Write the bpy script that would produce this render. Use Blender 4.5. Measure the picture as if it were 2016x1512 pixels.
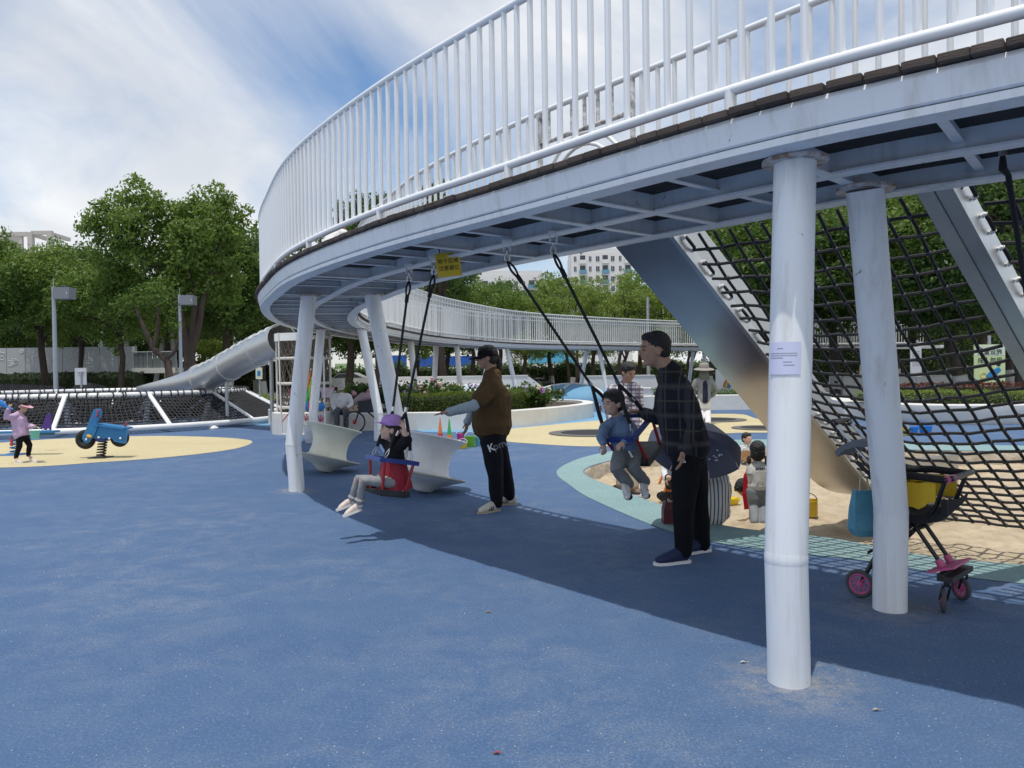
import bpy, bmesh, math, random
from math import sin, cos, pi, sqrt, atan2, radians
from mathutils import Vector as V, Matrix, noise as mnoise
random.seed(7)
S = bpy.context.scene
COL = S.collection
for o in list(bpy.data.objects): bpy.data.objects.remove(o)

# ------------------------------------------------------------------ camera
F = 1514.0; CH = 1.4
PITCH = math.atan(25 / F); ROLL = 0.014
cf = V((0, cos(PITCH), -sin(PITCH))); cr0 = V((1, 0, 0)); cu0 = cr0.cross(cf)
cr = cr0 * cos(ROLL) - cu0 * sin(ROLL); cu = cu0 * cos(ROLL) + cr0 * sin(ROLL)
cam = bpy.data.cameras.new('camera'); cam.sensor_width = 36; cam.lens = 36 * F / 2016; cam.clip_end = 3000; cam.clip_start = .05
cam_o = bpy.data.objects.new('camera', cam); COL.objects.link(cam_o)
M = Matrix((cr, cu, -cf)).transposed().to_4x4(); M.translation = (0, 0, CH); cam_o.matrix_world = M
S.camera = cam_o

# ------------------------------------------------------------------ world, sun, exposure
SKYROT, SKYLOC, SKYLOC2 = 12, (4.05, .55, 0), (8.7, 1.0, 0)
SUN_EL, SUN_AZ = radians(79), radians(205)          # azimuth measured clockwise from +Y
w = bpy.data.worlds.new('World'); S.world = w; w.use_nodes = True
nt = w.node_tree; nt.nodes.clear()
def wn(t, **k):
    n = nt.nodes.new(t)
    for a, b in k.items(): setattr(n, a, b)
    return n
sky = wn('ShaderNodeTexSky', sky_type='NISHITA', sun_disc=False, sun_elevation=SUN_EL, sun_rotation=SUN_AZ, air_density=1.0, dust_density=0.6, ozone_density=2.2)
tc = wn('ShaderNodeTexCoord')
sep = wn('ShaderNodeSeparateXYZ'); nt.links.new(tc.outputs['Generated'], sep.inputs[0])
# project the view direction on a cloud sheet overhead
zc = wn('ShaderNodeMath', operation='MAXIMUM'); zc.inputs[1].default_value = .03; nt.links.new(sep.outputs['Z'], zc.inputs[0])
za = wn('ShaderNodeMath', operation='ADD'); za.inputs[1].default_value = .12; nt.links.new(zc.outputs[0], za.inputs[0])
dx = wn('ShaderNodeMath', operation='DIVIDE'); nt.links.new(sep.outputs['X'], dx.inputs[0]); nt.links.new(za.outputs[0], dx.inputs[1])
dy = wn('ShaderNodeMath', operation='DIVIDE'); nt.links.new(sep.outputs['Y'], dy.inputs[0]); nt.links.new(za.outputs[0], dy.inputs[1])
cmb = wn('ShaderNodeCombineXYZ'); nt.links.new(dx.outputs[0], cmb.inputs[0]); nt.links.new(dy.outputs[0], cmb.inputs[1])
mp = wn('ShaderNodeMapping'); mp.inputs['Rotation'].default_value = (0, 0, radians(SKYROT)); mp.inputs['Scale'].default_value = (1.15, .55, 1); mp.inputs['Location'].default_value = SKYLOC
nt.links.new(cmb.outputs[0], mp.inputs[0])
n1 = wn('ShaderNodeTexNoise'); n1.inputs['Scale'].default_value = .9; n1.inputs['Detail'].default_value = 9; n1.inputs['Roughness'].default_value = .57; n1.inputs['Distortion'].default_value = .7
nt.links.new(mp.outputs[0], n1.inputs[0])
mp2 = wn('ShaderNodeMapping'); mp2.inputs['Location'].default_value = SKYLOC2; nt.links.new(cmb.outputs[0], mp2.inputs[0])
n2 = wn('ShaderNodeTexNoise'); n2.inputs['Scale'].default_value = .32; n2.inputs['Detail'].default_value = 2
nt.links.new(mp2.outputs[0], n2.inputs[0])
ad = wn('ShaderNodeMath', operation='MULTIPLY_ADD'); ad.inputs[1].default_value = 1.25; nt.links.new(n2.outputs[0], ad.inputs[0]); nt.links.new(n1.outputs[0], ad.inputs[2])
rmp = wn('ShaderNodeMapRange'); rmp.inputs['From Min'].default_value = .92; rmp.inputs['From Max'].default_value = 1.23; rmp.inputs['To Min'].default_value = .02; rmp.inputs['To Max'].default_value = .96
nt.links.new(ad.outputs[0], rmp.inputs[0])
# thicker veil towards the horizon
vl = wn('ShaderNodeMapRange'); vl.inputs['From Min'].default_value = .0; vl.inputs['From Max'].default_value = .3; vl.inputs['To Min'].default_value = .5; vl.inputs['To Max'].default_value = 0
nt.links.new(sep.outputs['Z'], vl.inputs[0])
mx = wn('ShaderNodeMath', operation='MAXIMUM'); nt.links.new(rmp.outputs[0], mx.inputs[0]); nt.links.new(vl.outputs[0], mx.inputs[1])
hsv = wn('ShaderNodeHueSaturation'); hsv.inputs['Saturation'].default_value = 1.15; hsv.inputs['Value'].default_value = 1.0; nt.links.new(sky.outputs[0], hsv.inputs['Color'])
mixc = wn('ShaderNodeMix', data_type='RGBA'); mixc.inputs[7].default_value = (6.5, 6.65, 6.8, 1)
n3 = wn('ShaderNodeTexNoise'); n3.inputs['Scale'].default_value = 1.1; n3.inputs['Detail'].default_value = 7; n3.inputs['Distortion'].default_value = .5; nt.links.new(mp.outputs[0], n3.inputs[0])
r3 = wn('ShaderNodeMapRange'); r3.inputs['From Min'].default_value = .38; r3.inputs['From Max'].default_value = .62; nt.links.new(n3.outputs[0], r3.inputs[0])
cmix = wn('ShaderNodeMix', data_type='RGBA'); cmix.inputs[6].default_value = (5.1, 5.35, 5.75, 1); cmix.inputs[7].default_value = (6.7, 6.8, 6.9, 1); nt.links.new(r3.outputs[0], cmix.inputs[0]); nt.links.new(cmix.outputs[2], mixc.inputs[7])
nt.links.new(mx.outputs[0], mixc.inputs[0]); nt.links.new(hsv.outputs[0], mixc.inputs[6])
bg = wn('ShaderNodeBackground'); bg.inputs['Strength'].default_value = .125; nt.links.new(mixc.outputs[2], bg.inputs[0])
wo = wn('ShaderNodeOutputWorld'); nt.links.new(bg.outputs[0], wo.inputs[0])
sl = bpy.data.lights.new('sun', 'SUN'); sl.energy = 2.7; sl.angle = radians(.6); sl.color = (1, .96, .89)
so = bpy.data.objects.new('sun', sl); COL.objects.link(so)
sd = V((sin(SUN_AZ) * cos(SUN_EL), cos(SUN_AZ) * cos(SUN_EL), sin(SUN_EL)))
so.rotation_euler = sd.to_track_quat('Z', 'Y').to_euler(); so.location = sd * 60
vs = S.view_settings; vs.view_transform = 'Standard'; vs.look = 'None'; vs.exposure = 0.2; vs.gamma = 1; vs.use_curve_mapping = False

# ------------------------------------------------------------------ helpers
def ray(u, v): return cf + cr * ((u - 1008) / F) + cu * ((756 - v) / F)
def W(u, v, Y):                     # the place seen at photo position (u, v) that stands Y metres away
    d = ray(u, v); return V((0, 0, CH)) + d * (Y / d.y)
def G(u, v, z=0.0):                 # the place seen at (u, v) that lies at height z
    d = ray(u, v); return V((0, 0, CH)) + d * ((z - CH) / d.z)
def frame(dirv, side=None):
    d = V(dirv).normalized()
    s = V(side) if side is not None else (V((0, 0, 1)) if abs(d.z) < .9 else V((1, 0, 0)))
    b = d.cross(s)
    if b.length < 1e-5: b = d.cross(V((0, 1, 0)))
    b.normalize(); s = b.cross(d).normalized()
    return d, s, b
class MB:
    def __init__(s): s.v = []; s.f = []; s.m = []; s.cm = 0
    def mat(s, i): s.cm = i; return s
    def add(s, vs, fs):
        n = len(s.v); s.v += [V(p) for p in vs]
        for f in fs: s.f.append([i + n for i in f]); s.m.append(s.cm)
        return s
    def box(s, c, size, R=None):
        x, y, z = [k / 2 for k in size]; c = V(c)
        P = [V((a, b, d)) for d in (-z, z) for b in (-y, y) for a in (-x, x)]
        if R is not None: P = [R @ p for p in P]
        return s.add([c + p for p in P], [(0, 2, 3, 1), (4, 5, 7, 6), (0, 1, 5, 4), (2, 6, 7, 3), (0, 4, 6, 2), (1, 3, 7, 5)])
    def bar(s, a, b, w, h, up=(0, 0, 1)):     # box from a to b, w across, h along up
        a, b = V(a), V(b); d, t, n = frame(b - a, up); R = Matrix((d, n, t)).transposed()
        return s.box((a + b) / 2, ((b - a).length, w, h), R)
    def ring_loft(s, rings, closed=True, cap=True):
        n = len(rings[0]); vs = [p for r in rings for p in r]; fs = []
        for i in range(len(rings) - 1):
            for j in range(n if closed else n - 1):
                k = (j + 1) % n; fs.append((i * n + j, i * n + k, (i + 1) * n + k, (i + 1) * n + j))
        if cap and closed:
            fs.append(tuple(range(n - 1, -1, -1))); e = (len(rings) - 1) * n; fs.append(tuple(range(e, e + n)))
        return s.add(vs, fs)
    def tube(s, pts, r, seg=8, cap=True, closed=False):
        pts = [V(p) for p in pts]; n = len(pts); rings = []; prev = None
        for i, p in enumerate(pts):
            if closed: t = pts[(i + 1) % n] - pts[i - 1]
            else: t = pts[min(i + 1, n - 1)] - pts[max(i - 1, 0)]
            d, sd_, b = frame(t, prev); prev = sd_
            rr = r[i] if isinstance(r, (list, tuple)) else r
            rings.append([p + (sd_ * cos(2 * pi * k / seg) + b * sin(2 * pi * k / seg)) * rr for k in range(seg)])
        if closed: rings.append(rings[0]); cap = False
        return s.ring_loft(rings, True, cap)
    def limb(s, pts, rad, side=None, seg=14):   # elliptic loft with rounded ends; rad items r or (r_side, r_front)
        pts = [V(p) for p in pts]; n = len(pts); rings = []
        ee = [(r, r) if not isinstance(r, (tuple, list)) else r for r in rad]
        prev = V(side) if side is not None else None
        T = []
        for i in range(n):
            t = pts[min(i + 1, n - 1)] - pts[max(i - 1, 0)]; T.append(t.normalized())
        def ring(c, t, a, b):
            nonlocal prev
            d, s1, s2 = frame(t, prev if prev is not None else None)
            if side is None: prev = s1
            return [c + s1 * (a * cos(2 * pi * k / seg)) + s2 * (b * sin(2 * pi * k / seg)) for k in range(seg)]
        for q in (.95, .8, .5): 
            a, b = ee[0]; m = min(a, b); rings.append(ring(pts[0] - T[0] * m * q * .8, T[0], a * sqrt(1 - q * q), b * sqrt(1 - q * q)))
        for i in range(n): rings.append(ring(pts[i], T[i], *ee[i]))
        for q in (.5, .8, .95):
            a, b = ee[-1]; m = min(a, b); rings.append(ring(pts[-1] + T[-1] * m * q * .8, T[-1], a * sqrt(1 - q * q), b * sqrt(1 - q * q)))
        return s.ring_loft(rings)
    def lathe(s, prof, seg=24, c=(0, 0, 0), R=None, cap=False):   # prof: (r, z)
        c = V(c); rings = []
        for r, z in prof:
            ps = [V((r * cos(2 * pi * k / seg), r * sin(2 * pi * k / seg), z)) for k in range(seg)]
            rings.append([c + (R @ p if R is not None else p) for p in ps])
        return s.ring_loft(rings, True, cap)
    def ball(s, c, r, seg=14, rings=9, R=None):
        c = V(c); r = (r, r, r) if not isinstance(r, (tuple, list)) else r
        vs = []; fs = []
        for i in range(1, rings):
            a = pi * i / rings
            for k in range(seg):
                b = 2 * pi * k / seg; p = V((r[0] * sin(a) * cos(b), r[1] * sin(a) * sin(b), r[2] * cos(a))); vs.append(c + (R @ p if R is not None else p))
        top = V((0, 0, r[2])); vs.append(c + (R @ top if R is not None else top)); vs.append(c - (R @ top if R is not None else top))
        nt_ = len(vs)
        for i in range(rings - 2):
            for k in range(seg):
                j = (k + 1) % seg; fs.append((i * seg + k, (i + 1) * seg + k, (i + 1) * seg + j, i * seg + j))
        for k in range(seg):
            j = (k + 1) % seg; fs.append((nt_ - 2, k, j)); e = (rings - 2) * seg; fs.append((nt_ - 1, e + j, e + k))
        return s.add(vs, fs)
    def prism(s, poly, z0, z1):
        n = len(poly); b = [V((p[0], p[1], z0)) for p in poly]; t = [V((p[0], p[1], z1)) for p in poly]
        return s.add(b + t, [tuple(range(n - 1, -1, -1)), tuple(range(n, 2 * n))] + [(i, (i + 1) % n, n + (i + 1) % n, n + i) for i in range(n)])
    def quad(s, a, b, c, d): return s.add([a, b, c, d], [(0, 1, 2, 3)])
    def mesh(s, name, off=V((0, 0, 0))):
        me = bpy.data.meshes.new(name); me.from_pydata([tuple(p - off) for p in s.v], [], s.f); me.validate(); me.update(); return me
    def build(s, name, mat, parent=None, world=True, smooth=False, fix=True):
        off = wloc(parent) if (parent is not None and world) else V((0, 0, 0))
        me = s.mesh(name, off)
        mats = mat if isinstance(mat, (list, tuple)) else [mat]
        for m in mats: me.materials.append(m)
        if len(mats) > 1: me.polygons.foreach_set('material_index', s.m[:len(me.polygons)])
        if fix:
            bm = bmesh.new(); bm.from_mesh(me); bmesh.ops.recalc_face_normals(bm, faces=bm.faces); bm.to_mesh(me); bm.free()
        if smooth: smooth_mesh(me, smooth if smooth is not True else 40)
        return link(name, me, parent)
def smooth_mesh(me, ang=40):
    me.polygons.foreach_set('use_smooth', [True] * len(me.polygons))
    if ang < 180:
        try: me.set_sharp_from_angle(angle=radians(ang))
        except Exception: pass
def wloc(o):
    p = V((0, 0, 0))
    while o is not None: p += o.location; o = o.parent
    return p
def link(name, data, parent=None, loc=None, rot=None, sc=None):
    o = bpy.data.objects.new(name, data); COL.objects.link(o)
    if parent is not None: o.parent = parent
    if loc is not None: o.location = loc
    if rot is not None: o.rotation_euler = rot
    if sc is not None: o.scale = (sc, sc, sc) if isinstance(sc, (int, float)) else sc
    return o
def tag(o, label, cat, group=None):
    o['label'] = label; o['category'] = cat
    if group: o['group'] = group
    return o
def thing(name, label, cat, loc=(0, 0, 0), rotz=0, group=None):
    o = link(name, None, None, loc, (0, 0, rotz)); o.empty_display_size = .1
    return tag(o, label, cat, group)
def struct(o): o['kind'] = 'structure'; return o
def stuff(o): o['kind'] = 'stuff'; return o
def copy_tree(o, parent=None):
    c = o.copy(); COL.objects.link(c); c.parent = parent
    for ch in list(o.children): copy_tree(ch, c)
    return c
def catmull(P, n, closed=False):
    P = [V(p) for p in P]; out = []; m = len(P)
    rng = range(m) if closed else range(m - 1)
    for i in rng:
        if closed: a, b, c, d = P[i - 1], P[i], P[(i + 1) % m], P[(i + 2) % m]
        else: a, b, c, d = P[max(i - 1, 0)], P[i], P[i + 1], P[min(i + 2, m - 1)]
        for k in range(n):
            t = k / n
            out.append(.5 * ((2 * b) + (c - a) * t + (2 * a - 5 * b + 4 * c - d) * t * t + (3 * b - a - 3 * c + d) * t ** 3))
    if not closed: out.append(P[-1])
    return out
def resample(P, step):
    out = [P[0].copy()]; acc = 0
    for i in range(1, len(P)):
        a = P[i - 1]; seg = (P[i] - a).length; t0 = 0
        while acc + (seg - t0) >= step:
            t0 += step - acc; acc = 0; out.append(a.lerp(P[i], t0 / seg))
        acc += seg - t0
    return out

# ------------------------------------------------------------------ materials
MATS = {}
def mat(name, col=(.5, .5, .5), rough=.6, metal=0, var=0, vscale=6, col2=None, bump=0, bscale=40, rnd=0, spec=.5, trans=0, coat=0, detail=5, coord='Object', stretch=None, sss=0):
    """base colour; var mixes a noise-driven second colour; rnd varies value from object to object"""
    if name in MATS: return MATS[name]
    m = bpy.data.materials.new(name); m.use_nodes = True; t = m.node_tree; b = t.nodes['Principled BSDF']
    b.inputs['Roughness'].default_value = rough; b.inputs['Metallic'].default_value = metal
    b.inputs['Base Color'].default_value = (*col, 1); b.inputs['Specular IOR Level'].default_value = spec
    b.inputs['Coat Weight'].default_value = coat; b.inputs['Transmission Weight'].default_value = trans
    L = t.links.new; out = None
    tcn = t.nodes.new('ShaderNodeTexCoord'); src = tcn.outputs[coord]
    if stretch:
        mpn = t.nodes.new('ShaderNodeMapping'); mpn.inputs['Scale'].default_value = stretch; L(src, mpn.inputs[0]); src = mpn.outputs[0]
    if var or col2:
        n = t.nodes.new('ShaderNodeTexNoise'); n.inputs['Scale'].default_value = vscale; n.inputs['Detail'].default_value = detail; n.inputs['Roughness'].default_value = .62; L(src, n.inputs[0])
        r = t.nodes.new('ShaderNodeMapRange'); r.inputs['From Min'].default_value = .38; r.inputs['From Max'].default_value = .68; r.inputs['To Max'].default_value = var or 1; L(n.outputs[0], r.inputs[0])
        mxn = t.nodes.new('ShaderNodeMix'); mxn.data_type = 'RGBA'; mxn.inputs[6].default_value = (*col, 1)
        c2 = col2 or tuple(c * .55 for c in col); mxn.inputs[7].default_value = (*c2, 1); L(r.outputs[0], mxn.inputs[0]); out = mxn.outputs[2]
    if rnd:
        oi = t.nodes.new('ShaderNodeObjectInfo'); rr = t.nodes.new('ShaderNodeMapRange'); rr.inputs['To Min'].default_value = 1 - rnd; rr.inputs['To Max'].default_value = 1 + rnd; L(oi.outputs['Random'], rr.inputs[0])
        h = t.nodes.new('ShaderNodeHueSaturation'); h.inputs['Color'].default_value = (*col, 1); L(rr.outputs[0], h.inputs['Value'])
        if out is not None: L(out, h.inputs['Color'])
        out = h.outputs[0]
    if out is not None: L(out, b.inputs['Base Color'])
    if bump:
        n = t.nodes.new('ShaderNodeTexNoise'); n.inputs['Scale'].default_value = bscale; n.inputs['Detail'].default_value = 4; L(src, n.inputs[0])
        bp = t.nodes.new('ShaderNodeBump'); bp.inputs['Strength'].default_value = bump; bp.inputs['Distance'].default_value = .02; L(n.outputs[0], bp.inputs['Height']); L(bp.outputs[0], b.inputs['Normal'])
    if sss: b.inputs['Subsurface Weight'].default_value = sss; b.inputs['Subsurface Radius'].default_value = (.01, .004, .002)
    MATS[name] = m; return m
def leafmat(name, c1, c2, rough=.5, tr=.42):
    if name in MATS: return MATS[name]
    m = bpy.data.materials.new(name); m.use_nodes = True; t = m.node_tree; L = t.links.new; t.nodes.clear()
    o = t.nodes.new('ShaderNodeOutputMaterial'); g = t.nodes.new('ShaderNodeNewGeometry')
    cr_ = t.nodes.new('ShaderNodeMix'); cr_.data_type = 'RGBA'; cr_.inputs[6].default_value = (*c1, 1); cr_.inputs[7].default_value = (*c2, 1); L(g.outputs['Random Per Island'], cr_.inputs[0])
    d = t.nodes.new('ShaderNodeBsdfPrincipled'); d.inputs['Roughness'].default_value = rough; d.inputs['Specular IOR Level'].default_value = .35; L(cr_.outputs[2], d.inputs['Base Color'])
    tl = t.nodes.new('ShaderNodeBsdfTranslucent'); h = t.nodes.new('ShaderNodeHueSaturation'); h.inputs['Value'].default_value = 1.5; h.inputs['Hue'].default_value = .48; L(cr_.outputs[2], h.inputs['Color']); L(h.outputs[0], tl.inputs[0])
    ms = t.nodes.new('ShaderNodeMixShader'); ms.inputs[0].default_value = tr; L(d.outputs[0], ms.inputs[1]); L(tl.outputs[0], ms.inputs[2]); L(ms.outputs[0], o.inputs[0])
    MATS[name] = m; return m
def rubber(name, c1, c2, c3, grain=(.62, .60, .52), gamt=.5, dust=None):
    """poured rubber granules: patchy colour, pale sand caught between the grains"""
    m = bpy.data.materials.new(name); m.use_nodes = True; t = m.node_tree; L = t.links.new; b = t.nodes['Principled BSDF']
    tcn = t.nodes.new('ShaderNodeTexCoord'); src = tcn.outputs['Object']
    def nz(scale, det=5, ro=.6, dist=0, st=None):
        n = t.nodes.new('ShaderNodeTexNoise'); n.inputs['Scale'].default_value = scale; n.inputs['Detail'].default_value = det; n.inputs['Roughness'].default_value = ro; n.inputs['Distortion'].default_value = dist
        s_ = src
        if st:
            q = t.nodes.new('ShaderNodeMapping'); q.inputs['Scale'].default_value = st[:3]; q.inputs['Rotation'].default_value = (0, 0, st[3]); L(src, q.inputs[0]); s_ = q.outputs[0]
        L(s_, n.inputs[0]); return n.outputs[0]
    def rng(x, a, c, lo=0, hi=1):
        r = t.nodes.new('ShaderNodeMapRange'); r.inputs['From Min'].default_value = a; r.inputs['From Max'].default_value = c; r.inputs['To Min'].default_value = lo; r.inputs['To Max'].default_value = hi; L(x, r.inputs[0]); return r.outputs[0]
    def mix(f, a, c):
        x = t.nodes.new('ShaderNodeMix'); x.data_type = 'RGBA'; L(f, x.inputs[0])
        for i, q in ((6, a), (7, c)):
            if isinstance(q, tuple): x.inputs[i].default_value = (*q, 1)
            else: L(q, x.inputs[i])
        return x.outputs[2]
    def mul(a, c):
        x = t.nodes.new('ShaderNodeMath'); x.operation = 'MULTIPLY'; L(a, x.inputs[0])
        if isinstance(c, (int, float)): x.inputs[1].default_value = c
        else: L(c, x.inputs[1])
        return x.outputs[0]
    a = mix(rng(nz(.9, 6, .72, .5, (1, 1, 1, .6)), .34, .68), c1, c2)
    a = mix(rng(nz(.55, 4, .6, .4, (.5, 1.6, 1, -.6)), .52, .72, 0, .75), a, c3)
    fine = nz(85, 5, .85); a = mix(rng(fine, .38, .62, 0, .62), a, tuple(q * .42 for q in c1))
    patch = mul(rng(nz(3.1, 8, .78, .5), .44, .70), rng(nz(.5, 4, .6), .36, .60))
    speck = rng(nz(90, 4, .8), .47, .60)
    a = mix(mul(mul(patch, speck), gamt), a, grain)
    a = mix(mul(rng(nz(75, 1, .5), .755, .77), .55), a, (.75, .74, .7))
    a = mix(mul(patch, .04), a, grain)
    a = mix(mul(rng(nz(70, 3, .8), .55, .66), .42), a, tuple(q * 2.0 + .05 for q in c1))
    if dust:
        for dp_, dr_ in dust:
            vm = t.nodes.new('ShaderNodeVectorMath'); vm.operation = 'DISTANCE'; vm.inputs[1].default_value = dp_; L(src, vm.inputs[0])
            a = mix(mul(mul(rng(vm.outputs['Value'], dr_, .08, 0, 1), rng(nz(7, 5, .85), .40, .66)), .62), a, (.42, .37, .28))
    L(a, b.inputs['Base Color']); b.inputs['Roughness'].default_value = .82; b.inputs['Specular IOR Level'].default_value = .35
    bp = t.nodes.new('ShaderNodeBump'); bp.inputs['Strength'].default_value = .55; bp.inputs['Distance'].default_value = .006; L(fine, bp.inputs['Height']); L(bp.outputs[0], b.inputs['Normal'])
    MATS[name] = m; return m

WHITE = mat('white_paint', (.80, .82, .84), .38, var=.35, vscale=1.6, col2=(.70, .71, .71), bump=.05, bscale=8)
def worn_white(name, dirt=.55, col=(.80, .815, .835), zs=1):
    """white steel paint with grey rain streaks and a few scuffs"""
    m = bpy.data.materials.new(name); m.use_nodes = True; t = m.node_tree; L = t.links.new; b = t.nodes['Principled BSDF']
    tcn = t.nodes.new('ShaderNodeTexCoord')
    mp_ = t.nodes.new('ShaderNodeMapping'); mp_.inputs['Scale'].default_value = (9, 9, .7 * zs); L(tcn.outputs['Object'], mp_.inputs[0])
    n = t.nodes.new('ShaderNodeTexNoise'); n.inputs['Scale'].default_value = 1.6; n.inputs['Detail'].default_value = 6; n.inputs['Roughness'].default_value = .65; L(mp_.outputs[0], n.inputs[0])
    r = t.nodes.new('ShaderNodeMapRange'); r.inputs['From Min'].default_value = .5; r.inputs['From Max'].default_value = .78; r.inputs['To Max'].default_value = dirt; L(n.outputs[0], r.inputs[0])
    x = t.nodes.new('ShaderNodeMix'); x.data_type = 'RGBA'; x.inputs[6].default_value = (*col, 1); x.inputs[7].default_value = (.47, .44, .38, 1); L(r.outputs[0], x.inputs[0])
    n2_ = t.nodes.new('ShaderNodeTexNoise'); n2_.inputs['Scale'].default_value = 11; n2_.inputs['Detail'].default_value = 5; n2_.inputs['Distortion'].default_value = 1.4; L(tcn.outputs['Object'], n2_.inputs[0])
    r2 = t.nodes.new('ShaderNodeMapRange'); r2.inputs['From Min'].default_value = .71; r2.inputs['From Max'].default_value = .74; r2.inputs['To Max'].default_value = .75; L(n2_.outputs[0], r2.inputs[0])
    y = t.nodes.new('ShaderNodeMix'); y.data_type = 'RGBA'; y.inputs[7].default_value = (.16, .15, .14, 1); L(x.outputs[2], y.inputs[6]); L(r2.outputs[0], y.inputs[0])
    L(y.outputs[2], b.inputs['Base Color']); b.inputs['Roughness'].default_value = .42
    MATS[name] = m; return m
STEELW = worn_white('bridge_paint', .5)
COLW = worn_white('column_paint', .62, (.82, .835, .85), .5)
WOOD = mat('deck_wood', (.055, .038, .03), .75, var=.8, vscale=9, col2=(.10, .075, .06), rnd=.35, bump=.3, bscale=30, stretch=(1, 8, 8))
BLACK = mat('black_rubber', (.013, .013, .015), .5)
ROPE = mat('black_rope', (.012, .012, .014), .62, bump=.5, bscale=260)
CHROME = mat('steel_link', (.62, .62, .63), .28, metal=1)
STEEL = mat('stainless', (.56, .55, .53), .30, metal=1, var=.5, vscale=2.2, col2=(.42, .41, .39), bump=.03, bscale=5)
CONC = mat('pale_concrete', (.70, .69, .66), .75, var=.6, vscale=2.4, col2=(.58, .57, .54), bump=.12, bscale=30)
GALV = mat('galvanised', (.45, .47, .49), .45, metal=.5, var=.4, vscale=4)
# ------------------------------------------------------------------ ground
BLUE = rubber('blue_rubber', (.076, .145, .280), (.086, .155, .284), (.060, .122, .260), gamt=.36, dust=[(G(1553, 1341), .42), (G(1752, 1199), .36), (G(584, 966), .35)])
TEAL = rubber('teal_rubber', (.24, .38, .385), (.29, .42, .42), (.20, .34, .355), gamt=.25)
YELL = rubber('yellow_rubber', (.60, .51, .29), (.66, .57, .35), (.55, .47, .27), gamt=.2)
LBLUE = rubber('light_blue_rubber', (.16, .38, .60), (.2, .42, .62), (.12, .34, .58), gamt=.2)
PAVE = mat('grey_paving', (.42, .41, .39), .8, var=.5, vscale=.6, col2=(.34, .33, .32), bump=.1, bscale=20)
SANDM = mat('sand', (.50, .41, .282), .95, var=.9, vscale=5.5, col2=(.34, .265, .175), bump=.9, bscale=22, detail=9)
SANDWALL = mat('sandpit_concrete', (.52, .46, .37), .9, var=.9, vscale=5, col2=(.34, .29, .22), bump=.9, bscale=14)

sand_pts = [G(1150, 930), G(1232, 968), G(1320, 1000), G(1430, 1035), G(1640, 1060), G(1800, 1090), G(2016, 1112), V((5.4, 4.6, 0)), V((8.6, 4.9, 0)), V((10.8, 7.6, 0)), V((10.6, 11, 0)),
            G(2016, 890), G(1800, 886), G(1600, 880), G(1450, 882), G(1300, 892), G(1200, 908)]
sand_loop = catmull(sand_pts, 8, True)
def offs(loop, d):
    n = len(loop); out = []
    for i in range(n):
        t = (loop[(i + 1) % n] - loop[i - 1]).normalized(); out.append(loop[i] + V((t.y, -t.x, 0)) * d)
    return out
def sheet(name, outer, z, m, hole=None, jag=0):
    bm = bmesh.new(); es = []
    for lp in ([outer] + ([hole] if hole else [])):
        vs_ = [bm.verts.new((p[0], p[1], z)) for p in lp]
        es += [bm.edges.new((vs_[i], vs_[(i + 1) % len(vs_)])) for i in range(len(vs_))]
    bmesh.ops.triangle_fill(bm, use_beauty=True, edges=es, normal=(0, 0, 1))
    for f in bm.faces:
        if f.normal.z < 0: f.normal_flip()
    me = bpy.data.meshes.new(name); bm.to_mesh(me); bm.free(); me.materials.append(m)
    return struct(link(name, me))
big = [V((1200 * cos(a * pi / 16), 1200 * sin(a * pi / 16), 0)) for a in range(32)]
hole_big = offs(sand_loop, -.02)
sheet('ground', big, -.012, PAVE, offs(sand_loop, .12))
rub = catmull([V(p + (0,)) for p in [(-46, -8), (-20, -14), (10, -14), (34, -8), (38, 12), (30, 27), (17, 31), (12, 40), (4, 46), (-3, 40), (-6, 27), (-12, 31), (-24, 36), (-44, 32)]], 6, True)
sheet('rubber_ground', rub, 0, BLUE, sand_loop)
# pale band round the sandpit: its outer edge swings wide at the left tip
teal_out = catmull([G(1098, 925), G(1125, 958), G(1180, 990), G(1330, 1050), G(1500, 1082), G(1700, 1104), G(2016, 1150), V((5.3, 4.05, 0)), V((9, 4.3, 0)), V((11.4, 7.4, 0)), V((11.3, 11.6, 0)),
            G(2016, 878), G(1800, 873), G(1600, 867), G(1450, 866), G(1300, 876), G(1170, 895)], 8, True)
sheet('sandpit_border', teal_out, .004, TEAL, offs(sand_loop, .012))
# yellow areas
sheet('yellow_patch_left', catmull([G(497, 870), G(470, 882), G(400, 893), G(300, 903), G(200, 910), G(0, 921), V((-12, 12.4, 0)), V((-15, 15, 0)), G(-60, 876), G(0, 872), G(100, 865), G(200, 861), G(300, 858.5), G(400, 860), G(470, 864)], 6, True), .004, YELL)
sheet('yellow_patch_right', catmull([G(985, 868), G(1100, 877), G(1180, 879), G(1250, 874), G(1320, 863), G(1440, 853), G(1520, 852), G(1640, 852), G(1690, 838), G(1600, 828), G(1500, 826), G(1462, 816), G(1400, 815), G(1300, 818), G(1200, 826), G(1010, 844), G(960, 856)], 6, True), .004, YELL)
sheet('light_blue_patch', catmull([G(1000, 846), G(1100, 840), G(1172, 834), G(1200, 822), G(1180, 812), G(1100, 812), G(900, 820), G(820, 846), G(900, 851)], 6, True), .0035, LBLUE)

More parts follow.
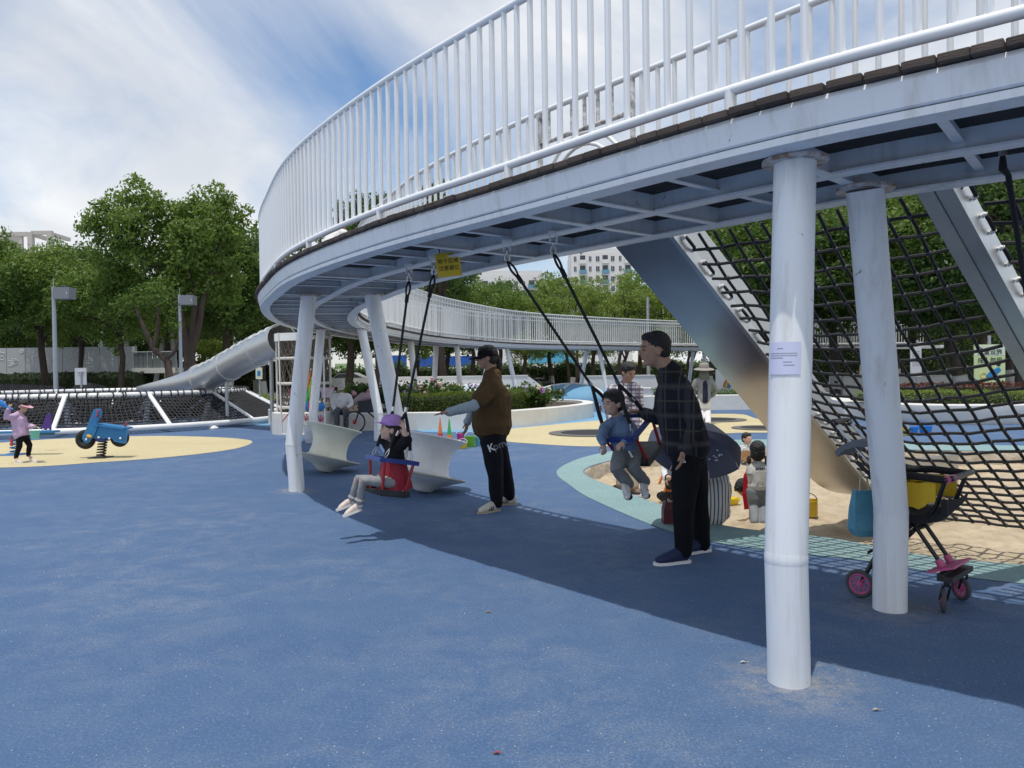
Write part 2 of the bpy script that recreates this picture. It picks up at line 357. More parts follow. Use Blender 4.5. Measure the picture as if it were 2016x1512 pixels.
# sand bed with footprints and heaps
def inside(p, loop):
    c = False; n = len(loop)
    for i in range(n):
        a, b = loop[i], loop[i - 1]
        if (a.y > p[1]) != (b.y > p[1]) and p[0] < (b.x - a.x) * (p[1] - a.y) / (b.y - a.y) + a.x: c = not c
    return c
SZ = -.20
heaps = [(G(1470, 1025, SZ), .10, .35), (G(1520, 1045, SZ), .07, .28), (G(1440, 1045, SZ), .05, .25)]
def sand_h(x, y):
    z = SZ + .045 * mnoise.noise((x * .9, y * .9, 0)) + .040 * mnoise.noise((x * 3.4, y * 3.4, 3)) + .026 * mnoise.noise((x * 8, y * 8, 5))
    for c, h, r in heaps:
        d2 = ((x - c.x) ** 2 + (y - c.y) ** 2) / (r * r)
        if d2 < 9: z += h * math.exp(-d2)
    return z
big_hole = offs(sand_loop, .14)
st = .06; x0, x1, y0, y1 = .5, 11.3, 3.9, 14.6
nx, ny = int((x1 - x0) / st), int((y1 - y0) / st); idx = {}; vs_, fs_ = [], []
for j in range(ny + 1):
    for i in range(nx + 1):
        x, y = x0 + i * st, y0 + j * st
        if inside((x, y), big_hole): idx[i, j] = len(vs_); vs_.append((x, y, min(sand_h(x, y), -.02)))
for (i, j), k in idx.items():
    q = [(i, j), (i + 1, j), (i + 1, j + 1), (i, j + 1)]
    if all(c in idx for c in q): fs_.append([idx[c] for c in q])
me = bpy.data.meshes.new('sand'); me.from_pydata(vs_, [], fs_); me.materials.append(SANDM); smooth_mesh(me, 180); struct(link('sand', me))
wl = MB(); lp = resample(sand_loop + [sand_loop[0]], .06)
prof = [(.05, -.003), (0.0, -.004), (-.015, -.03), (-.02, -.12), (-.03, -.22), (-.03, -.4)]
rings = []
n = len(lp)
for i, p in enumerate(lp):
    t = (lp[(i + 1) % n] - lp[i - 1]).normalized(); nn = V((t.y, -t.x, 0)); r = []
    for k, (o_, z_) in enumerate(prof):
        j_ = .03 * mnoise.noise((p.x * 5, p.y * 5, k * 2.1)) if 1 < k else 0
        r.append(p + nn * (o_ + j_) + V((0, 0, z_ + (.025 * mnoise.noise((p.x * 9, p.y * 9, 4)) if k in (2, 3) else 0))))
    rings.append(r)
rings.append(rings[0]); wl.ring_loft(rings, False, False)
struct(wl.build('sandpit_wall', SANDWALL, smooth=60))

# ------------------------------------------------------------------ elevated walkway
ZT = 2.56; ZP = 2.525; ZB = 2.36
cpath = [(9.5, -1.2), (7, -.35), (5.2, .85), (3.6, 2.2), (2.37, 3.28), (1.60, 3.95), (.6, 5.14), (-.5, 6.5), (-1.54, 8.1), (-2.26, 9.66), (-2.97, 11.5), (-3.6, 14.1), (-3.9, 16.9), (-3.78, 19.8), (-3.15, 24.4), (-1.95, 28.2), (-.4, 31.8), (2.2, 35), (7.6, 39.6), (12.5, 42.2), (17, 43.2), (24, 43.4)]
PATH = resample(catmull([V(p + (0,)) for p in cpath], 24), .04)
STEP = .04; NP = len(PATH)
TAN = [(PATH[min(i + 3, NP - 1)] - PATH[max(i - 3, 0)]).normalized() for i in range(NP)]
def pp(s, off, z):                      # place s metres along the walkway, off to its left, z up
    x = max(0, min(s / STEP, NP - 1.001)); i = int(x); a = PATH[i].lerp(PATH[i + 1], x - i); t = TAN[i].lerp(TAN[i + 1], x - i)
    return V((a.x - t.y * off, a.y + t.x * off, z))
def tdir(s): return TAN[max(0, min(int(s / STEP), NP - 1))]
SLEN = (NP - 2) * STEP
def s_near(p):
    p = V((p[0], p[1], 0)); return STEP * min(range(NP), key=lambda i: (PATH[i] - p).length_squared)
S_TURN = s_near((-3.8, 19.4))           # where the low near part ends for detail
bridge = thing('walkway_bridge', 'white curved elevated walkway with railings and dark timber deck on splayed columns', 'bridge', (1.6, 3.9, 0))
def sweep(name, prof, s0, s1, m, step=.2, par=None, smooth=30):
    mb = MB(); k = max(2, int((s1 - s0) / step))
    mb.ring_loft([[pp(s0 + (s1 - s0) * i / k, o_, z_) for o_, z_ in prof] for i in range(k + 1)])
    return mb.build(name, m, par or bridge, smooth=smooth)
for sg in (1, -1):
    f = lambda pr: [(o_ * sg, z_) for o_, z_ in pr]
    sweep('fascia', f([(.70, 2.522), (.755, 2.522), (.765, 2.50), (.745, 2.405), (.735, 2.398), (.70, 2.398)]), 0, SLEN, STEELW)
    sweep('edge_beam', f([(.715, 2.392), (.735, 2.392), (.735, 2.36), (.60, 2.36), (.60, 2.372), (.715, 2.372)]), 0, SLEN, STEELW)
    sweep('beam_web', f([(.655, 2.52), (.668, 2.52), (.668, 2.374), (.655, 2.374)]), 0, SLEN, STEELW)
sweep('centre_beam', [(-.012, 2.52), (.012, 2.52), (.012, 2.375), (.05, 2.375), (.05, 2.362), (-.05, 2.362), (-.05, 2.375), (-.012, 2.375)], 0, SLEN, STEELW)
cable = MB().tube([pp(s * .25, -.772 - .004 * sin(s * 3.1), 2.437 + .012 * sin(s * 1.7)) for s in range(8, int(S_TURN / .25))], .006, 5); cable.build('cable', BLACK, bridge)
for s in range(5, int(S_TURN * .9)):
    if s % 3 == 0: MB().tube([pp(s, -.772, 2.437), pp(s + .02, -.775, 2.40), pp(s + .05, -.745, 2.352)], .005, 5).build('cable_tail', BLACK, bridge)
# planks: one mesh, placed one by one; the far ones joined
PKS = {}
def plank_mesh(q):
    if q not in PKS:
        pkm = MB(); wi, wo = .0575 * (2 - q), .0575 * q
        pkm.add([(-x_, y_, z_) for z_ in (-.017, .017) for y_, w_ in ((-.8, wi), (.8, wo)) for x_ in (w_, -w_)], [(0, 2, 3, 1), (4, 5, 7, 6), (0, 1, 5, 4), (2, 6, 7, 3), (0, 4, 6, 2), (1, 3, 7, 5)]); me_ = pkm.mesh('plank'); bm = bmesh.new(); bm.from_mesh(me_); bmesh.ops.bevel(bm, geom=bm.edges[:], offset=.004, segments=1, affect='EDGES'); bm.to_mesh(me_); bm.free(); me_.materials.append(WOOD); PKS[q] = me_
    return PKS[q]
farp = MB(); s = 2.6; k = 0
while s < SLEN - .2:
    c = pp(s, random.uniform(-.008, .008), ZT - .0175 + random.uniform(-.002, .002)); t = pp(s + .1, 0, 0) - pp(s - .1, 0, 0); a = atan2(t.y, t.x) + random.uniform(-.002, .002)
    if k < 298: link('plank', plank_mesh(round((pp(s + .12, .8, 0) - pp(s - .12, .8, 0)).length / .24 * 50) / 50), bridge, c - bridge.location, (0, random.uniform(-.006, .006), a))
    else: farp.box(c, (.113, 1.60, .034), Matrix.Rotation(a, 3, 'Z'))
    s += .12; k += 1
stuff(farp.build('far_planks', WOOD, bridge))
for sg in (1, -1): sweep('deck_underlay', [(.02 * sg, 2.52), (.65 * sg, 2.52), (.65 * sg, 2.475), (.02 * sg, 2.475)], 0, SLEN, mat('deck_underside', (.05, .043, .04), .85, var=.7, vscale=5, col2=(.028, .024, .022)))
# cross ribs and cross beams
SC = s_near((1.57, 3.85)); SA = s_near((-2.2, 9.5)); SB = s_near((-3.87, 16.7))
sw1 = s_near(G(829, 517, ZB)); sw2 = s_near(G(1043, 470, ZB))
deep = [SC, SA, SB, SC - 3.2, (SC + sw2) / 2, sw1 + 1.35, sw1 - .72, sw2 - .58, SA + 2.9]
s = 1.5
ribs = list(deep)
while s < SLEN - 1:
    if all(abs(s - d) > .3 for d in deep): ribs.append(s)
    s += .62
for s in ribs:
    dp = s in deep; h = .105 if dp else .055; a = 2.474
    for sg in (1, -1):
        mb = MB(); t = tdir(s); e0, e1 = pp(s, .016 * sg, 0), pp(s, .652 * sg, 0)
        up = V((0, 0, 1))
        mb.bar(e0 + up * (a - h / 2), e1 + up * (a - h / 2), .008, h); mb.bar(e0 + up * (a - h - .004), e1 + up * (a - h - .004), .06 if dp else .045, .008)
        mb.build('cross_beam' if dp else 'cross_rib', STEELW, bridge)
# columns
def column(base, top, r=.092):
    base, top = V(base), V(top); out = (base - top); out.z = 0; out = out.normalized() * .03 if out.length > .05 else V((0, 0, 0))
    kink = base + out + V((0, 0, .56)); mb = MB()
    P = [base + V((0, 0, -.02)), base + V((0, 0, .1)), kink - V((0, 0, .02)), kink + (top - kink) * .012, top - V((0, 0, .012))]
    mb.tube(P, [r, r, r, r, r * 1.02], 28); c = mb.build('column', COLW, bridge, smooth=35)
    w_ = MB(); w_.tube([kink + V((0, 0, -.03)), kink + V((0, 0, -.012)), kink + V((0, 0, .008)), kink + V((0, 0, .03))], [r - .002, r + .0012, r + .0012, r - .002], 28, False); w_.build('weld_seam', COLW, c, smooth=35)
    fl = MB(); fl.lathe([(.02, -.016), (r + .055, -.016), (r + .055, 0), (.02, 0)], 28, top, cap=True); fo = fl.build('flange', mat('rusty_flange', (.60, .60, .60), .5, var=1, vscale=24, col2=(.24, .12, .06)), c, smooth=30)
    return c
zt = ZB - .003
tC1, tC2 = G(1565, 315, zt), G(1703, 370, zt)
column(G(1553, 1341), tC1); column(G(1752, 1199), tC2)
tA1, tA2 = W(608, 583, 9.35), W(733, 586, 9.35); tA1.z = tA2.z = zt
a1 = G(584, 966); column(a1, tA1); column(a1 + V((1.26, -.1, 0)), tA2)
tB1, tB2 = W(632, 651, 16.5), W(712, 651, 16.5); tB1.z = tB2.z = zt
b2 = G(745, 867); column(b2 + V((-1.36, 0.1, 0)), tB1); column(b2, tB2)
sD = s_near((-3.3, 23)); sE = s_near((-.6, 31.6)); sF = s_near((4, 36.4)); sH = s_near((10, 41)); sI = s_near((16, 43)); s0_ = SC - 3.2
for s, b_ in ((s0_, .64), (sD, .5), (s_near((-2.2, 27.2)), .5), (sE, .8), (sF, .8), (sH, .75), (sI, .75), (s_near((20, 43.3)), .7)):
    for sg in (1, -1): column(pp(s, b_ * sg, 0), pp(s, .4 * sg, zt))
# railings
BAL = mat('railing_paint', (.84, .85, .855), .35, var=.25, vscale=3, col2=(.74, .75, .74)); RUST = mat('peeling_paint', (.80, .80, .78), .5, var=1, vscale=13, col2=(.11, .075, .055), detail=8)
RH = 1.06
gate0, gate1 = s_near((1.27, 6.1)), s_near((.70, 7.0))
bal = MB(); bal.tube([(0, 0, 0), (0, 0, 1)], .0175, 8); bme = bal.mesh('baluster'); bme.materials.append(BAL); smooth_mesh(bme, 40)
sbal = MB(); sbal.tube([(0, 0, 0), (0, 0, .26)], .0165, 8); sbm = sbal.mesh('short_baluster'); sbm.materials.append(RUST); smooth_mesh(sbm, 40)
farb = MB(); nb = 0
for sg in (1, -1):
    of = .715 * sg
    rail = lambda nm, z, r, a, b, stp=.15, seg=10, m=BAL: MB().tube([pp(a + (b - a) * i / max(2, int((b - a) / stp)), of, z) for i in range(max(2, int((b - a) / stp)) + 1)], r, seg).build(nm, m, bridge, smooth=50)
    s_end = S_TURN
    rail('handrail', ZT + RH, .024, 1.5, s_end)
    if sg == 1: rail('bottom_rail', ZT + .105, .026, 1.5, s_end)
    else: rail('bottom_rail', ZT + .105, .022, 1.5, gate0); rail('bottom_rail', ZT + .105, .022, gate1, s_end)
    rail('handrail', ZT + 1.28, .028, s_end, SLEN - 1, .4, 6); rail('middle_rail', ZT + 1.12, .02, s_end, SLEN - 1, .4, 6); rail('bottom_rail', ZT + .12, .028, s_end, SLEN - 1, .4, 6)
    s = 1.6
    while s < s_end:
        p = pp(s, of, ZT + .105)
        if sg == -1 and gate0 < s < gate1: link('short_baluster', sbm, bridge, pp(s, of, ZT + RH - .27) - bridge.location)
        else:
            L_ = RH - .105
            if nb < 290 and (sg == 1 or s > 4): link('baluster', bme, bridge, p - bridge.location, sc=(1, 1, L_)); nb += 1
            else: farb.tube([p, p + V((0, 0, L_))], .0175, 6, False)
        s += .125 if sg == 1 else .15
    s = s_end
    while s < SLEN - 1:
        p = pp(s, of, ZT); farb.tube([p + V((0, 0, .0)), p + V((0, 0, 1.28))], .0165, 4, False); s += .15
    s = 1.9 if sg == 1 else 2.3
    while s < SLEN - 1:
        if not (sg == -1 and gate0 - .2 < s < gate1 + .2):
            q = .028 if s < s_end else .03
            MB().tube([pp(s, of, ZT - .02), pp(s, of, ZT + .105)], q, 10).build('rail_post', BAL, bridge, smooth=50)
        s += 1.55
stuff(farb.build('far_balusters', BAL, bridge))
# arched gate in the inner railing above the slide
g = lambda f_, z: pp(gate0 + (gate1 - gate0) * f_, -.715, z)
MB().tube([g(i / 8, ZT + RH - .27) for i in range(9)], .02, 10).build('gate_rail', RUST, bridge, smooth=50)
for f_ in (0, 1): MB().tube([g(f_, ZT), g(f_, ZT + RH)], .021, 10).build('gate_post', RUST, bridge, smooth=50)
for dz, dr in ((0, 0), (.09, .09)):
    MB().tube([g(.5 - (.5 - dr) * cos(pi * i / 16), ZT + (RH - .30 - dz) * sin(pi * i / 16) ** .8) for i in range(17)], .017, 8).build('gate_arch', BAL, bridge, smooth=50)
# ------------------------------------------------------------------ metal slide and climbing nets
Z3 = V((0, 0, 1))
hd = V((.84, .543, 0)).normalized(); nd = V((-hd.y, hd.x, 0))
SP0 = V((1.22, 5.72, 2.37))
def slide_z(r):
    z = 2.37 - .857 * r; f = .12
    return f + (math.log(1 + math.exp((z - f) * 7)) / 7)
slide = thing('metal_slide', 'stainless steel slide running from the walkway down into the sandpit', 'slide', G(1890, 1000, -.2))
sr = [-.05 + 4.05 * i / 54 for i in range(55)]
def sprofile(name, prof, m, rs=sr, par=None, sm=35):
    mb = MB(); mb.ring_loft([[SP0 + hd * r + nd * a + V((0, 0, slide_z(r) - 2.37 + b)) for a, b in prof] for r in rs]); return mb.build(name, m, par or slide, smooth=sm)
sprofile('trough', [(0, -.03), (0, .36), (.03, .37), (.035, .04), (.07, .012), (.53, .012), (.565, .04), (.57, .37), (.60, .36), (.60, -.03)], STEEL)
sprofile('side_beam', [(-.045, -.05), (-.045, .06), (-.002, .06), (-.002, -.05)], mat('brushed_steel_pale', (.72, .71, .69), .35, metal=.85, var=.3, vscale=3), [r for r in sr if r < 2.75])
MB().box(SP0 + hd * 3.9 + nd * .3 + V((0, 0, -2.37 - .02)), (.12, .5, .36), Matrix.Rotation(atan2(hd.y, hd.x), 3, 'Z')).build('foot', STEEL, slide)
CLEAT = mat('white_cleat', (.78, .78, .77), .4)
def hooks(par, base, side, n, r0, dr, ow=.05):
    for i in range(n):
        r = r0 + dr * i; p = base + hd * r + V((0, 0, -.857 * r))
        t = (hd + V((0, 0, -.857))).normalized(); o = side.normalized() * ow
        a, b = p, p + t * .13
        MB().tube([a, a + o * .5 + Z3 * .012, a + o * .8 + t * .03, b + o * .8 - t * .03, b + o * .5 + Z3 * .012, b], .013, 8).build('rope_loop', ROPE, par, smooth=60)
        [MB().tube([e_ - o * .05, e_ + o * .45 + Z3 * .010, e_ + o * .62 + Z3 * .011 + t * g_], .0155, 8).build('hook', CLEAT, par, smooth=60) for e_, g_ in ((a, .006), (b, -.006))]
hooks(slide, SP0 - nd * .045 + V((0, 0, .03)), -nd, 12, .04, .2)
B0 = V((2.43, 4.33, 2.38))
beam2 = thing('climbing_net_beam', 'sloping pale steel box beam between two climbing nets at right edge', 'beam', B0 + hd * 2.75 + V((0, 0, -2.56)))
bp_ = [B0 + hd * r + V((0, 0, -.857 * r)) for r in (-.08, 2.75)]
bm2 = MB(); ac = (B0 - SP0); ac.z = 0; ac.normalize()
up2 = (hd + V((0, 0, -.857))).normalized().cross(ac); up2 = up2 if up2.z > 0 else -up2
bm2.bar(bp_[0] - ac * .045, bp_[1] - ac * .045, .085, .17, up2); bm2.build('box_section', mat('brushed_beam', (.60, .58, .55), .42, metal=.6, var=.3, vscale=3), beam2)
MB().bar(bp_[0] + ac * .048 + up2 * .01, bp_[1] + ac * .048 + up2 * .01, .09, .17, up2).build('box_section', mat('brushed_steel_pale'), beam2)
hooks(beam2, B0 + ac * .095 + V((0, 0, .05)), ac, 13, .02, .2, .034)
def net(label, A, Bq, ncol, rmax, loc, sag=.10):
    t = thing('climbing_net', label, 'net', loc)
    def P(a, r): return A.lerp(Bq, a) + hd * r + V((0, 0, -.857 * r - sag * sin(pi * a) * sin(pi * min(1, max(0, r / rmax))) - .10 * sin(pi * min(1, max(0, r / rmax)))))
    nr = int(rmax / .098); kn = MB()
    for j in range(1, nr + 1):
        r = rmax * j / nr; MB().tube([P(i / 14, r) + Z3 * (.006 * sin(i * 2.1 + j)) for i in range(15)], .0115, 6).build('rope', ROPE, t, smooth=60)
    for i in range(1, ncol):
        a = i / ncol; MB().tube([P(a + .004 * sin(k * 1.9 + i), rmax * k / 18) for k in range(19)], .0115, 6).build('rope', ROPE, t, smooth=60)
        for j in range(1, nr + 1):
            p = P(a, rmax * j / nr); kn.ball(p, (.021, .021, .019), 6, 5)
    stuff(kn.build('knots', mat('rope_knot', (.05, .052, .058), .55), t, smooth=60))
    return t
net('black rope climbing net between the metal slide and the steel beam', SP0 - nd * .09, B0 - ac * .10, 13, 2.72, SP0 + hd * 2.7 + V((0, 0, -2.56)))
net('black rope climbing net right of the steel beam, cut by the photo edge', B0 + ac * .16, B0 + ac * 2.0 + V((0, 0, 0)), 13, 2.72, B0 + ac + hd * 2.7 + V((0, 0, -2.56)))

# ------------------------------------------------------------------ swings
NAVY = mat('navy_plastic', (.02, .045, .22), .4); REDT = mat('red_tube', (.33, .02, .025), .45); SEATK = mat('seat_rubber', (.02, .022, .025), .55)
def swing(label, h1, h2, seat, loc, fwd_hint, seatdark=False):
    t = thing('swing', label, 'swing', loc)
    mid = (h1 + h2) / 2; d = (seat - mid).normalized(); side = (h2 - h1); side.z = 0; side -= d * side.dot(d); side.normalize()
    up = -d; f = side.cross(up); f = f if f.dot(fwd_hint) > 0 else -f
    R = Matrix((f, side if f.cross(side).dot(up) > 0 else -side, up)).transposed()
    fz = .27; fc = seat + up * fz
    for h in (h1, h2):
        mb = MB(); mb.box(h + V((0, 0, .012)), (.075, .075, .018)); 
        for q in (-1, 1): mb.box(h + V((q * .024, 0, -.022)), (.008, .06, .07))
        b = mb.build('bracket', STEELW, t)
        k = MB(); k.tube([h + V((-.03, 0, -.035)), h + V((.03, 0, -.035))], .008, 8)
        ringp = [h + V((0, .022 * cos(a * pi / 6), -.062 + .03 * sin(a * pi / 6))) for a in range(12)]; k.tube(ringp, .006, 6, closed=True)
        ringp = [h + V((.02 * cos(a * pi / 6), 0, -.108 + .026 * sin(a * pi / 6))) for a in range(12)]; k.tube(ringp, .006, 6, closed=True)
        k.build('shackle', CHROME, b, smooth=60)
        sg = 1 if (h - mid).dot(side) > 0 else -1
        split = fc + side * (.135 * sg) + up * .36; top = h + V((0, 0, -.13)); dd = (split - top).normalized()
        r = MB(); lo = [top + (frame(dd)[1] * (.018 * sin(a * pi / 7)) + dd * (.0 + .16 * a / 7)) for a in range(8)]; lo2 = [top + (-frame(dd)[1] * (.018 * sin(a * pi / 7)) + dd * (.16 * a / 7)) for a in range(8)]
        r.tube(lo, .009, 6); r.tube(lo2, .009, 6); r.tube([top + dd * .15, split], .0115, 8); r.tube([top + dd * .14, top + dd * .20], .018, 8); rp = r.build('rope', ROPE, t, smooth=60)
        MB().tube([split - dd * .10, split - dd * .06], .017, 10).build('ferrule', CHROME, rp, smooth=40)
        for q in (-1, 1):
            e = fc + side * (.145 * sg) + f * (.13 * q); m = split.lerp(e, .72)
            MB().tube([split - dd * .05, split.lerp(e, .15) + f * (.02 * q), split.lerp(e, .5) + f * (.012 * q), m], [.013, .015, .017, .015], 8).build('rope_branch', ROPE, rp, smooth=60)
            MB().tube([split.lerp(e, .30), split.lerp(e, .42)], .0195, 10).build('ferrule', CHROME, rp, smooth=40); MB().tube([m, m.lerp(e, .5) + f * .012, e, m.lerp(e, .5) - f * .014, m], .004, 6).build('link', CHROME, rp)
    fr = MB(); a_, b_ = .165, .165
    cs = [fc + f * (a_ * x) + side * (b_ * y) for x, y in ((1, 1), (-1, 1), (-1, -1), (1, -1))]
    for i in range(4): fr.bar(cs[i] + (cs[i] - cs[(i + 1) % 4]).normalized() * .012, cs[(i + 1) % 4] + (cs[(i + 1) % 4] - cs[i]).normalized() * .012, .028, .036, up)
    fr.build('safety_frame', NAVY, t)
    for x in (1, -1):
        for y in (1, -1):
            a = fc + f * (a_ * .8 * x) + side * (b_ * y) ; b = seat + f * (.10 * x) + side * (.135 * y)
            MB().tube([a, b], .013, 8).build('strap', REDT, t, smooth=60)
    sp = MB(); sp.box(seat, (.30, .29, .022), R); sp.box(seat - up * .018, (.24, .31, .02), R)
    for y in (1, -1): sp.bar(seat + f * -.14 + side * (.15 * y) + up * .004, seat + f * .14 + side * (.15 * y) + up * .004, .03, .045, up)
    sp.build('seat', SEATK if seatdark else [SEATK], t)
    return t, R, fc, f, side, up
h11, h12 = G(805, 525, ZB), G(854, 510, ZB); h21, h22 = G(998, 479, ZB), G(1089, 462, ZB)
g_seat = W(762, 968, 6.54); b_seat = W(1262, 893, 6.25)
SW1 = swing('swing with blue safety frame and red straps holding the child in a purple hat', h11, h12, g_seat, V((g_seat.x, g_seat.y, 0)), V((-1, -.6, 0)))
SW2 = swing('swing with blue safety frame, drawn back, holding the child in a blue jumper', h21, h22, b_seat, V((b_seat.x, b_seat.y, 0)), V((-1, -.6, 0)), True)
t = thing('swing_rope', 'black swing rope hanging at the right edge of the photo', 'rope', W(1975, 285, 3.72)); r0 = W(1974, 283, 3.72); 
MB().box(r0 + Z3 * .03, (.07, .07, .07)).build('bracket', STEELW, t); MB().tube([r0 + Z3 * .0, r0 + V((.002, 0, -.06))], .02, 8).build('shackle', CHROME, t)
MB().tube([r0 - Z3 * .05, r0 - Z3 * .12, W(1985, 345, 3.75), W(2030, 640, 3.95), W(2075, 900, 4.1)], [.012, .02, .014, .0125, .0125], 8).build('rope', ROPE, t, smooth=60)

# ------------------------------------------------------------------ yellow warning sign under the deck
def text(parent, body, size, loc, R, m, name='lettering', ext=.0008, align='CENTER', bold=0):
    c = bpy.data.curves.new(name, 'FONT'); c.body = body; c.size = size; c.align_x = align; c.align_y = 'CENTER'; c.extrude = ext; c.offset = bold; c.resolution_u = 3
    o = bpy.data.objects.new(name, c); COL.objects.link(o)
    dg = bpy.context.evaluated_depsgraph_get(); me = bpy.data.meshes.new_from_object(o.evaluated_get(dg)); bpy.data.objects.remove(o); bpy.data.curves.remove(c)
    me.name = name; me.materials.clear(); me.materials.append(m)
    ob = link(name, me, parent); mw = R.to_4x4(); mw.translation = V(loc) - (wloc(parent) if parent else V((0, 0, 0))); ob.matrix_local = mw
    return ob
def facing(normal, up=Z3):
    n = V(normal).normalized(); x = up.cross(n).normalized(); y = n.cross(x); return Matrix((x, y, n)).transposed()
INK = mat('black_ink', (.015, .015, .016), .6)
sc_ = W(883, 521, 6.45); RS = facing(V((-.05, -1, .02)) + V((.28, 0, 0)))
RS = RS @ Matrix.Rotation(radians(7), 3, 'Z')
sgn = thing('warning_sign', 'small yellow warning sign with two lines of black characters under the walkway', 'sign', sc_ - Z3 * .1)
MB().box(sc_, (.205, .20, .006), RS).build('panel', mat('sign_yellow', (.80, .56, .03), .45, var=.3, vscale=9), sgn)
for i, tx in enumerate(('秋千区域', '注意避让')): text(sgn, tx, .044, sc_ + RS @ V((0, .028 - .058 * i, .0042)), RS, INK, bold=.0002)
MB().bar(sc_ + RS @ V((-.06, .1, 0)), sc_ + RS @ V((-.06, .16, -.01)), .004, .01).build('hanger', BLACK, sgn); MB().bar(sc_ + RS @ V((.06, .1, 0)), sc_ + RS @ V((.06, .16, -.01)), .004, .01).build('hanger', BLACK, sgn)
# paper notice taped round the near column
base_, top_ = G(1553, 1341), tC1; ou = base_ - top_; ou.z = 0; ou = ou.normalized() * .03 if ou.length > .05 else V((0, 0, 0))
zc_ = 1.4 + (723 - 705) / F * 3.42; axk = base_ + ou + V((0, 0, .56)); fr_ = (zc_ - .56) / (top_.z - .56); cx = axk.lerp(top_, fr_)
pn = thing('paper_notice', 'white paper notice taped round the nearest white column', 'notice', cx - Z3 * .07)
mb = MB(); rr = .0965; a0, a1 = radians(186), radians(276); K = 12
def cyl(a, z): 
    q = axk.lerp(top_, (z - .56) / (top_.z - .56)); return V((q.x + rr * cos(a), q.y + rr * sin(a), z))
mb.ring_loft([[cyl(a0 + (a1 - a0) * i / K, zc_ - .072), cyl(a0 + (a1 - a0) * i / K, zc_ + .072)] for i in range(K + 1)], False, False)
mb.build('sheet', mat('paper', (.60, .62, .80), .6), pn, smooth=60)
mb = MB(); rr = .0972
for z, x0_, x1_ in ((.044, .32, .5), (.022, .05, .9), (.012, .05, .9), (.002, .05, .5), (-.016, .5, .75), (-.03, .52, .82)):
    aa = [a0 + (a1 - a0) * (x0_ + (x1_ - x0_) * i / 8) for i in range(9)]
    mb.ring_loft([[cyl(a, zc_ + z - .0017), cyl(a, zc_ + z + .0017)] for a in aa], False, False)
mb.build('printed_lines', mat('grey_ink', (.32, .32, .36), .6), pn)

# ------------------------------------------------------------------ spinning chairs
prof = [(.0, .0), (.085, 0), (.10, .012), (.125, .04), (.2, .10), (.34, .165), (.435, .205), (.452, .22), (.445, .235), (.40, .232), (.30, .236), (.258, .262), (.240, .37), (.245, .49), (.280, .60), (.338, .69), (.375, .722), (.378, .735), (.365, .738), (.33, .70), (.22, .64), (.10, .615), (0, .61)]
def spinner(label, p, tilt, az, m, grp):
    R = Matrix.Rotation(tilt, 3, V((cos(az), sin(az), 0))); t = thing('spinning_chair', label, 'spinning chair', p, 0, grp)
    prof_ = [(r * 1.03, z * .87) for r, z in prof]
    drop = min((R @ V((r * cos(a * .2), r * sin(a * .2), z))).z for r, z in prof_[:8] for a in range(32))
    sh = MB().lathe([(max(r, .0004), z) for r, z in prof_], 48, (0, 0, -drop), R).build('shell', m, t, world=False, smooth=50)
    MB().tube([V((0, 0, -drop)) + R @ V((.458 * cos(a * pi / 24), .458 * sin(a * pi / 24), .196)) for a in range(48)], .014, 8, closed=True).build('rim', mat('rim_shade_foot_grey', (.36, .35, .32), .6), t, world=False, smooth=60)  # grey of this lower rim ring paints in a thin shadow gap
    MB().tube([V((0, 0, -drop)) + R @ V((.383 * cos(a * pi / 24), .383 * sin(a * pi / 24), .638)) for a in range(48)], .013, 8, closed=True).build('lip', m, t, world=False, smooth=60)
    MB().tube([V((0, 0, -drop)) + R @ V((.096 * cos(a * pi / 12), .096 * sin(a * pi / 12), .012)) for a in range(24)], .007, 6, closed=True).build('foot_ring', mat('rim_shade_foot_grey'), t, world=False, smooth=60)
    return t
spinner('cream spinning chair tilted beside the left column', G(638, 931), radians(15), radians(126), mat('cream_plastic', (.74, .73, .60), .55, var=.6, vscale=5, col2=(.56, .55, .44), bump=.1, bscale=60), 'spinning chairs')
spinner('pale grey spinning chair tilted behind the child in the purple hat', G(832, 971), radians(14), radians(128), mat('grey_plastic', (.76, .75, .73), .5, var=.6, vscale=5, col2=(.58, .57, .56), bump=.08, bscale=60), 'spinning chairs')

# ------------------------------------------------------------------ stroller
PINK = mat('pink_plastic', (.55, .10, .24), .45); DARKF = mat('black_fabric', (.012, .012, .015), .85); TYRE = mat('grey_tyre', (.07, .07, .075), .7); MBLK = mat('black_tube', (.012, .012, .014), .3)
def wheel(par, c, ax, r, name='wheel'):
    c = V(c); ax = V(ax).normalized(); R = frame(ax); R = Matrix((R[1], R[2], R[0])).transposed()
    w_ = MB().tube([c + R @ V((cos(a * pi / 14) * (r - .012), sin(a * pi / 14) * (r - .012), 0)) for a in range(28)], .0125, 8, closed=True).build(name, TYRE, par, world=False, smooth=60)
    m = MB(); m.tube([c + R @ V((cos(a * pi / 14) * (r - .026), sin(a * pi / 14) * (r - .026), 0)) for a in range(28)], .008, 6, closed=True)
    for k in range(10): a = k * pi / 5; m.tube([c + R @ V((.014 * cos(a), .014 * sin(a), 0)), c + R @ V(((r - .03) * cos(a + .15), (r - .03) * sin(a + .15), 0))], .0045, 5)
    m.tube([c - ax * .014, c + ax * .014], .016, 10); m.build('rim', PINK, w_, world=False, smooth=50)
    MB().tube([c - ax * .02, c + ax * .02], .005, 8).build('hub', CHROME, w_, world=False)
fm = (G(1857, 1205) + G(1908, 1184)) / 2; fm.z = 0
st_ = thing('stroller', 'black folding stroller with pink wheels and yellow seat behind the second column', 'stroller', fm, atan2(-.72, .69))
T = lambda nm, pts, r, m=MBLK, par=None: MB().tube(pts, r, 10).build(nm, m, par or st_, world=False, smooth=50)
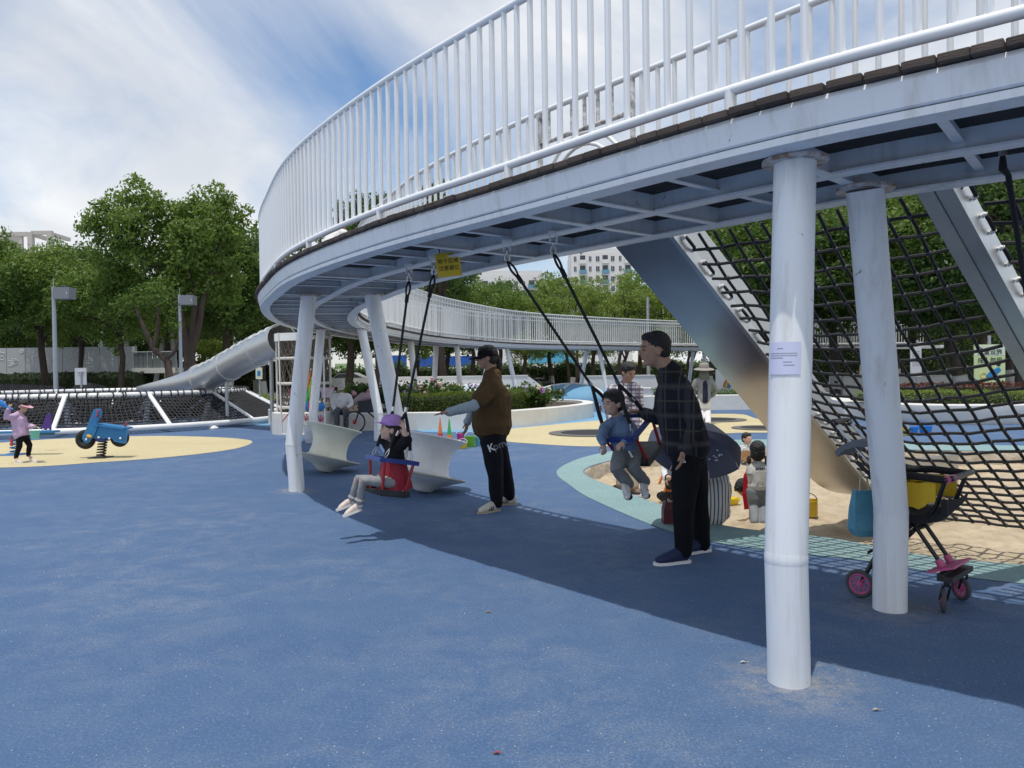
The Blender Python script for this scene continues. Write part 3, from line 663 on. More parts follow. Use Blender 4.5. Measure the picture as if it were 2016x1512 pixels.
for y, ax in ((.155, V((.5, .85, 0))), (-.165, V((.93, .37, 0)))):
    wheel(st_, (-.02, y, .07), ax, .07); T('fork', [(.0, y, .185), (.0, y, .15)], .016)
    mb = MB(); 
    for q in (-1, 1): mb.tube([V((0, y, .155)) + ax.normalized() * .018 * q, V((-.02, y, .07)) + ax.normalized() * .018 * q], .007, 6)
    mb.build('fork', MBLK, st_, world=False)
for y in (.2, -.2): wheel(st_, (-.47, y, .085), (0, 1, 0), .085); T('rear_leg', [(-.47, y * .93, .085), (-.40, y * .8, .24), (-.20, y * .6, .47)], .014)
mb = MB(); mb.bar((0, -.19, .195), (0, .18, .195), .075, .03); mb.bar((-.03, -.19, .2), (-.03, .18, .2), .03, .04); mb.build('front_axle', mat('dark_plastic', (.025, .025, .027), .5), st_, world=False)
mb = MB(); mb.bar((-.035, -.16, .235), (-.035, .15, .235), .15, .012, (-.35, 0, 1)); 
for y in (-.075, .075): mb.tube([(-.05, y, .235), (-.075, y, .275)], .022, 10)
mb.build('footrest', PINK, st_, world=False)
for y in (-.075, .075): T('front_tube', [(-.06, y, .255), (-.25, y, .53)], .0125); T('upper_tube', [(-.25, y * 1.5, .52), (-.42, y * 2.0, .74), (-.50, y * 2.2, .82)], .0125)
T('cross_rod', [(-.2, -.10, .46), (-.2, .10, .46)], .009)
for y in (-.11, .11): MB().box((-.25, y, .53), (.05, .03, .06)).build('hinge', MBLK, st_, world=False)
seat = MB(); rows = [(.02, .66), (-.06, .57), (-.16, .54), (-.26, .56), (-.36, .70), (-.42, .80)]
seat.ring_loft([[V((x, y, z - .03 * cos(y * 8))) for y in [-.17 + .34 * k / 6 for k in range(7)]] + [V((x - .012, y, z - .05 - .03 * cos(y * 8))) for y in [.17 - .34 * k / 6 for k in range(7)]] for x, z in rows]); seat.build('seat_cloth', DARKF, st_, world=False, smooth=60)
yel = MB(); yel.ring_loft([[V((-.05 - .30 * k / 10, -.187, zz + .012 * sin(k * 1.7) - (.05 * sin(pi * k / 10) if zz < .66 else 0))) for k in range(11)] + [V((-.35 + .30 * k / 10, -.181, zz)) for k in range(11)] for zz in (.625, .66, .70, .735)]); yel.build('side_cloth', mat('yellow_cloth', (.66, .43, .02), .7, bump=.4, bscale=14), st_, world=False, smooth=60)
yel = MB(); yel.ring_loft([[V((-.05 - .30 * k / 10, .187, zz)) for k in range(11)] + [V((-.35 + .30 * k / 10, .181, zz)) for k in range(11)] for zz in (.61, .66, .735)]); yel.build('side_cloth', mat('yellow_cloth'), st_, world=False, smooth=60)
for y in (-.19, .19): T('armrest', [(.0, y, .755), (-.18, y, .765), (-.40, y, .75)], .022, DARKF); T('side_tube', [(.0, y, .75), (-.05, y * .95, .60), (-.12, y * .8, .50)], .0125)
T('bumper_bar', [(0, -.20, .755), (.03, -.19, .765), (.03, .19, .765), (0, .20, .755)], .017, MBLK); T('bumper_grip', [(.012, -.205, .758), (.03, -.14, .765)], .021, PINK)
for y in (-.11, .11): T('handle_tube', [(-.42, y, .78), (-.66, y, 1.05)], .009, CHROME)
T('handle_grip', [(-.64, -.11, 1.03), (-.665, -.11, 1.055), (-.665, .11, 1.055), (-.64, .11, 1.03)], .016, MBLK)
hood = MB(); hood.ring_loft([[V((-.44 - .20 * sin(a), y, .84 + .12 * cos(a) - .2 * y * y)) for y in [-.17 + .34 * k / 6 for k in range(7)]] + [V((-.44 - .18 * sin(a), y, .82 + .10 * cos(a) - .2 * y * y)) for y in [.17 - .34 * k / 6 for k in range(7)]] for a in [-.3 + 1.6 * j / 6 for j in range(7)]]); hood.build('canopy', mat('grey_cloth', (.16, .17, .19), .8), st_, world=False, smooth=60)
bskt = MB(); bskt.ring_loft([[V((-.20, -.13, z)), V((-.20, .13, z)), V((-.44, .16, z - .16)), V((-.44, -.16, z - .16))] for z in (.44, .42)]); bskt.build('under_basket', DARKF, st_, world=False)
MB().box((.0, -.19, .60), (.03, .04, .09)).build('buckle', DARKF, st_, world=False)
# blue bag hanging from the stroller handle
bagc = W(1699, 965, 4.75)
bag = thing('shopping_bag', 'light blue bag hanging from the stroller handle beside the column', 'bag', bagc - Z3 * .28)
mb = MB(); bw = .115
mb.ring_loft([[bagc + V((x * sx, y * sy, z)) for x, y in ((-1, -1), (1, -1), (1, 1), (-1, 1))] for z, sx, sy in ((-.28, .055, .05), (-.24, .075, .055), (-.12, .07, .045), (0, .055, .025))]); mb.build('body', mat('blue_bag', (.13, .38, .50), .55, var=.6, vscale=12, col2=(.08, .26, .38), bump=.4, bscale=12), bag)
MB().tube([bagc + V((-.03, -.02, 0)), bagc + V((-.02, -.01, .07)), bagc + V((.0, 0, .10)), bagc + V((.02, -.01, .07)), bagc + V((.03, -.02, 0))], .006, 6).build('handle', mat('cream_strap', (.62, .55, .36), .7), bag)
# wheel of a second pushchair cut by the frame
t = thing('pushchair', 'black wheel and leg of a pushchair cut by the right photo edge', 'pushchair', G(2034, 1168)); p = t.location
MB().tube([p + V((0, cos(a * pi / 12) * .062, .075 + sin(a * pi / 12) * .062)) for a in range(24)], .013, 8, closed=True).build('wheel', BLACK, t, smooth=60); MB().tube([p + V((.03, 0, .075)), p + V((.12, .05, .5))], .014, 8).build('leg', MBLK, t, smooth=60)
MB().tube([p + V((.0, 0, .075)), p + V((.045, 0, .075))], .02, 8).build('hub', MBLK, t)
# ------------------------------------------------------------------ people
def remesh(mb, name, vox, m, parent, it=4, wrinkle=0, wsc=9, stretch=(1, 1, .35)):
    me = mb.mesh(name + '_raw'); bm = bmesh.new(); bm.from_mesh(me); bmesh.ops.recalc_face_normals(bm, faces=bm.faces); bm.to_mesh(me); bm.free()
    o = bpy.data.objects.new('tmp', me); COL.objects.link(o)
    a = o.modifiers.new('r', 'REMESH'); a.mode = 'VOXEL'; a.voxel_size = vox; a.adaptivity = 0
    b = o.modifiers.new('s', 'SMOOTH'); b.factor = .5; b.iterations = it
    dg = bpy.context.evaluated_depsgraph_get(); out = bpy.data.meshes.new_from_object(o.evaluated_get(dg)); bpy.data.objects.remove(o); bpy.data.meshes.remove(me)
    off = wloc(parent); nv = len(out.vertices); no = [v.normal.copy() for v in out.vertices]
    for i, v in enumerate(out.vertices):
        p = v.co
        if wrinkle:
            q = V((p.x * stretch[0], p.y * stretch[1], p.z * stretch[2])) * wsc
            h = 1 - abs(mnoise.noise(q)) * 2.2
            v.co = p + no[i] * (wrinkle * (h * .7 + .6 * mnoise.noise(q * 2.3 + V((5, 2, 1)))))
    for v in out.vertices: v.co -= off
    out.name = name; out.materials.clear(); out.materials.append(m); smooth_mesh(out, 180)
    return link(name, out, parent)
SKIN = mat('skin_tan', (.40, .235, .16), .5, var=.3, vscale=14, col2=(.36, .19, .125), spec=.35); SKINF = mat('skin_fair', (.55, .36, .27), .5, var=.3, vscale=16, col2=(.52, .31, .23), spec=.35); SKIND = mat('skin_weathered', (.25, .14, .09), .55)
HAIR = mat('black_hair', (.010, .009, .009), .45, bump=.5, bscale=160); LIP = mat('lip', (.34, .13, .11), .5); EYEM = mat('eye_dark', (.012, .01, .01), .25)
def add_head(mb, c, R, H, child=False):
    E = lambda p, r: mb.ball(c + R @ (V(p) * H), tuple(q * H for q in r), 20, 14, R)
    E((-.07, 0, .10), (.42, .335, .40)); E((.06, 0, -.12), (.29, .27, .35)); E((.10, 0, -.33 if not child else -.29), (.20, .185, .15)); E((.27, 0, -.40 if not child else -.36), (.07, .09, .07))
    E((.27, 0, .08), (.12, .22, .09)); E((.22, .14, -.10), (.12, .11, .13)); E((.22, -.14, -.10), (.12, .11, .13))
    nl = .40 if child else .44
    mb.limb([c + R @ (V(p) * H) for p in ((.33, 0, .06), (.36, 0, -.02), (nl - .02, 0, -.11))], [(.035 * H, .035 * H), (.045 * H, .045 * H), (.06 * H, .055 * H)], R @ V((0, 1, 0)), 10)
    E((.335, 0, -.20), (.05, .08, .03)); E((.33, 0, -.265), (.05, .075, .028))
    for y in (1, -1): E((-.05, .335 * y, -.06), (.085, .04, .13))
def add_hand(mb, wr, d, pn, L, curl, thumb, spread=.10):
    d = V(d).normalized(); pn = V(pn); pn = (pn - d * pn.dot(d)).normalized(); s = pn.cross(d) * thumb; k = L / .18
    mb.limb([wr - d * .02 * k, wr + d * .03 * k, wr + d * .085 * k], [(.027 * k, .021 * k), (.036 * k, .019 * k), (.040 * k, .015 * k)], s, 12)
    for i, ln in enumerate((.070, .078, .073, .058)):
        q = i - 1.5; b = wr + d * (.085 - .004 * abs(q)) * k - s * (q * .0205 * k); dd = (d - s * (q * spread)).normalized(); pts = [b - dd * .015 * k, b]; a = 0
        for f in (.45, .32, .23):
            a += curl; pts.append(pts[-1] + (dd * cos(a) + pn * sin(a)) * (ln * f * k))
        mb.limb(pts, [.0092 * k, .0092 * k, .0088 * k, .008 * k, .0068 * k], None, 8)
    b = wr + d * .025 * k + s * .03 * k; t1 = (d * .7 + s * .75 + pn * .2).normalized(); t2 = (d * .9 + s * .25 + pn * (.2 + .4 * curl)).normalized()
    mb.limb([b - t1 * .02 * k, b + t1 * .015 * k, b + t1 * .042 * k, b + t1 * .042 * k + t2 * .035 * k], [.013 * k, .0125 * k, .010 * k, .008 * k], None, 8)
def hair_cap(label, t, c, R, H, m, extra=None, vox=.006, sc=1, low=False):
    mb = MB(); E = lambda p, r: mb.ball(c + R @ (V(p) * H), tuple(q * H * sc for q in r), 20, 14, R)
    E((-.10, 0, .165), (.425, .365, .385)); E((-.21, 0, -.03), (.29, .325, .33)); E((.10, 0, .36), (.24, .28, .14))
    if low: E((-.16, 0, -.12), (.30, .345, .34))
    for p, r in (extra or []): E(p, r)
    return remesh(mb, 'hair', vox, m, t, 2, .006 * H / .22, 60, (1, 1, .6))
def person(label, loc, J, k=1.0, skin=SKIN, top=None, bottom=None, shoe=None, sole=None, vox=.007, H=.225, side=(0, -1, 0), hf=(-1, 0, 0), hu=(0, 0, 1), sleeve=1.0, tw=1.0, child=False, hair=True, hairkw=None,
           hands=(None, None), legr=1.0, hem=None, wr=.006, cuff=None, tf=1.0, group=None, skirt=None, name='person', toes=None, shoe_len=.25, neckw=1.0, armr=1.0, solemat=None):
    """J: joints in world places; l = own left, r = own right"""
    t = thing(name, label, 'person', loc, 0, group); side = V(side).normalized()
    hf = V(hf).normalized(); hu_ = V(hu); hl = hu_.cross(hf).normalized(); R = Matrix((hf, hl, hf.cross(hl))).transposed(); hc = J['head']
    nk, ch, wa, pe = J['neck'], J['chest'], J['waist'], J['pelvis']
    hip = {'l': J.get('hipl', pe + side * .085 * k * tw), 'r': J.get('hipr', pe - side * .085 * k * tw)}
    # body under the clothes: one continuous surface with head, hands and feet
    b = MB(); add_head(b, hc, R, H, child)
    b.limb([nk, nk.lerp(hc, .35), hc - R @ V((.08 * H, 0, .18 * H))], [.070 * k * neckw, .062 * k * neckw, .062 * k * neckw], side, 14)
    b.limb([pe, wa, ch, nk.lerp(ch, .25)], [(.15 * k * tw, .10 * k * tw), (.13 * k * tw, .095 * k * tw), (.15 * k * tw, .105 * k * tw), (.10 * k, .06 * k)], side)
    for q in 'lr':
        sh, el, wrs = J['sh' + q], J['el' + q], J['wr' + q]
        b.limb([nk.lerp(ch, .3), sh], [.048 * k, .045 * k], None, 10); b.limb([sh, sh.lerp(el, .5), el], [.05 * k * armr, .046 * k * armr, .038 * k * armr], None, 12); b.limb([el, el.lerp(wrs, .35), wrs], [.038 * k * armr, .040 * k * armr, .026 * k], None, 12)
        hs = hands[0 if q == 'l' else 1]
        if hs: add_hand(b, wrs, hs[0], hs[1], .18 * k * (hs[4] if len(hs) > 4 else 1), hs[2], hs[3])
        else: d = (wrs - el).normalized(); add_hand(b, wrs, d, side * (-1 if q == 'l' else 1), .17 * k, .25, 1)
        kn, an = J['kn' + q], J['an' + q]
        b.limb([hip[q], hip[q].lerp(kn, .5), kn], [.075 * k, .068 * k, .05 * k], None, 12); b.limb([kn, kn.lerp(an, .35), an], [.05 * k, .052 * k, .034 * k], None, 12)
        b.limb([an, an + (J['to' + q] - an) * .5], [.033 * k, .025 * k], None, 10)
    remesh(b, 'body', vox, skin, t, 3)
    # face
    small = hc.y < 11
    if small:
        for y in (1, -1):
            MB().ball(hc + R @ (V((.335, .135 * y, -.005)) * H), tuple(q * H for q in (.022, .052, .018)), 10, 7, R).build('eye', EYEM, t, smooth=180)
            MB().limb([hc + R @ (V((.365, .06 * y, .075)) * H), hc + R @ (V((.355, .14 * y, .10)) * H), hc + R @ (V((.30, .22 * y, .085)) * H)], [.012 * H, .018 * H, .010 * H], None, 8).build('eyebrow', HAIR, t, smooth=180)
        MB().ball(hc + R @ (V((.362, 0, -.235)) * H), tuple(q * H for q in (.026, .075, .018)), 10, 7, R).build('mouth', LIP, t, smooth=180)
    if hair: hair_cap(label, t, hc, R, H, HAIR, vox=max(.006, vox * .8), **(hairkw or {}))
    # clothes
    if top is not None:
        c = MB(); x = .018 * k; lo = J.get('hem', pe)
        c.limb([lo, wa, ch, nk.lerp(ch, .45), nk.lerp(ch, .12)], [(.165 * k * tw + x, (.125 * k * tw + x) * tf), (.15 * k * tw + x, (.12 * k * tw + x) * tf), (.16 * k * tw + x, (.12 * k * tw + x) * tf), (.15 * k + x, .09 * k + x), (.078 * k, .072 * k)], side, 20); c.limb([nk.lerp(ch, .25), nk, nk.lerp(hc, .10)], [.095 * k, .088 * k * neckw, .074 * k * neckw], None, 14)
        for q in 'lr':
            sh, el, wrs = J['sh' + q], J['el' + q], J['wr' + q]
            c.limb([nk.lerp(ch, .25), nk.lerp(sh, .6), sh], [.068 * k, .072 * k, .072 * k], None, 12)
            if sleeve >= 1: c.limb([sh, sh.lerp(el, .5), el, el.lerp(wrs, .5), el.lerp(wrs, .97)], [.070 * k * armr, .066 * k * armr, .056 * k * armr, .05 * k * armr, .042 * k * armr], None, 14)
            else: c.limb([sh, sh.lerp(el, .5 * sleeve), sh.lerp(el, sleeve)], [.074 * k, .078 * k, .080 * k], None, 14)
        remesh(c, 'top', vox, top, t, 4, wr * 1.9 * k, 8 / k)
    if cuff is not None:
        for q in 'lr':
            el, wrs = J['el' + q], J['wr' + q]; a = J['sh' + q].lerp(el, .55); c = MB(); c.limb([a, el, el.lerp(wrs, .5), el.lerp(wrs, .85), wrs + (wrs - el).normalized() * .015], [.056 * k, .056 * k, .052 * k, .043 * k, .044 * k], None, 14); remesh(c, 'arm_sleeve', vox, cuff, t, 2, .004, 20)
    if bottom is not None:
        c = MB(); c.limb([pe + (wa - pe) * .35, pe - (wa - pe) * .15], [(.155 * k * tw, .12 * k * tw), (.165 * k * tw, .125 * k * tw)], side, 18)
        for q in 'lr':
            kn, an = J['kn' + q], J['an' + q]; l_ = legr
            c.limb([hip[q], hip[q].lerp(kn, .5), kn, kn.lerp(an, .5), kn.lerp(an, .95)], [.098 * k * l_, .092 * k * l_, .072 * k * l_, .066 * k * l_, .056 * k * l_], None, 16)
        remesh(c, 'trousers', vox, bottom, t, 4, wr * 1.7 * k, 8 / k)
    if skirt is not None: 
        c = MB(); a, b_ = skirt[2], skirt[1]; ax = (b_ - a); fr2 = frame(ax, side); n_ = 28; rings = []
        for i in range(7):
            f = i / 6; rings.append([a + ax * f + (fr2[1] * cos(2 * pi * j / n_) * (.19 + .045 * f) + fr2[2] * sin(2 * pi * j / n_) * (.16 + .09 * f)) * k * (1 + .10 * f * sin(j * 2.7 + i)) + Z3 * (.012 * f * sin(j * 1.9)) for j in range(n_)])
        c.ring_loft(rings, True, True); c.build('skirt', skirt[0], t, smooth=60)
    if shoe is not None:
        for q in 'lr':
            an, to = J['an' + q], J['to' + q]; d = (to - an); L_ = shoe_len; dn = toes[0 if q == 'l' else 1] if toes else Z3
            fz = (d - dn * d.dot(dn)).normalized(); he = to - fz * L_; s_ = dn.cross(fz)
            c = MB(); h_ = .048 * L_ / .25
            c.limb([he + fz * .03 + dn * h_ * 1.15, he + fz * L_ * .35 + dn * h_ * 1.15, he + fz * L_ * .7 + dn * h_ * .8, to - fz * .03 + dn * h_ * .62], [(.034 * L_ / .25, h_ * 1.05), (.037 * L_ / .25, h_ * 1.0), (.044 * L_ / .25, h_ * .72), (.036 * L_ / .25, h_ * .5)], s_, 14)
            c.limb([he + fz * .045 + dn * h_ * 1.2, an.lerp(he + fz * .05 + dn * h_ * 1.6, .55)], [(.034 * L_ / .25, .036 * L_ / .25), (.035 * L_ / .25, .038 * L_ / .25)], s_, 12)
            so_ = remesh(c, 'shoe', max(.006, vox * .7), shoe, t, 2)
            c = MB(); w2 = .043 * L_ / .25
            c.ring_loft([[he + fz * (L_ * f) + s_ * (w * g) + dn * z for g, z in ((-1, .0), (1, .0), (1, .02), (-1, .02))] for f, w in ((-.02, w2 * .55), (.05, w2 * .85), (.35, w2 * .85), (.7, w2 * 1.08), (.9, w2 * .85), (1.02, w2 * .35))])
            c.build('sole', sole or CLEAT, so_, smooth=35)
    t['_R'] = 0; del t['_R']
    return t, R
def plaid(name, base, l1, l2, sc=14, rough=.8, w1=.62, w2=.85, rot=.0):
    m = bpy.data.materials.new(name); m.use_nodes = True; t = m.node_tree; L = t.links.new; b = t.nodes['Principled BSDF']; b.inputs['Roughness'].default_value = rough; b.inputs['Specular IOR Level'].default_value = .2
    tcn = t.nodes.new('ShaderNodeTexCoord'); mp_ = t.nodes.new('ShaderNodeMapping'); mp_.inputs['Rotation'].default_value = (0, rot, radians(20)); L(tcn.outputs['Object'], mp_.inputs[0]); sx = t.nodes.new('ShaderNodeSeparateXYZ'); L(mp_.outputs[0], sx.inputs[0])
    def band(o, th, ph=0, f=sc):
        a = t.nodes.new('ShaderNodeMath'); a.operation = 'MULTIPLY_ADD'; a.inputs[1].default_value = f; a.inputs[2].default_value = ph; L(o, a.inputs[0])
        s_ = t.nodes.new('ShaderNodeMath'); s_.operation = 'SINE'; s_.use_clamp = False; L(a.outputs[0], s_.inputs[0]); g = t.nodes.new('ShaderNodeMath'); g.operation = 'GREATER_THAN'; g.inputs[1].default_value = th; L(s_.outputs[0], g.inputs[0]); return g.outputs[0]
    def mx(f, a, c, am=.6):
        x = t.nodes.new('ShaderNodeMix'); x.data_type = 'RGBA'; q = t.nodes.new('ShaderNodeMath'); q.operation = 'MULTIPLY'; q.inputs[1].default_value = am; L(f, q.inputs[0]); L(q.outputs[0], x.inputs[0]); L(a, x.inputs[6]) if not isinstance(a, tuple) else setattr(x.inputs[6], 'default_value', (*a, 1)); x.inputs[7].default_value = (*c, 1); return x.outputs[2]
    c = mx(band(sx.outputs['X'], w1), base, l1); c = mx(band(sx.outputs['Z'], w1, 1), c, l1); c = mx(band(sx.outputs['X'], w2, 2.2, sc * 2), c, l2, .7); c = mx(band(sx.outputs['Z'], w2, .4, sc * 2), c, l2, .7)
    L(c, b.inputs['Base Color']); MATS[name] = m; return m
def stripes(name, a_, b_, f=90):
    m = bpy.data.materials.new(name); m.use_nodes = True; t = m.node_tree; L = t.links.new; b = t.nodes['Principled BSDF']; b.inputs['Roughness'].default_value = .8
    tcn = t.nodes.new('ShaderNodeTexCoord'); w_ = t.nodes.new('ShaderNodeTexWave'); w_.bands_direction = 'X'; w_.inputs['Scale'].default_value = f; w_.inputs['Distortion'].default_value = 3.5; w_.inputs['Detail Scale'].default_value = .12; L(tcn.outputs['Object'], w_.inputs[0])
    g = t.nodes.new('ShaderNodeMath'); g.operation = 'GREATER_THAN'; g.inputs[1].default_value = .72; L(w_.outputs['Fac'], g.inputs[0]); x = t.nodes.new('ShaderNodeMix'); x.data_type = 'RGBA'; x.inputs[6].default_value = (*a_, 1); x.inputs[7].default_value = (*b_, 1); L(g.outputs[0], x.inputs[0]); L(x.outputs[2], b.inputs['Base Color']); MATS[name] = m; return m
def cloth(name, c, var=.3): return mat(name, c, .88, var=var, vscale=12, bump=.12, bscale=320, spec=.2)

# --- man pushing the boy
J = dict(head=W(1287, 688, 5.66), neck=W(1318, 731, 5.66), chest=W(1330, 795, 5.66), waist=W(1345, 848, 5.68), pelvis=W(1354, 893, 5.7), hem=W(1352, 880, 5.69),
         shl=W(1347, 775, 5.50), ell=W(1370, 838, 5.44), wrl=W(1345, 884, 5.40), shr=W(1316, 775, 5.86), elr=W(1292, 823, 6.0), wrr=W(1264, 812, 6.14),
         hipl=W(1352, 905, 5.61), knl=W(1345, 1000, 5.52), anl=W(1347, 1090, 5.54), tol=G(1289, 1113, .0), hipr=W(1362, 905, 5.79), knr=W(1374, 998, 5.83), anr=W(1383, 1076, 5.86), tor=G(1338, 1092, 0))
MANTOP = plaid('dark_plaid', (.013, .014, .02), (.05, .05, .058), (.075, .066, .055), 30, w1=.80, w2=.93)
man, mR = person('person in dark plaid shirt and black trousers leaning to push the swing', G(1350, 1100), J, 1.0, SKIN, MANTOP, cloth('black_trousers', (.006, .007, .010)), mat('navy_canvas', (.012, .02, .075), .7), CLEAT, vox=.0065, H=.255, side=(.06, -1, 0), hf=(-1, -.08, -.04), hands=((V((-.12, -.05, -1)), V((-.9, .3, 0)), .28, 1), (V((-.9, .3, .1)), V((0, -.3, -1)), .55, -1)), hairkw=dict(sc=.955), legr=1.04, tw=1.0, tf=1.14, shoe_len=.275, armr=.98)
# white sport mark on the trousers
mk = J['hipl'] + V((-.055, -.115, .0)); 
for i in range(3): MB().bar(mk + V((.010 * i, 0, -.008)), mk + V((.010 * i - .012, 0, .006 + .004 * i)), .004, .007).build('printed_mark', mat('white_print', (.75, .75, .75), .6), man)
# --- woman
J = dict(head=W(957, 704, 7.83), neck=W(970, 733, 7.85), chest=W(968, 778, 7.86), waist=W(968, 822, 7.86), pelvis=W(970, 855, 7.86), hem=W(968, 838, 7.86),
         shl=W(972, 764, 7.66), ell=W(932, 799, 7.52), wrl=W(886, 811, 7.40), shr=W(958, 765, 8.05), elr=W(934, 806, 8.12), wrr=W(921, 829, 8.05),
         hipl=W(966, 868, 7.76), knl=W(976, 938, 7.68), anl=W(978, 994, 7.70), tol=G(942, 1012), hipr=W(976, 868, 7.95), knr=W(994, 934, 8.02), anr=W(1003, 980, 8.06), tor=G(970, 995))
wom, wR = person('person in black cap and brown T-shirt reaching one arm towards the left swing', G(978, 1003), J, .98, SKIN, cloth('brown_tshirt', (.10, .060, .027)), cloth('navy_joggers', (.008, .009, .014)), mat('offwhite_shoe', (.62, .58, .50), .6), mat('beige_sole', (.45, .38, .29), .7), vox=.007, H=.235, side=(.1, -1, 0), hf=(-1, -.1, -.03), sleeve=.72, tw=1.15, tf=1.28, hands=((V((-1, -.1, -.12)), V((0, -.1, -1)), .10, -1, 1.0), (V((-.2, -.1, -1)), V((-.8, .2, 0)), .2, 1)), cuff=cloth('pale_blue_sleeve', (.36, .44, .50)), hairkw=dict(extra=[((-.45, 0, -.05), (.14, .14, .2)), ((-.56, 0, -.30), (.11, .12, .3)), ((-.60, 0, -.58), (.07, .08, .2))]), legr=1.08, shoe_len=.26)
hc = J['head']; H = .235
def cap(par, hc, R, H, m, bill=.42, rz=.40, sc=1.0, up=0, dz=0):
    hc = hc + R @ V((-.02 * H * (dz > 0), 0, dz * H))
    mb = MB(); prof_ = [(.45 * sc, .05), (.45 * sc, .14), (.43 * sc, .26), (.36 * sc, .38), (.24 * sc, .46), (.10 * sc, .50), (.001, .51)]
    rings = [[hc + R @ (V((-.07 + r * cos(a * pi / 16), r * .86 * sin(a * pi / 16), z)) * H) for a in range(32)] for r, z in prof_]
    mb.ring_loft(rings, True, False); cr_ = mb.build('cap', m, par, smooth=60)
    mb = MB(); pts = []
    for f in (0, .35, .7, 1):
        pts.append([hc + R @ (V((-.07 + .43 * sc * cos(a) + bill * f * max(0, cos(a)) ** .6, .38 * sc * sin(a) * (1 - .12 * f), .075 - .10 * f * f + up * f + .10 * (cos(a) - 1) * .3)) * H) for a in [radians(-75 + 150 * i / 12) for i in range(13)]])
    top_ = pts; bot = [[p - R @ V((0, 0, .022 * H)) for p in r] for r in pts]
    mb.ring_loft([a + list(reversed(b)) for a, b in zip(top_, bot)]); mb.build('bill', m, cr_, smooth=50)
    return cr_
cap(wom, hc, wR, H, cloth('black_cap', (.008, .008, .010)), .44)
for q in 'lr':      # dark stripes on the shoes
    an, to = J['an' + q], J['to' + q]; f = (to - an); f.z = 0; f.normalize(); s_ = V((f.y, -f.x, 0)); s_ = s_ if s_.y < 0 else -s_
    for i in range(3): b_ = to - f * (.10 + .022 * i) + s_ * .0435; MB().bar(b_ + Z3 * .022, b_ + Z3 * .062 - f * .018 - s_ * .006, .010, .004, s_).build('stripe', INK, wom)
RT = facing(V((.05, -1, .0))); RT = RT @ Matrix.Rotation(radians(21), 3, 'Z'); p0 = W(962, 884, 7.66); 
text(wom, 'K', .105, p0 + V((-.005, -.035, 0)), RT, mat('white_print'), 'printed_letter', .002, 'LEFT', .002)
c = bpy.data.curves.new('q', 'FONT')
for i, chh in enumerate('pmv.'):
    text(wom, chh, .105, W(972 + (0, 10, 20, 26)[i], 880.5 - (0, 3.5, 7, 8)[i], 7.66) + V((-.004, -.030 + .004 * i, 0)), RT, mat('grey_print', (.22, .22, .23), .6), 'printed_letter', .002, 'LEFT')
# --- girl on the swing
GL = cloth('grey_leggings', (.27, .28, .29))
J = dict(head=W(768, 845, 6.50), neck=W(774, 871, 6.52), chest=W(776, 893, 6.53), waist=W(777, 920, 6.54), pelvis=W(776, 948, 6.54), hem=W(777, 918, 6.54),
         shl=W(786, 881, 6.43), ell=W(801, 866, 6.37), wrl=W(794.5, 843, 6.36), shr=W(767, 881, 6.63), elr=W(757, 866, 6.75), wrr=W(764, 842, 6.79),
         hipl=W(772, 950, 6.46), knl=W(714, 946, 6.34), anl=W(708, 992, 6.38), tol=W(676, 1019, 6.28), hipr=W(772, 948, 6.60), knr=W(704, 943, 6.50), anr=W(694, 986, 6.54), tor=W(663, 1007, 6.45))
girl, gR = person('small child in purple sun hat, black top and red tutu sitting on the swing', V((g_seat.x, g_seat.y, 0)), J, .60, SKINF, cloth('black_jumper', (.010, .010, .013)), GL, mat('pale_pink_shoe', (.66, .55, .50), .6, var=.4, vscale=30, col2=(.5, .38, .34)), mat('white_sole', (.74, .72, .68), .6), vox=.0055, H=.205, side=(.5, -.85, 0), hf=(-.97, -.25, .10), child=True, sleeve=.999, hands=((V((-.2, .0, 1)), V((-.6, -.7, 0)), .62, 1, 1.0), (V((.1, 0, 1)), V((-.6, .5, 0)), .6, -1)), legr=.86, toes=(V((-.28, 0, .96)), V((-.28, 0, .96))), shoe_len=.165, skirt=(mat('red_tulle', (.30, .012, .03), .7, var=.6, vscale=40, col2=(.20, .008, .02)), W(777, 962, 6.56), W(775, 903, 6.54)), hairkw=dict(low=True, extra=[((-.30, 0, -.30), (.16, .26, .25))]), wr=.004)
cap(girl, J['head'], gR, .205, cloth('lilac_hat', (.40, .24, .56)), .34, sc=1.10, up=.16, dz=.13)
fl = MB(); fl.ring_loft([[J['head'] + gR @ (V((-.36 - .3 * f + .04 * sin(9 * a), .34 * sin(a) * (1 + .3 * f), .05 - .55 * f)) * .205) for a in [-1.2 + 2.4 * i / 12 for i in range(13)]] + [J['head'] + gR @ (V((-.39 - .3 * f + .04 * sin(9 * a), .34 * sin(a) * (1 + .3 * f), .05 - .55 * f)) * .205) for a in [1.2 - 2.4 * i / 12 for i in range(13)]] for f in (0, .5, 1)]); fl.build('neck_flap', mat('pink_cloth', (.66, .46, .50), .8), girl, smooth=60)
for q in 'lr':
    kn, an = J['kn' + q], J['an' + q]; d = (an - kn).normalized(); MB().tube([kn.lerp(an, .74), kn.lerp(an, .82)], [.036, .047], 14).build('ankle_frill', GL, girl, smooth=60)
    MB().tube([kn.lerp(an, .93), an + d * .02], .027, 12).build('sock', mat('white_cloth', (.72, .71, .69), .85), girl, smooth=60)
def frame_m(d): a_, b_, c_ = frame(d); return Matrix((b_, c_, a_)).transposed()
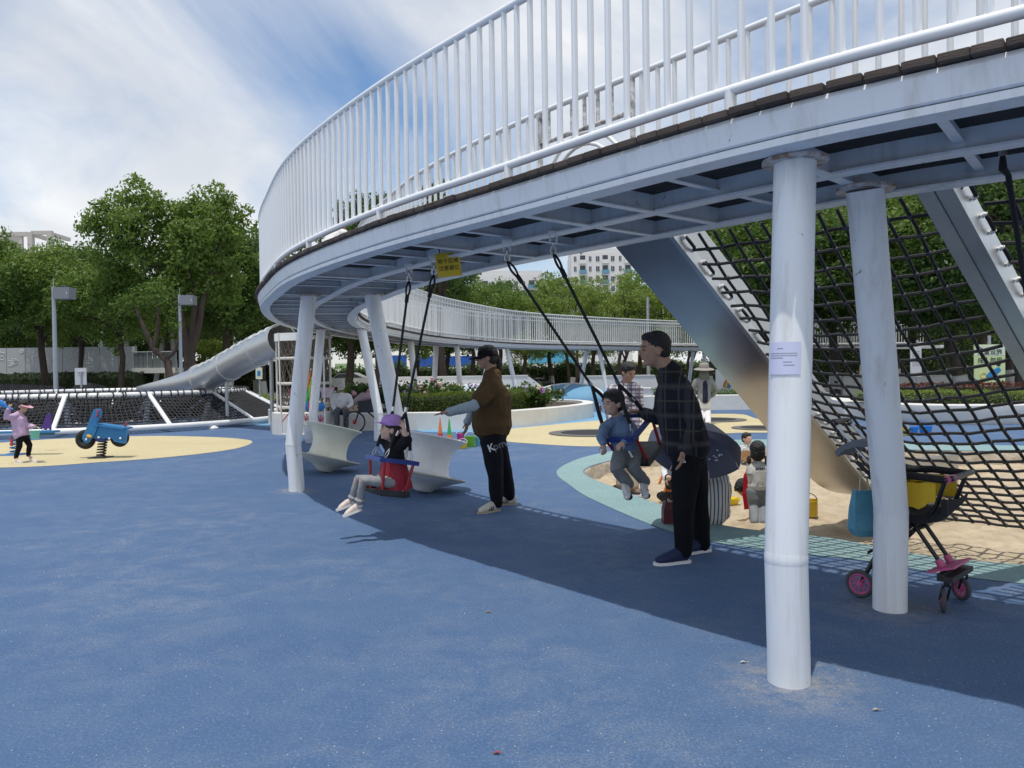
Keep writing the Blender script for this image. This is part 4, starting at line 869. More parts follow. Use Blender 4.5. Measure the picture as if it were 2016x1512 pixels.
# --- boy on the swing
J = dict(head=W(1206, 794, 6.14), neck=W(1215, 823, 6.20), chest=W(1220, 846, 6.22), waist=W(1228, 872, 6.25), pelvis=W(1238, 890, 6.25), hem=W(1232, 882, 6.25),
         shr=W(1192, 841, 6.16), elr=W(1183, 862, 6.06), wrr=W(1188, 874, 5.98), shl=W(1243, 842, 6.24), ell=W(1250, 866, 6.12), wrl=W(1228, 870, 6.00),
         hipr=W(1222, 898, 6.18), knr=W(1214, 925, 5.97), anr=W(1240, 955, 6.07), tor=W(1237, 983, 5.95), hipl=W(1248, 897, 6.26), knl=W(1247, 922, 6.02), anl=W(1272, 950, 6.13), tol=W(1273, 982, 6.02))
boy, bR = person('small child in blue jumper and grey trousers sitting on the drawn back swing', V((b_seat.x, b_seat.y, 0)), J, .60, SKINF, cloth('blue_jumper', (.17, .25, .40)), cloth('grey_joggers', (.22, .235, .245)), mat('white_navy_shoe', (.62, .63, .65), .5, var=.5, vscale=22, col2=(.3, .32, .4)), mat('white_sole'), vox=.0055, H=.205, side=(.85, -.5, 0), hf=(-.86, -.52, -.05), child=True, hands=((V((-.75, -.3, -.55)), V((-.3, .4, -.8)), .45, -1), (V((.1, -.2, -1)), V((-.4, .8, 0)), .35, 1)), legr=1.16, toes=(V((-.75, -.45, .5)), V((-.75, -.45, .5))), shoe_len=.15, wr=.005, tw=1.06, armr=1.05)
MB().bar(W(1238, 888, 6.03), W(1245, 900, 5.98), .014, .004, (0, -1, 0)).build('drawstring', mat('white_cloth'), boy)
for q in 'lr':
    an, to = J['an' + q], J['to' + q]; MB().ball(to + (an - to) * .16 + V((.0, .02, .0)), (.036, .036, .022), 12, 8, frame_m(to - an)).build('toe_cap', mat('navy_canvas'), boy, smooth=180); m_ = an.lerp(to, .45) + V((-.02, -.035, 0)); MB().bar(m_ + V((-.03, 0, 0)), m_ + V((.03, .0, .005)), .012, .006, (0, -1, 0)).build('shoe_strap', mat('red_cloth', (.25, .02, .03), .7), boy)
# --- man in a checked shirt standing in the sand
gz = -.18
J = dict(head=W(1238, 733, 9.85), neck=W(1232, 757, 9.92), chest=W(1230, 778, 9.92), waist=W(1231, 815, 9.92), pelvis=W(1233, 845, 9.92), hem=W(1232, 842, 9.92),
         shl=W(1255, 767, 9.86), ell=W(1259, 805, 9.88), wrl=W(1257, 840, 9.75), shr=W(1205, 768, 9.98), elr=W(1199, 805, 10.0), wrr=W(1203, 838, 9.85),
         knl=W(1243, 905, 9.82), anl=G(1250, 962, gz + .09), tol=G(1262, 977, gz), knr=W(1225, 905, 9.95), anr=G(1222, 958, gz + .09), tor=G(1236, 974, gz))
person('person in a white and purple checked shirt standing in the sandpit', G(1240, 970, gz), J, .98, SKIN, plaid('check_shirt', (.62, .60, .63), (.075, .045, .085), (.05, .03, .06), 62, w1=.35, w2=.8), cloth('khaki_trousers', (.33, .28, .21)), mat('black_shoe', (.02, .02, .022), .6), CLEAT, vox=.010, H=.245, side=(.9, .3, 0), hf=(.45, -.85, -.35), hu=(.1, -.2, .95))
# --- person in a wide hat
Y = 19.3
J = dict(head=W(1386, 728, Y), neck=W(1386, 746, Y), chest=W(1386, 757, Y), waist=W(1386, 776, Y), pelvis=W(1386, 788, Y), hem=W(1386, 789, Y), shl=W(1400, 750, Y), ell=W(1412, 768, Y + .05), wrl=W(1402, 780, Y + .12), shr=W(1371, 750, Y), elr=W(1362, 768, Y + .05), wrr=W(1368, 782, Y - .05),
         knl=W(1393, 812, Y), anl=G(1394, 834, .09), tol=G(1396, 840), knr=W(1380, 812, Y), anr=G(1379, 834, .09), tor=G(1378, 840))
hp, hR = person('person in a wide grey sun hat, grey shirt and white trousers by the yellow ground', G(1386, 836), J, .97, SKIND, cloth('grey_shirt', (.24, .25, .26)), cloth('white_trousers', (.70, .69, .67)), mat('grey_shoe', (.2, .2, .2), .7), CLEAT, vox=.013, H=.24, side=(1, 0, 0), hf=(.25, -1, -.1), hair=False, legr=1.15)
hat = MB(); hat.lathe([(.26, -.01), (.20, .015), (.125, .03), (.12, .10), (.10, .15), (.001, .165)], 24, J['head'] + V((0, 0, .02)), Matrix.Rotation(.12, 3, 'X')); hat.build('sun_hat', cloth('grey_hat', (.30, .28, .25)), hp, smooth=60)
MB().lathe([(.10, 0), (.12, -.06), (.14, -.14), (.13, -.2)], 16, J['head'] + V((0, -.01, -.02))).build('face_cover', cloth('olive_cover', (.13, .14, .12)), hp, smooth=60)
MB().limb([J['neck'] + V((0, -.03, -.05)), J['chest'] + V((0, -.05, 0)), J['waist'] + V((0, -.05, 0)), J['hem'] + V((0, -.045, .0))], [(.06, .07), (.085, .115), (.09, .12), (.10, .12)], (1, 0, 0)).build('undershirt', cloth('navy_vest', (.02, .025, .05)), hp, smooth=60)
# --- squatting person in a striped shirt under the umbrella
Y = 6.95
J = dict(head=W(1395, 905, Y + .10), neck=W(1398, 930, Y + .02), chest=W(1400, 952, Y), waist=W(1400, 990, Y - .02), pelvis=W(1398, 1010, Y + .02), hem=W(1398, 1012, Y), shl=W(1378, 945, Y + .05), ell=W(1368, 975, Y + .2), wrl=W(1362, 940, Y + .28), shr=W(1418, 945, Y + .04), elr=W(1428, 970, Y + .16), wrr=W(1424, 985, Y + .38),
         knl=W(1375, 975, Y + .36), anl=W(1380, 1018, Y + .22), tol=W(1378, 1028, Y + .38), knr=W(1420, 978, Y + .36), anr=W(1412, 1018, Y + .22), tor=W(1414, 1028, Y + .38))
person('person in a striped grey and white dress squatting at the sandpit edge under an umbrella', G(1398, 1032), J, .92, SKIN, stripes('striped_cloth', (.62, .61, .60), (.10, .10, .12), 9), mat('striped_cloth'), mat('black_shoe'), CLEAT, vox=.009, H=.23, side=(-1, 0, 0), hf=(0, 1, -.2), tw=1.0, legr=1.0, wr=.012, shoe_len=.24)
ub = thing('umbrella', 'open navy umbrella with small pale flowers held over the squatting person', 'umbrella', W(1372, 1000, 7.0)); uc = W(1366, 884, 6.78); ua = V((.05, -.50, .88)).normalized(); uR = frame(ua); uR = Matrix((uR[1], uR[2], uR[0])).transposed()
UMB = mat('navy_canopy', (.045, .05, .10), .45, var=.3, vscale=3)
for g_ in range(8):
    a0_, a1_ = g_ * pi / 4, (g_ + 1) * pi / 4; rows = []
    for i in range(7):
        f = i / 6; row = []
        for j in range(7):
            a = a0_ + (a1_ - a0_) * j / 6; sagf = 1 - .055 * sin(pi * j / 6) * f; r = .43 * sin(f * 1.2) / sin(1.2) * sagf; z = .20 * (cos(f * 1.35) - cos(1.35)) / (1 - cos(1.35)) - .012 * sin(pi * j / 6) * f
            row.append(uc + uR @ V((max(r, .002) * cos(a), max(r, .002) * sin(a), z)))
        rows.append(row)
    MB().ring_loft(rows, False, False).build('panel', UMB, ub, smooth=60)
    MB().tube([rows[i][0] - ua * .004 for i in range(7)], .003, 5).build('rib', CHROME, ub)
MB().tube([uc - ua * .45, uc + ua * .24], .006, 8).build('shaft', CHROME, ub)
random.seed(3)
for i in range(9):
    a, r = random.uniform(-.5, .5), random.uniform(.0, 1); p = W(1408 + 12 * random.uniform(-1, 1), 897 + 12 * random.uniform(-1, 1), 6.3)
    d_ = p - V((0, 0, CH)); best = None
    for f in [k_ / 60 for k_ in range(60)]:
        rr_ = .43 * sin(f * 1.2) / sin(1.2); z = .20 * (cos(f * 1.35) - cos(1.35)) / (1 - cos(1.35))
        for aa in [k_ * pi / 60 for k_ in range(120)]:
            q = uc + uR @ V((rr_ * cos(aa), rr_ * sin(aa), z)); e = (q - V((0, 0, CH))).cross(d_).length / d_.length
            if q.y < uc.y and (best is None or e < best[0]): best = (e, q)
    if best: MB().lathe([(.009, .006), (.001, .007)], 6, best[1] + V((0, -.006, .004)), facing(V((.05, -.75, .65)))).build('flower_print', mat('pale_print', (.45, .47, .55), .6), ub)
# --- child in grey trousers, seen from behind
Y = 7.75
J = dict(head=W(1491, 889, Y), neck=W(1492, 913, Y), chest=W(1493, 925, Y), waist=W(1493, 950, Y), pelvis=W(1493, 966, Y), hem=W(1493, 956, Y), shl=W(1479, 920, Y), ell=W(1481, 946, Y - .03), wrl=W(1476, 966, Y - .02), shr=W(1508, 920, Y), elr=W(1512, 945, Y), wrr=W(1512, 966, Y),
         knl=W(1484, 1000, Y - .02), anl=G(1486, 1030, gz + .06), tol=G(1483, 1028, gz), knr=W(1503, 1000, Y), anr=G(1503, 1030, gz + .06), tor=G(1504, 1028, gz))
kid, kR = person('small child with pigtails in white T-shirt and grey trousers seen from behind', G(1493, 1032, gz), J, .60, SKINF, cloth('white_tshirt', (.68, .66, .62)), mat('grey_joggers'), mat('grey_shoe'), CLEAT, vox=.008, H=.205, side=(-1, 0, 0), hf=(.2, 1, -.1), child=True, sleeve=.55, hairkw=dict(low=True, extra=[((-.1, .42, -.42), (.1, .1, .22)), ((-.1, -.42, -.42), (.1, .1, .22))]), legr=1.15, shoe_len=.15)
for q in 'lr': MB().tube([J['sh' + q].lerp(J['el' + q], .50), J['sh' + q].lerp(J['el' + q], .60)], .051, 14).build('cuff', mat('green_trim', (.03, .22, .13), .8), kid, smooth=50)
MB().tube([J['neck'] + V((.048 * cos(a * pi / 8), .044 * sin(a * pi / 8), .0)) for a in range(16)], .006, 6, closed=True).build('neck_trim', mat('red_cloth'), kid)
text(kid, 'MIMINI', .042, J['chest'] + V((0.0, -.112, .02)), facing(V((0, -1, .12))), mat('navy_ink', (.015, .02, .06), .7), 'printed_letters', .002, 'CENTER', .001)
# --- child in red bending over
Y = 8.35
J = dict(head=W(1465, 962, Y), neck=W(1476, 938, Y), chest=W(1484, 930, Y), waist=W(1499, 925, Y), pelvis=W(1512, 940, Y + .05), hem=W(1508, 934, Y + .03), shl=W(1473, 936, Y - .12), ell=W(1469, 972, Y - .14), wrl=W(1470, 1005, Y - .15), shr=W(1480, 936, Y + .12), elr=W(1482, 965, Y + .14), wrr=W(1480, 995, Y + .14),
         knl=W(1512, 980, Y), anl=G(1518, 1010, gz + .06), tol=G(1506, 1016, gz), knr=W(1520, 980, Y + .12), anr=G(1524, 1008, gz + .06), tor=G(1512, 1012, gz))
person('child in red top bending down to dig in the sand', G(1512, 1014, gz), J, .64, SKINF, cloth('red_top', (.33, .008, .02)), cloth('dark_trousers', (.03, .03, .04)), mat('grey_shoe'), CLEAT, vox=.009, H=.2, side=(0, -1, 0), hf=(-.5, 0, -.9), hu=(-.9, 0, .5), child=True, shoe_len=.16)
# --- person in white squatting behind the man
Y = 8.9
J = dict(head=W(1328, 872, Y), neck=W(1328, 895, Y), chest=W(1328, 907, Y), waist=W(1330, 930, Y + .02), pelvis=W(1332, 950, Y + .04), hem=W(1331, 948, Y), shr=W(1312, 905, Y), elr=W(1307, 928, Y - .08), wrr=W(1311, 944, Y - .2), shl=W(1345, 905, Y), ell=W(1349, 930, Y), wrl=W(1345, 945, Y - .15),
         knr=W(1316, 940, Y - .24), anr=G(1318, 968, gz + .07), tor=G(1314, 980, gz), knl=W(1342, 940, Y - .24), anl=G(1342, 968, gz + .07), tol=G(1346, 980, gz))
person('child in white squatting in the sand with an orange toy digger, behind the plaid shirt', G(1330, 974, gz), J, .62, SKINF, cloth('white_top', (.72, .72, .73)), mat('dark_trousers'), mat('black_shoe'), CLEAT, vox=.009, H=.2, side=(1, 0, 0), hf=(-.2, -1, -.4), child=True, shoe_len=.16)
# --- boy sitting in the sand
Y = 12.9
J = dict(head=W(1471, 864, Y), neck=W(1468, 879, Y), chest=W(1466, 887, Y), waist=W(1464, 901, Y), pelvis=W(1463, 909, Y), hem=W(1463, 908, Y), shl=W(1476, 884, Y), ell=W(1480, 897, Y - .1), wrl=W(1480, 901, Y - .25), shr=W(1456, 884, Y), elr=W(1452, 898, Y - .05), wrr=W(1460, 904, Y - .25),
         knl=W(1480, 909, Y - .22), anl=W(1468, 915, Y - .3), tol=W(1458, 917, Y - .32), knr=W(1452, 910, Y - .2), anr=W(1462, 916, Y - .27), tor=W(1474, 918, Y - .3))
person('small child in a pale patterned outfit sitting far back in the sandpit', G(1466, 918, gz), J, .62, SKINF, mat('patterned_cloth', (.66, .65, .62), .85, var=1, vscale=26, col2=(.22, .25, .24)), mat('patterned_cloth'), mat('grey_shoe'), CLEAT, vox=.010, H=.205, side=(.9, .4, 0), hf=(.5, -.86, 0), child=True, shoe_len=.14, hairkw=dict(sc=.97))
t = thing('basket', 'brown shallow basket in the lap of the child sitting far back in sand', 'basket', W(1474, 908, 12.55)); bl = W(1474, 902, 12.55); MB().lathe([(.04, -.04), (.10, -.035), (.15, .03), (.14, .03), (.09, -.025), (.03, -.03)], 20, bl, Matrix.Rotation(.6, 3, 'X')).build('bowl', mat('wicker', (.23, .12, .045), .8, bump=.6, bscale=80), t, smooth=50); MB().tube([bl + V((.145 * cos(a * pi / 10), .145 * sin(a * pi / 10) * .83, .03 + .08 * sin(a * pi / 10))) for a in range(20)], .009, 6, closed=True).build('rim', mat('wicker'), t)
# --- old man sitting on the planter wall
Y = 18.3
J = dict(head=W(672, 763, Y), neck=W(672, 777, Y), chest=W(672, 786, Y), waist=W(672, 800, Y), pelvis=W(672, 808, Y), hem=W(672, 807, Y), shl=W(687, 781, Y), ell=W(692, 796, Y - .06), wrl=W(683, 802, Y - .28), shr=W(657, 781, Y), elr=W(654, 797, Y - .04), wrr=W(660, 806, Y - .26),
         knl=W(681, 811, Y - .42), anl=W(681, 842, Y - .42), tol=G(683, 850), knr=W(663, 811, Y - .42), anr=W(663, 842, Y - .42), tor=G(661, 850))
sm, sR = person('person in white shirt, grey trousers and pale cap sitting on the planter wall', G(672, 848), J, .95, SKIND, cloth('white_shirt', (.66, .67, .70)), cloth('slate_trousers', (.10, .11, .13)), mat('black_shoe'), CLEAT, vox=.013, H=.22, side=(1, 0, 0), hf=(0, -1, -.35), hu=(0, -.3, .95), hair=False)
cap(sm, J['head'], sR, .23, cloth('beige_cap', (.50, .48, .44)), .3)
# --- girl in pink jacket at the left
Y = 12.7
J = dict(head=W(46, 800, Y), neck=W(38, 815, Y), chest=W(37, 825, Y), waist=W(40, 842, Y), pelvis=W(43, 857, Y), hem=W(42, 856, Y), shl=W(40, 822, Y + .10), ell=W(52, 838, Y + .04), wrl=W(66, 840, Y - .06), shr=W(28, 820, Y - .12), elr=W(12, 822, Y - .12), wrr=W(17, 806, Y - .14),
         knl=W(58, 877, Y + .04), anl=W(56, 897, Y + .07), tol=W(73, 906, Y), knr=W(38, 880, Y - .06), anr=W(31, 902, Y - .06), tor=W(44, 912, Y - .12))
J['tol'].z = J['tor'].z = .0
pg, pR = person('child in lilac jacket and black leggings walking with a mint bucket at left', G(48, 911), J, .68, SKINF, cloth('lilac_jacket', (.56, .40, .56)), cloth('black_leggings', (.008, .008, .010)), mat('pale_pink_shoe'), mat('white_sole'), vox=.008, H=.20, side=(-.15, 1, 0), hf=(.93, -.2, -.35), hu=(.35, 0, .93), child=True, legr=.82, tw=1.18, wr=.008, armr=1.2, shoe_len=.17, hairkw=dict(low=True))
vsr = MB(); vsr.ring_loft([[J['head'] + pR @ (V(((.36 + .5 * f) * cos(a) - .04, (.40 + .16 * f) * sin(a), .17 - .02 * f)) * .2) for a in [-1.3 + 2.6 * i / 14 for i in range(15)]] + [J['head'] + pR @ (V(((.36 + .5 * f) * cos(a) - .04, (.40 + .16 * f) * sin(a), .14 - .02 * f)) * .2) for a in [1.3 - 2.6 * i / 14 for i in range(15)]] for f in (0, .5, 1)]); vsr.build('visor', mat('pink_visor', (.68, .36, .42), .6), pg, smooth=50)
def bucket(label, c, r, h, m, hm=None, grp=None, tilt=0, name='toy_bucket', ha=1):
    t = thing(name, label, 'bucket', c, 0, grp); R = Matrix.Rotation(tilt, 3, 'Y')
    MB().lathe([(.001, .002), (r * .76, .002), (r * .8, .01), (r, h), (r * 1.06, h), (r * 1.06, h - .008), (r * .97, h - .01), (r * .76, .012), (.001, .012)], 20, (0, 0, 0), R).build('pail', m, t, world=False, smooth=40)
    MB().tube([R @ V((r * cos(a * pi / 10), ha * .5 * r * sin(a * pi / 10), h + ha * .8 * r * sin(a * pi / 10))) for a in range(11)], .005, 6).build('handle', hm or m, t, world=False, smooth=60)
    return t
bw_ = W(69, 864, 12.6); bucket('mint green toy bucket in the hand of the child in lilac', bw_, .072, .135, mat('mint_plastic', (.20, .58, .42), .4), CLEAT)
t = thing('toy_spade', 'blue toy spade raised in the hand of the child in lilac', 'toy spade', W(18, 802, 12.5)); MB().tube([W(26, 806, 12.5), W(12, 800, 12.5)], .012, 8).build('handle', mat('toy_blue', (.04, .22, .60), .4), t); MB().limb([W(12, 800, 12.5), W(2, 794, 12.5), W(-9, 789, 12.5)], [(.03, .012), (.055, .014), (.04, .012)], (0, 0, 1), 10).build('blade', mat('toy_blue'), t, smooth=60)
# --- figures far off and on the deck
def far_person(label, u, v0, v1, topc, botc, hairm=True, sit=False, yaw=-1.57, skin=SKIN, hatc=None, hh=1.6):
    pxm = (v1 - v0) / hh; Y = F / pxm; b = W(u, v1, Y); k = hh / 1.7; f = V((cos(yaw), sin(yaw), 0)); s = V((-f.y, f.x, 0)); P = lambda x, y, z: b + f * x * k + s * y * k + Z3 * (z * k)
    J = dict(head=P(.02, 0, 1.58), neck=P(0, 0, 1.42), chest=P(0, 0, 1.26), waist=P(0, 0, 1.05), pelvis=P(0, 0, .9), hem=P(0, 0, .86), shl=P(0, .18, 1.38), ell=P(.05, .24, 1.12), wrl=P(.22, .16, 1.0), shr=P(0, -.18, 1.38), elr=P(.02, -.24, 1.1), wrr=P(.15, -.2, .9), knl=P(.04, .1, .48), anl=P(0, .1, .08), tol=P(.18, .1, 0), knr=P(.02, -.1, .48), anr=P(-.04, -.1, .08), tor=P(.14, -.1, 0))
    tt, RR = person(label, b, J, .97 * k, skin, cloth('c_%s' % str(topc), topc), cloth('c_%s' % str(botc), botc), mat('black_shoe'), CLEAT, vox=.022, H=.23 * k, side=s, hf=f, hair=hairm, wr=0)
    if hatc: MB().lathe([(.17, .02), (.12, .04), (.11, .1), (.001, .15)], 14, J['head'] + V((0, 0, .03))).build('hat', cloth('h_%s' % str(hatc), hatc), tt, smooth=60)
    return tt
far_person('distant person in lilac hat, pale top and dark skirt on the far paving', 1145, 724, 764, (.45, .45, .5), (.04, .04, .05), hatc=(.45, .32, .5))
far_person('distant person in white with a white hat behind the planter shrubs', 712, 733, 764, (.70, .70, .70), (.03, .035, .06), hatc=(.7, .7, .68))
far_person('distant person in white top walking left of the far white car', 664, 737, 766, (.70, .70, .74), (.2, .2, .22), yaw=0)
far_person('child in purple half hidden behind the hydrangeas', 830, 749, 785, (.30, .20, .45), (.3, .3, .5), hh=1.05)
far_person('person in black stopped at the far planter right of the slide', 1690, 727, 781, (.012, .012, .014), (.03, .03, .04), yaw=3)
far_person('person in pale pink bending by the hedge behind the net', 1806, 742, 790, (.62, .42, .40), (.4, .3, .3), hh=1.2, yaw=3)
# somebody crouching on the deck behind the railing
dk = pp(s_near((-2.2, 8.9)), .15, ZT); f = V((.5, .8, 0)); s_ = V((-.8, .5, 0)); P = lambda x, y, z: dk + f.normalized() * x + s_.normalized() * y + Z3 * z
J = dict(head=P(.22, 0, .62), neck=P(.14, 0, .50), chest=P(.10, 0, .40), waist=P(0, 0, .26), pelvis=P(-.05, 0, .16), hem=P(-.05, 0, .18), shl=P(.13, .15, .46), ell=P(.25, .18, .28), wrl=P(.38, .1, .2), shr=P(.13, -.15, .46), elr=P(.25, -.18, .28), wrr=P(.38, -.1, .2), knl=P(.25, .1, .35), anl=P(.1, .1, .07), tol=P(.26, .1, 0), knr=P(.25, -.1, .35), anr=P(.1, -.1, .07), tor=P(.26, -.1, 0))
person('child in white top and black trousers crouching on the walkway behind the railing', dk, J, .68, SKINF, mat('white_cloth'), mat('black_trousers'), mat('black_shoe'), CLEAT, vox=.012, H=.2, side=s_, hf=f, child=True, shoe_len=.17)
# ------------------------------------------------------------------ foliage tools
import numpy as np
rng = np.random.default_rng(11)
def leaf_mesh(name, P, size, m, updir=.35, aspect=.55, bend=.25, N=None):
    """P: n x 3 leaf places; each leaf is two triangles folded along its rib"""
    n = len(P); P = np.asarray(P, float)
    d = rng.normal(size=(n, 3)); d[:, 2] -= .15; d /= np.linalg.norm(d, axis=1)[:, None]
    nn = rng.normal(size=(n, 3)) * (.8 if N is None else .55); nn[:, 2] += updir * 2.2 * (1 if N is None else .6); nn = nn if N is None else nn + N * 1.1; s = np.cross(nn, d); s /= (np.linalg.norm(s, axis=1)[:, None] + 1e-6); nn = np.cross(d, s)
    sz = (np.asarray(size) * rng.uniform(.6, 1.25, n))[:, None]
    a = P - d * sz * .5; c = P + d * sz * .5; b = P + s * sz * aspect * .5 - nn * sz * bend * .3; e = P - s * sz * aspect * .5 - nn * sz * bend * .3
    vs_ = np.stack([a, b, c, e], 1).reshape(-1, 3)
    me = bpy.data.meshes.new(name); me.vertices.add(4 * n); me.vertices.foreach_set('co', vs_.ravel())
    me.loops.add(6 * n); base_ = (np.arange(n) * 4)[:, None]; idx_ = (base_ + np.array([0, 1, 2, 0, 2, 3])).ravel(); me.loops.foreach_set('vertex_index', idx_.astype(np.int32))
    me.polygons.add(2 * n); me.polygons.foreach_set('loop_start', (np.arange(2 * n) * 3).astype(np.int32)); me.polygons.foreach_set('loop_total', np.full(2 * n, 3, np.int32))
    me.update(calc_edges=True); me.materials.append(m); return me
def clumps(C, per, thick=.45, split=True):
    """leaf places scattered through clump volumes, denser near their shells"""
    out = []; nor = []; C2 = []
    for c, r in C:
        C2.append((c, tuple(q * .74 for q in r)))
        for _ in range(4 if split else 0):
            d_ = rng.normal(size=3); d_[2] += .25; d_ /= np.linalg.norm(d_); C2.append((tuple(np.array(c) + d_ * np.array(r) * .74), tuple(q * rng.uniform(.34, .55) for q in r)))
    for c, r in (C2 if split else C):
        k = max(8, int(per * (r[0] * r[1] * r[2]) ** (2 / 3))); v_ = rng.normal(size=(k, 3)); v_ /= np.linalg.norm(v_, axis=1)[:, None]
        rad = 1 - thick * rng.random(k) ** 1.6; rad *= 1 + .16 * np.sin(v_[:, 0] * 6 + c[0] * 3) * np.sin(v_[:, 1] * 6 + c[1] * 3) + .12 * rng.normal(size=k)
        keep = rng.random(k) < (.62 + .38 * (v_[:, 2] > -.35)); out.append((np.array(c) + v_ * rad[:, None] * np.array(r))[keep]); nor.append(v_[keep])
    global LASTN; LASTN = np.concatenate(nor)
    return np.concatenate(out)
BARK = mat('bark', (.075, .055, .042), .9, var=.8, vscale=7, col2=(.035, .026, .02), bump=.8, bscale=22, stretch=(1, 1, .25)); LIME = mat('limewash', (.55, .54, .50), .9, var=.5, vscale=9)
LEAF = [leafmat('leaf_a', (.080, .152, .024), (.165, .250, .050)), leafmat('leaf_b', (.064, .130, .024), (.130, .212, .045)), leafmat('leaf_c', (.118, .190, .032), (.220, .300, .062)), leafmat('leaf_d', (.048, .102, .022), (.102, .170, .040))]
def make_tree(seed, h, cr, cb, nclump, m, leaf=.17, per=150, lean=0, multi=1, dense=1.0, white=True):
    """h height, cr crown radius, cb crown base; returns (trunk, limewash, crown) meshes with their base at the origin"""
    random.seed(seed); C = []; tr = MB(); tips = []
    nl = 6 + int(cr)
    for i in range(nclump):
        while True:
            x, y, z = random.uniform(-1, 1), random.uniform(-1, 1), random.uniform(-1, 1)
            q = x * x + y * y + z * z
            if .18 < q < 1: break
        zz = cb + (h - cb) * (z * .5 + .5); w_ = sqrt(max(.05, 1 - (abs(z) if z > 0 else abs(z) * .75) ** 2.2)); r = random.uniform(.55, .95) * (cr / 2.6) ** .5
        C.append(((x * cr * w_ + lean * zz, y * cr * w_, zz), (r * random.uniform(.9, 1.25), r * random.uniform(.9, 1.25), r * random.uniform(.6, .95))))
    r0 = .045 + .016 * h
    for mi in range(multi):
        a0_ = random.uniform(0, 6); o = V((.28 * cos(a0_), .28 * sin(a0_), 0)) * (multi > 1)
        P = [o + V((lean * z + .12 * sin(z * 1.3 + seed + mi) + o.x * z * .6, .12 * cos(z * 1.1 + seed) * min(1, z) + o.y * z * .6, z)) for z in (0, .5, 1, cb * .7 + .3, cb + .3, cb + (h - cb) * .35, cb + (h - cb) * .7)]
        q = r0 / sqrt(multi); tr.tube(P, [q * 1.35, q * 1.05, q, q * .9, q * .75, q * .45, q * .15], 9)
        for i in range(nl):
            c = V(random.choice(C)[0]); st = P[3].lerp(P[5], random.random()); mid = st.lerp(c, .5) + V((random.uniform(-.25, .25), random.uniform(-.25, .25), .25))
            tr.tube([st, mid, c], [q * .45, q * .28, q * .08], 6)
    cpts = clumps(C, per * dense); cm = leaf_mesh('crown', cpts, leaf, m, N=LASTN)
    tm = tr.mesh('trunk'); tm.materials.append(BARK); smooth_mesh(tm, 60); lm = None
    if white:
        l_ = MB(); l_.tube([V((lean * z + .12 * sin(z * 1.3 + seed), .12 * cos(z * 1.1 + seed) * min(1, z), z)) for z in (.0, .3, .6, .95)], [r0 * 1.36, r0 * 1.18, r0 * 1.07, r0 * 1.04], 9); lm = l_.mesh('limewash'); lm.materials.append(LIME); smooth_mesh(lm, 60)
    return tm, lm, cm
def put_tree(T, p, rz, sc, label, grp, name='tree', sz=1.0):
    t = thing(name, label, 'tree', p, rz, grp); t.scale = (sc, sc, sc * sz); tm, lm, cm = T
    tk = link('trunk', tm, t); link('crown', cm, t)
    if lm: link('limewash', lm, tk)
    return t
TA = make_tree(1, 7.9, 3.7, 3.5, 58, LEAF[0], .19, 400); TB = make_tree(2, 8.0, 3.5, 3.5, 54, LEAF[1], .19, 400); TC = make_tree(3, 7.2, 3.2, 2.5, 50, LEAF[2], .18, 390); TD = make_tree(4, 8.6, 3.7, 2.6, 64, LEAF[3], .20, 400); TE = make_tree(5, 8.2, 2.6, 2.4, 42, LEAF[2], .17, 320, multi=2)
# --- trees at the left
G1 = 'trees behind the leaf pattern wall'
side_names = ['far left', 'left of the lamp post', 'right of the lamp post']
for i, (u, Y, T, sc, lab) in enumerate([(-70, 36, TB, 1.02, 'leafy tree at the left photo edge behind the lamp post'), (85, 39, TA, 1.02, 'broad green tree standing over the grey lamp post'), (238, 38, TA, .86, 'tree with whitewashed trunk left of the tall forked tree'), (160, 46, TB, 1.12, 'tree behind the gap between the lamp post and the tall forked tree'),
        (20, 50, TD, 1.12, 'dark tree below the concrete roof frame'), (450, 40, TB, 1.13, 'tree right of the tall forked tree, behind the tube slide'), (520, 43, TD, 1.08, 'dark tree behind the curved railing at its left end'), (330, 52, TA, 1.05, 'tree deep behind the tall forked tree'), (400, 60, TC, 1.15, 'pale green tree far behind the tube slide'), (610, 52, TD, 1.0, 'dark tree behind the balloon stand')]):
    put_tree(T, V(((u - 1008) / F * Y, Y, 0)), i * 1.3, sc, lab, G1)
for i, u in enumerate((-20, 60, 135, 205, 275, 350, 430, 505, 580)):
    put_tree((TC, TD, TA)[i % 3] if i % 3 != 2 else TD, V(((u - 1008) / F * (58 + 3 * (i % 2)), 58 + 3 * (i % 2), 0)), i * 1.1, .95 + .07 * (i % 3), 'tree in the far row behind the leaf pattern wall, %s from the left' % ('first', 'second', 'third', 'fourth', 'fifth', 'sixth', 'seventh', 'eighth', 'ninth')[i], G1)
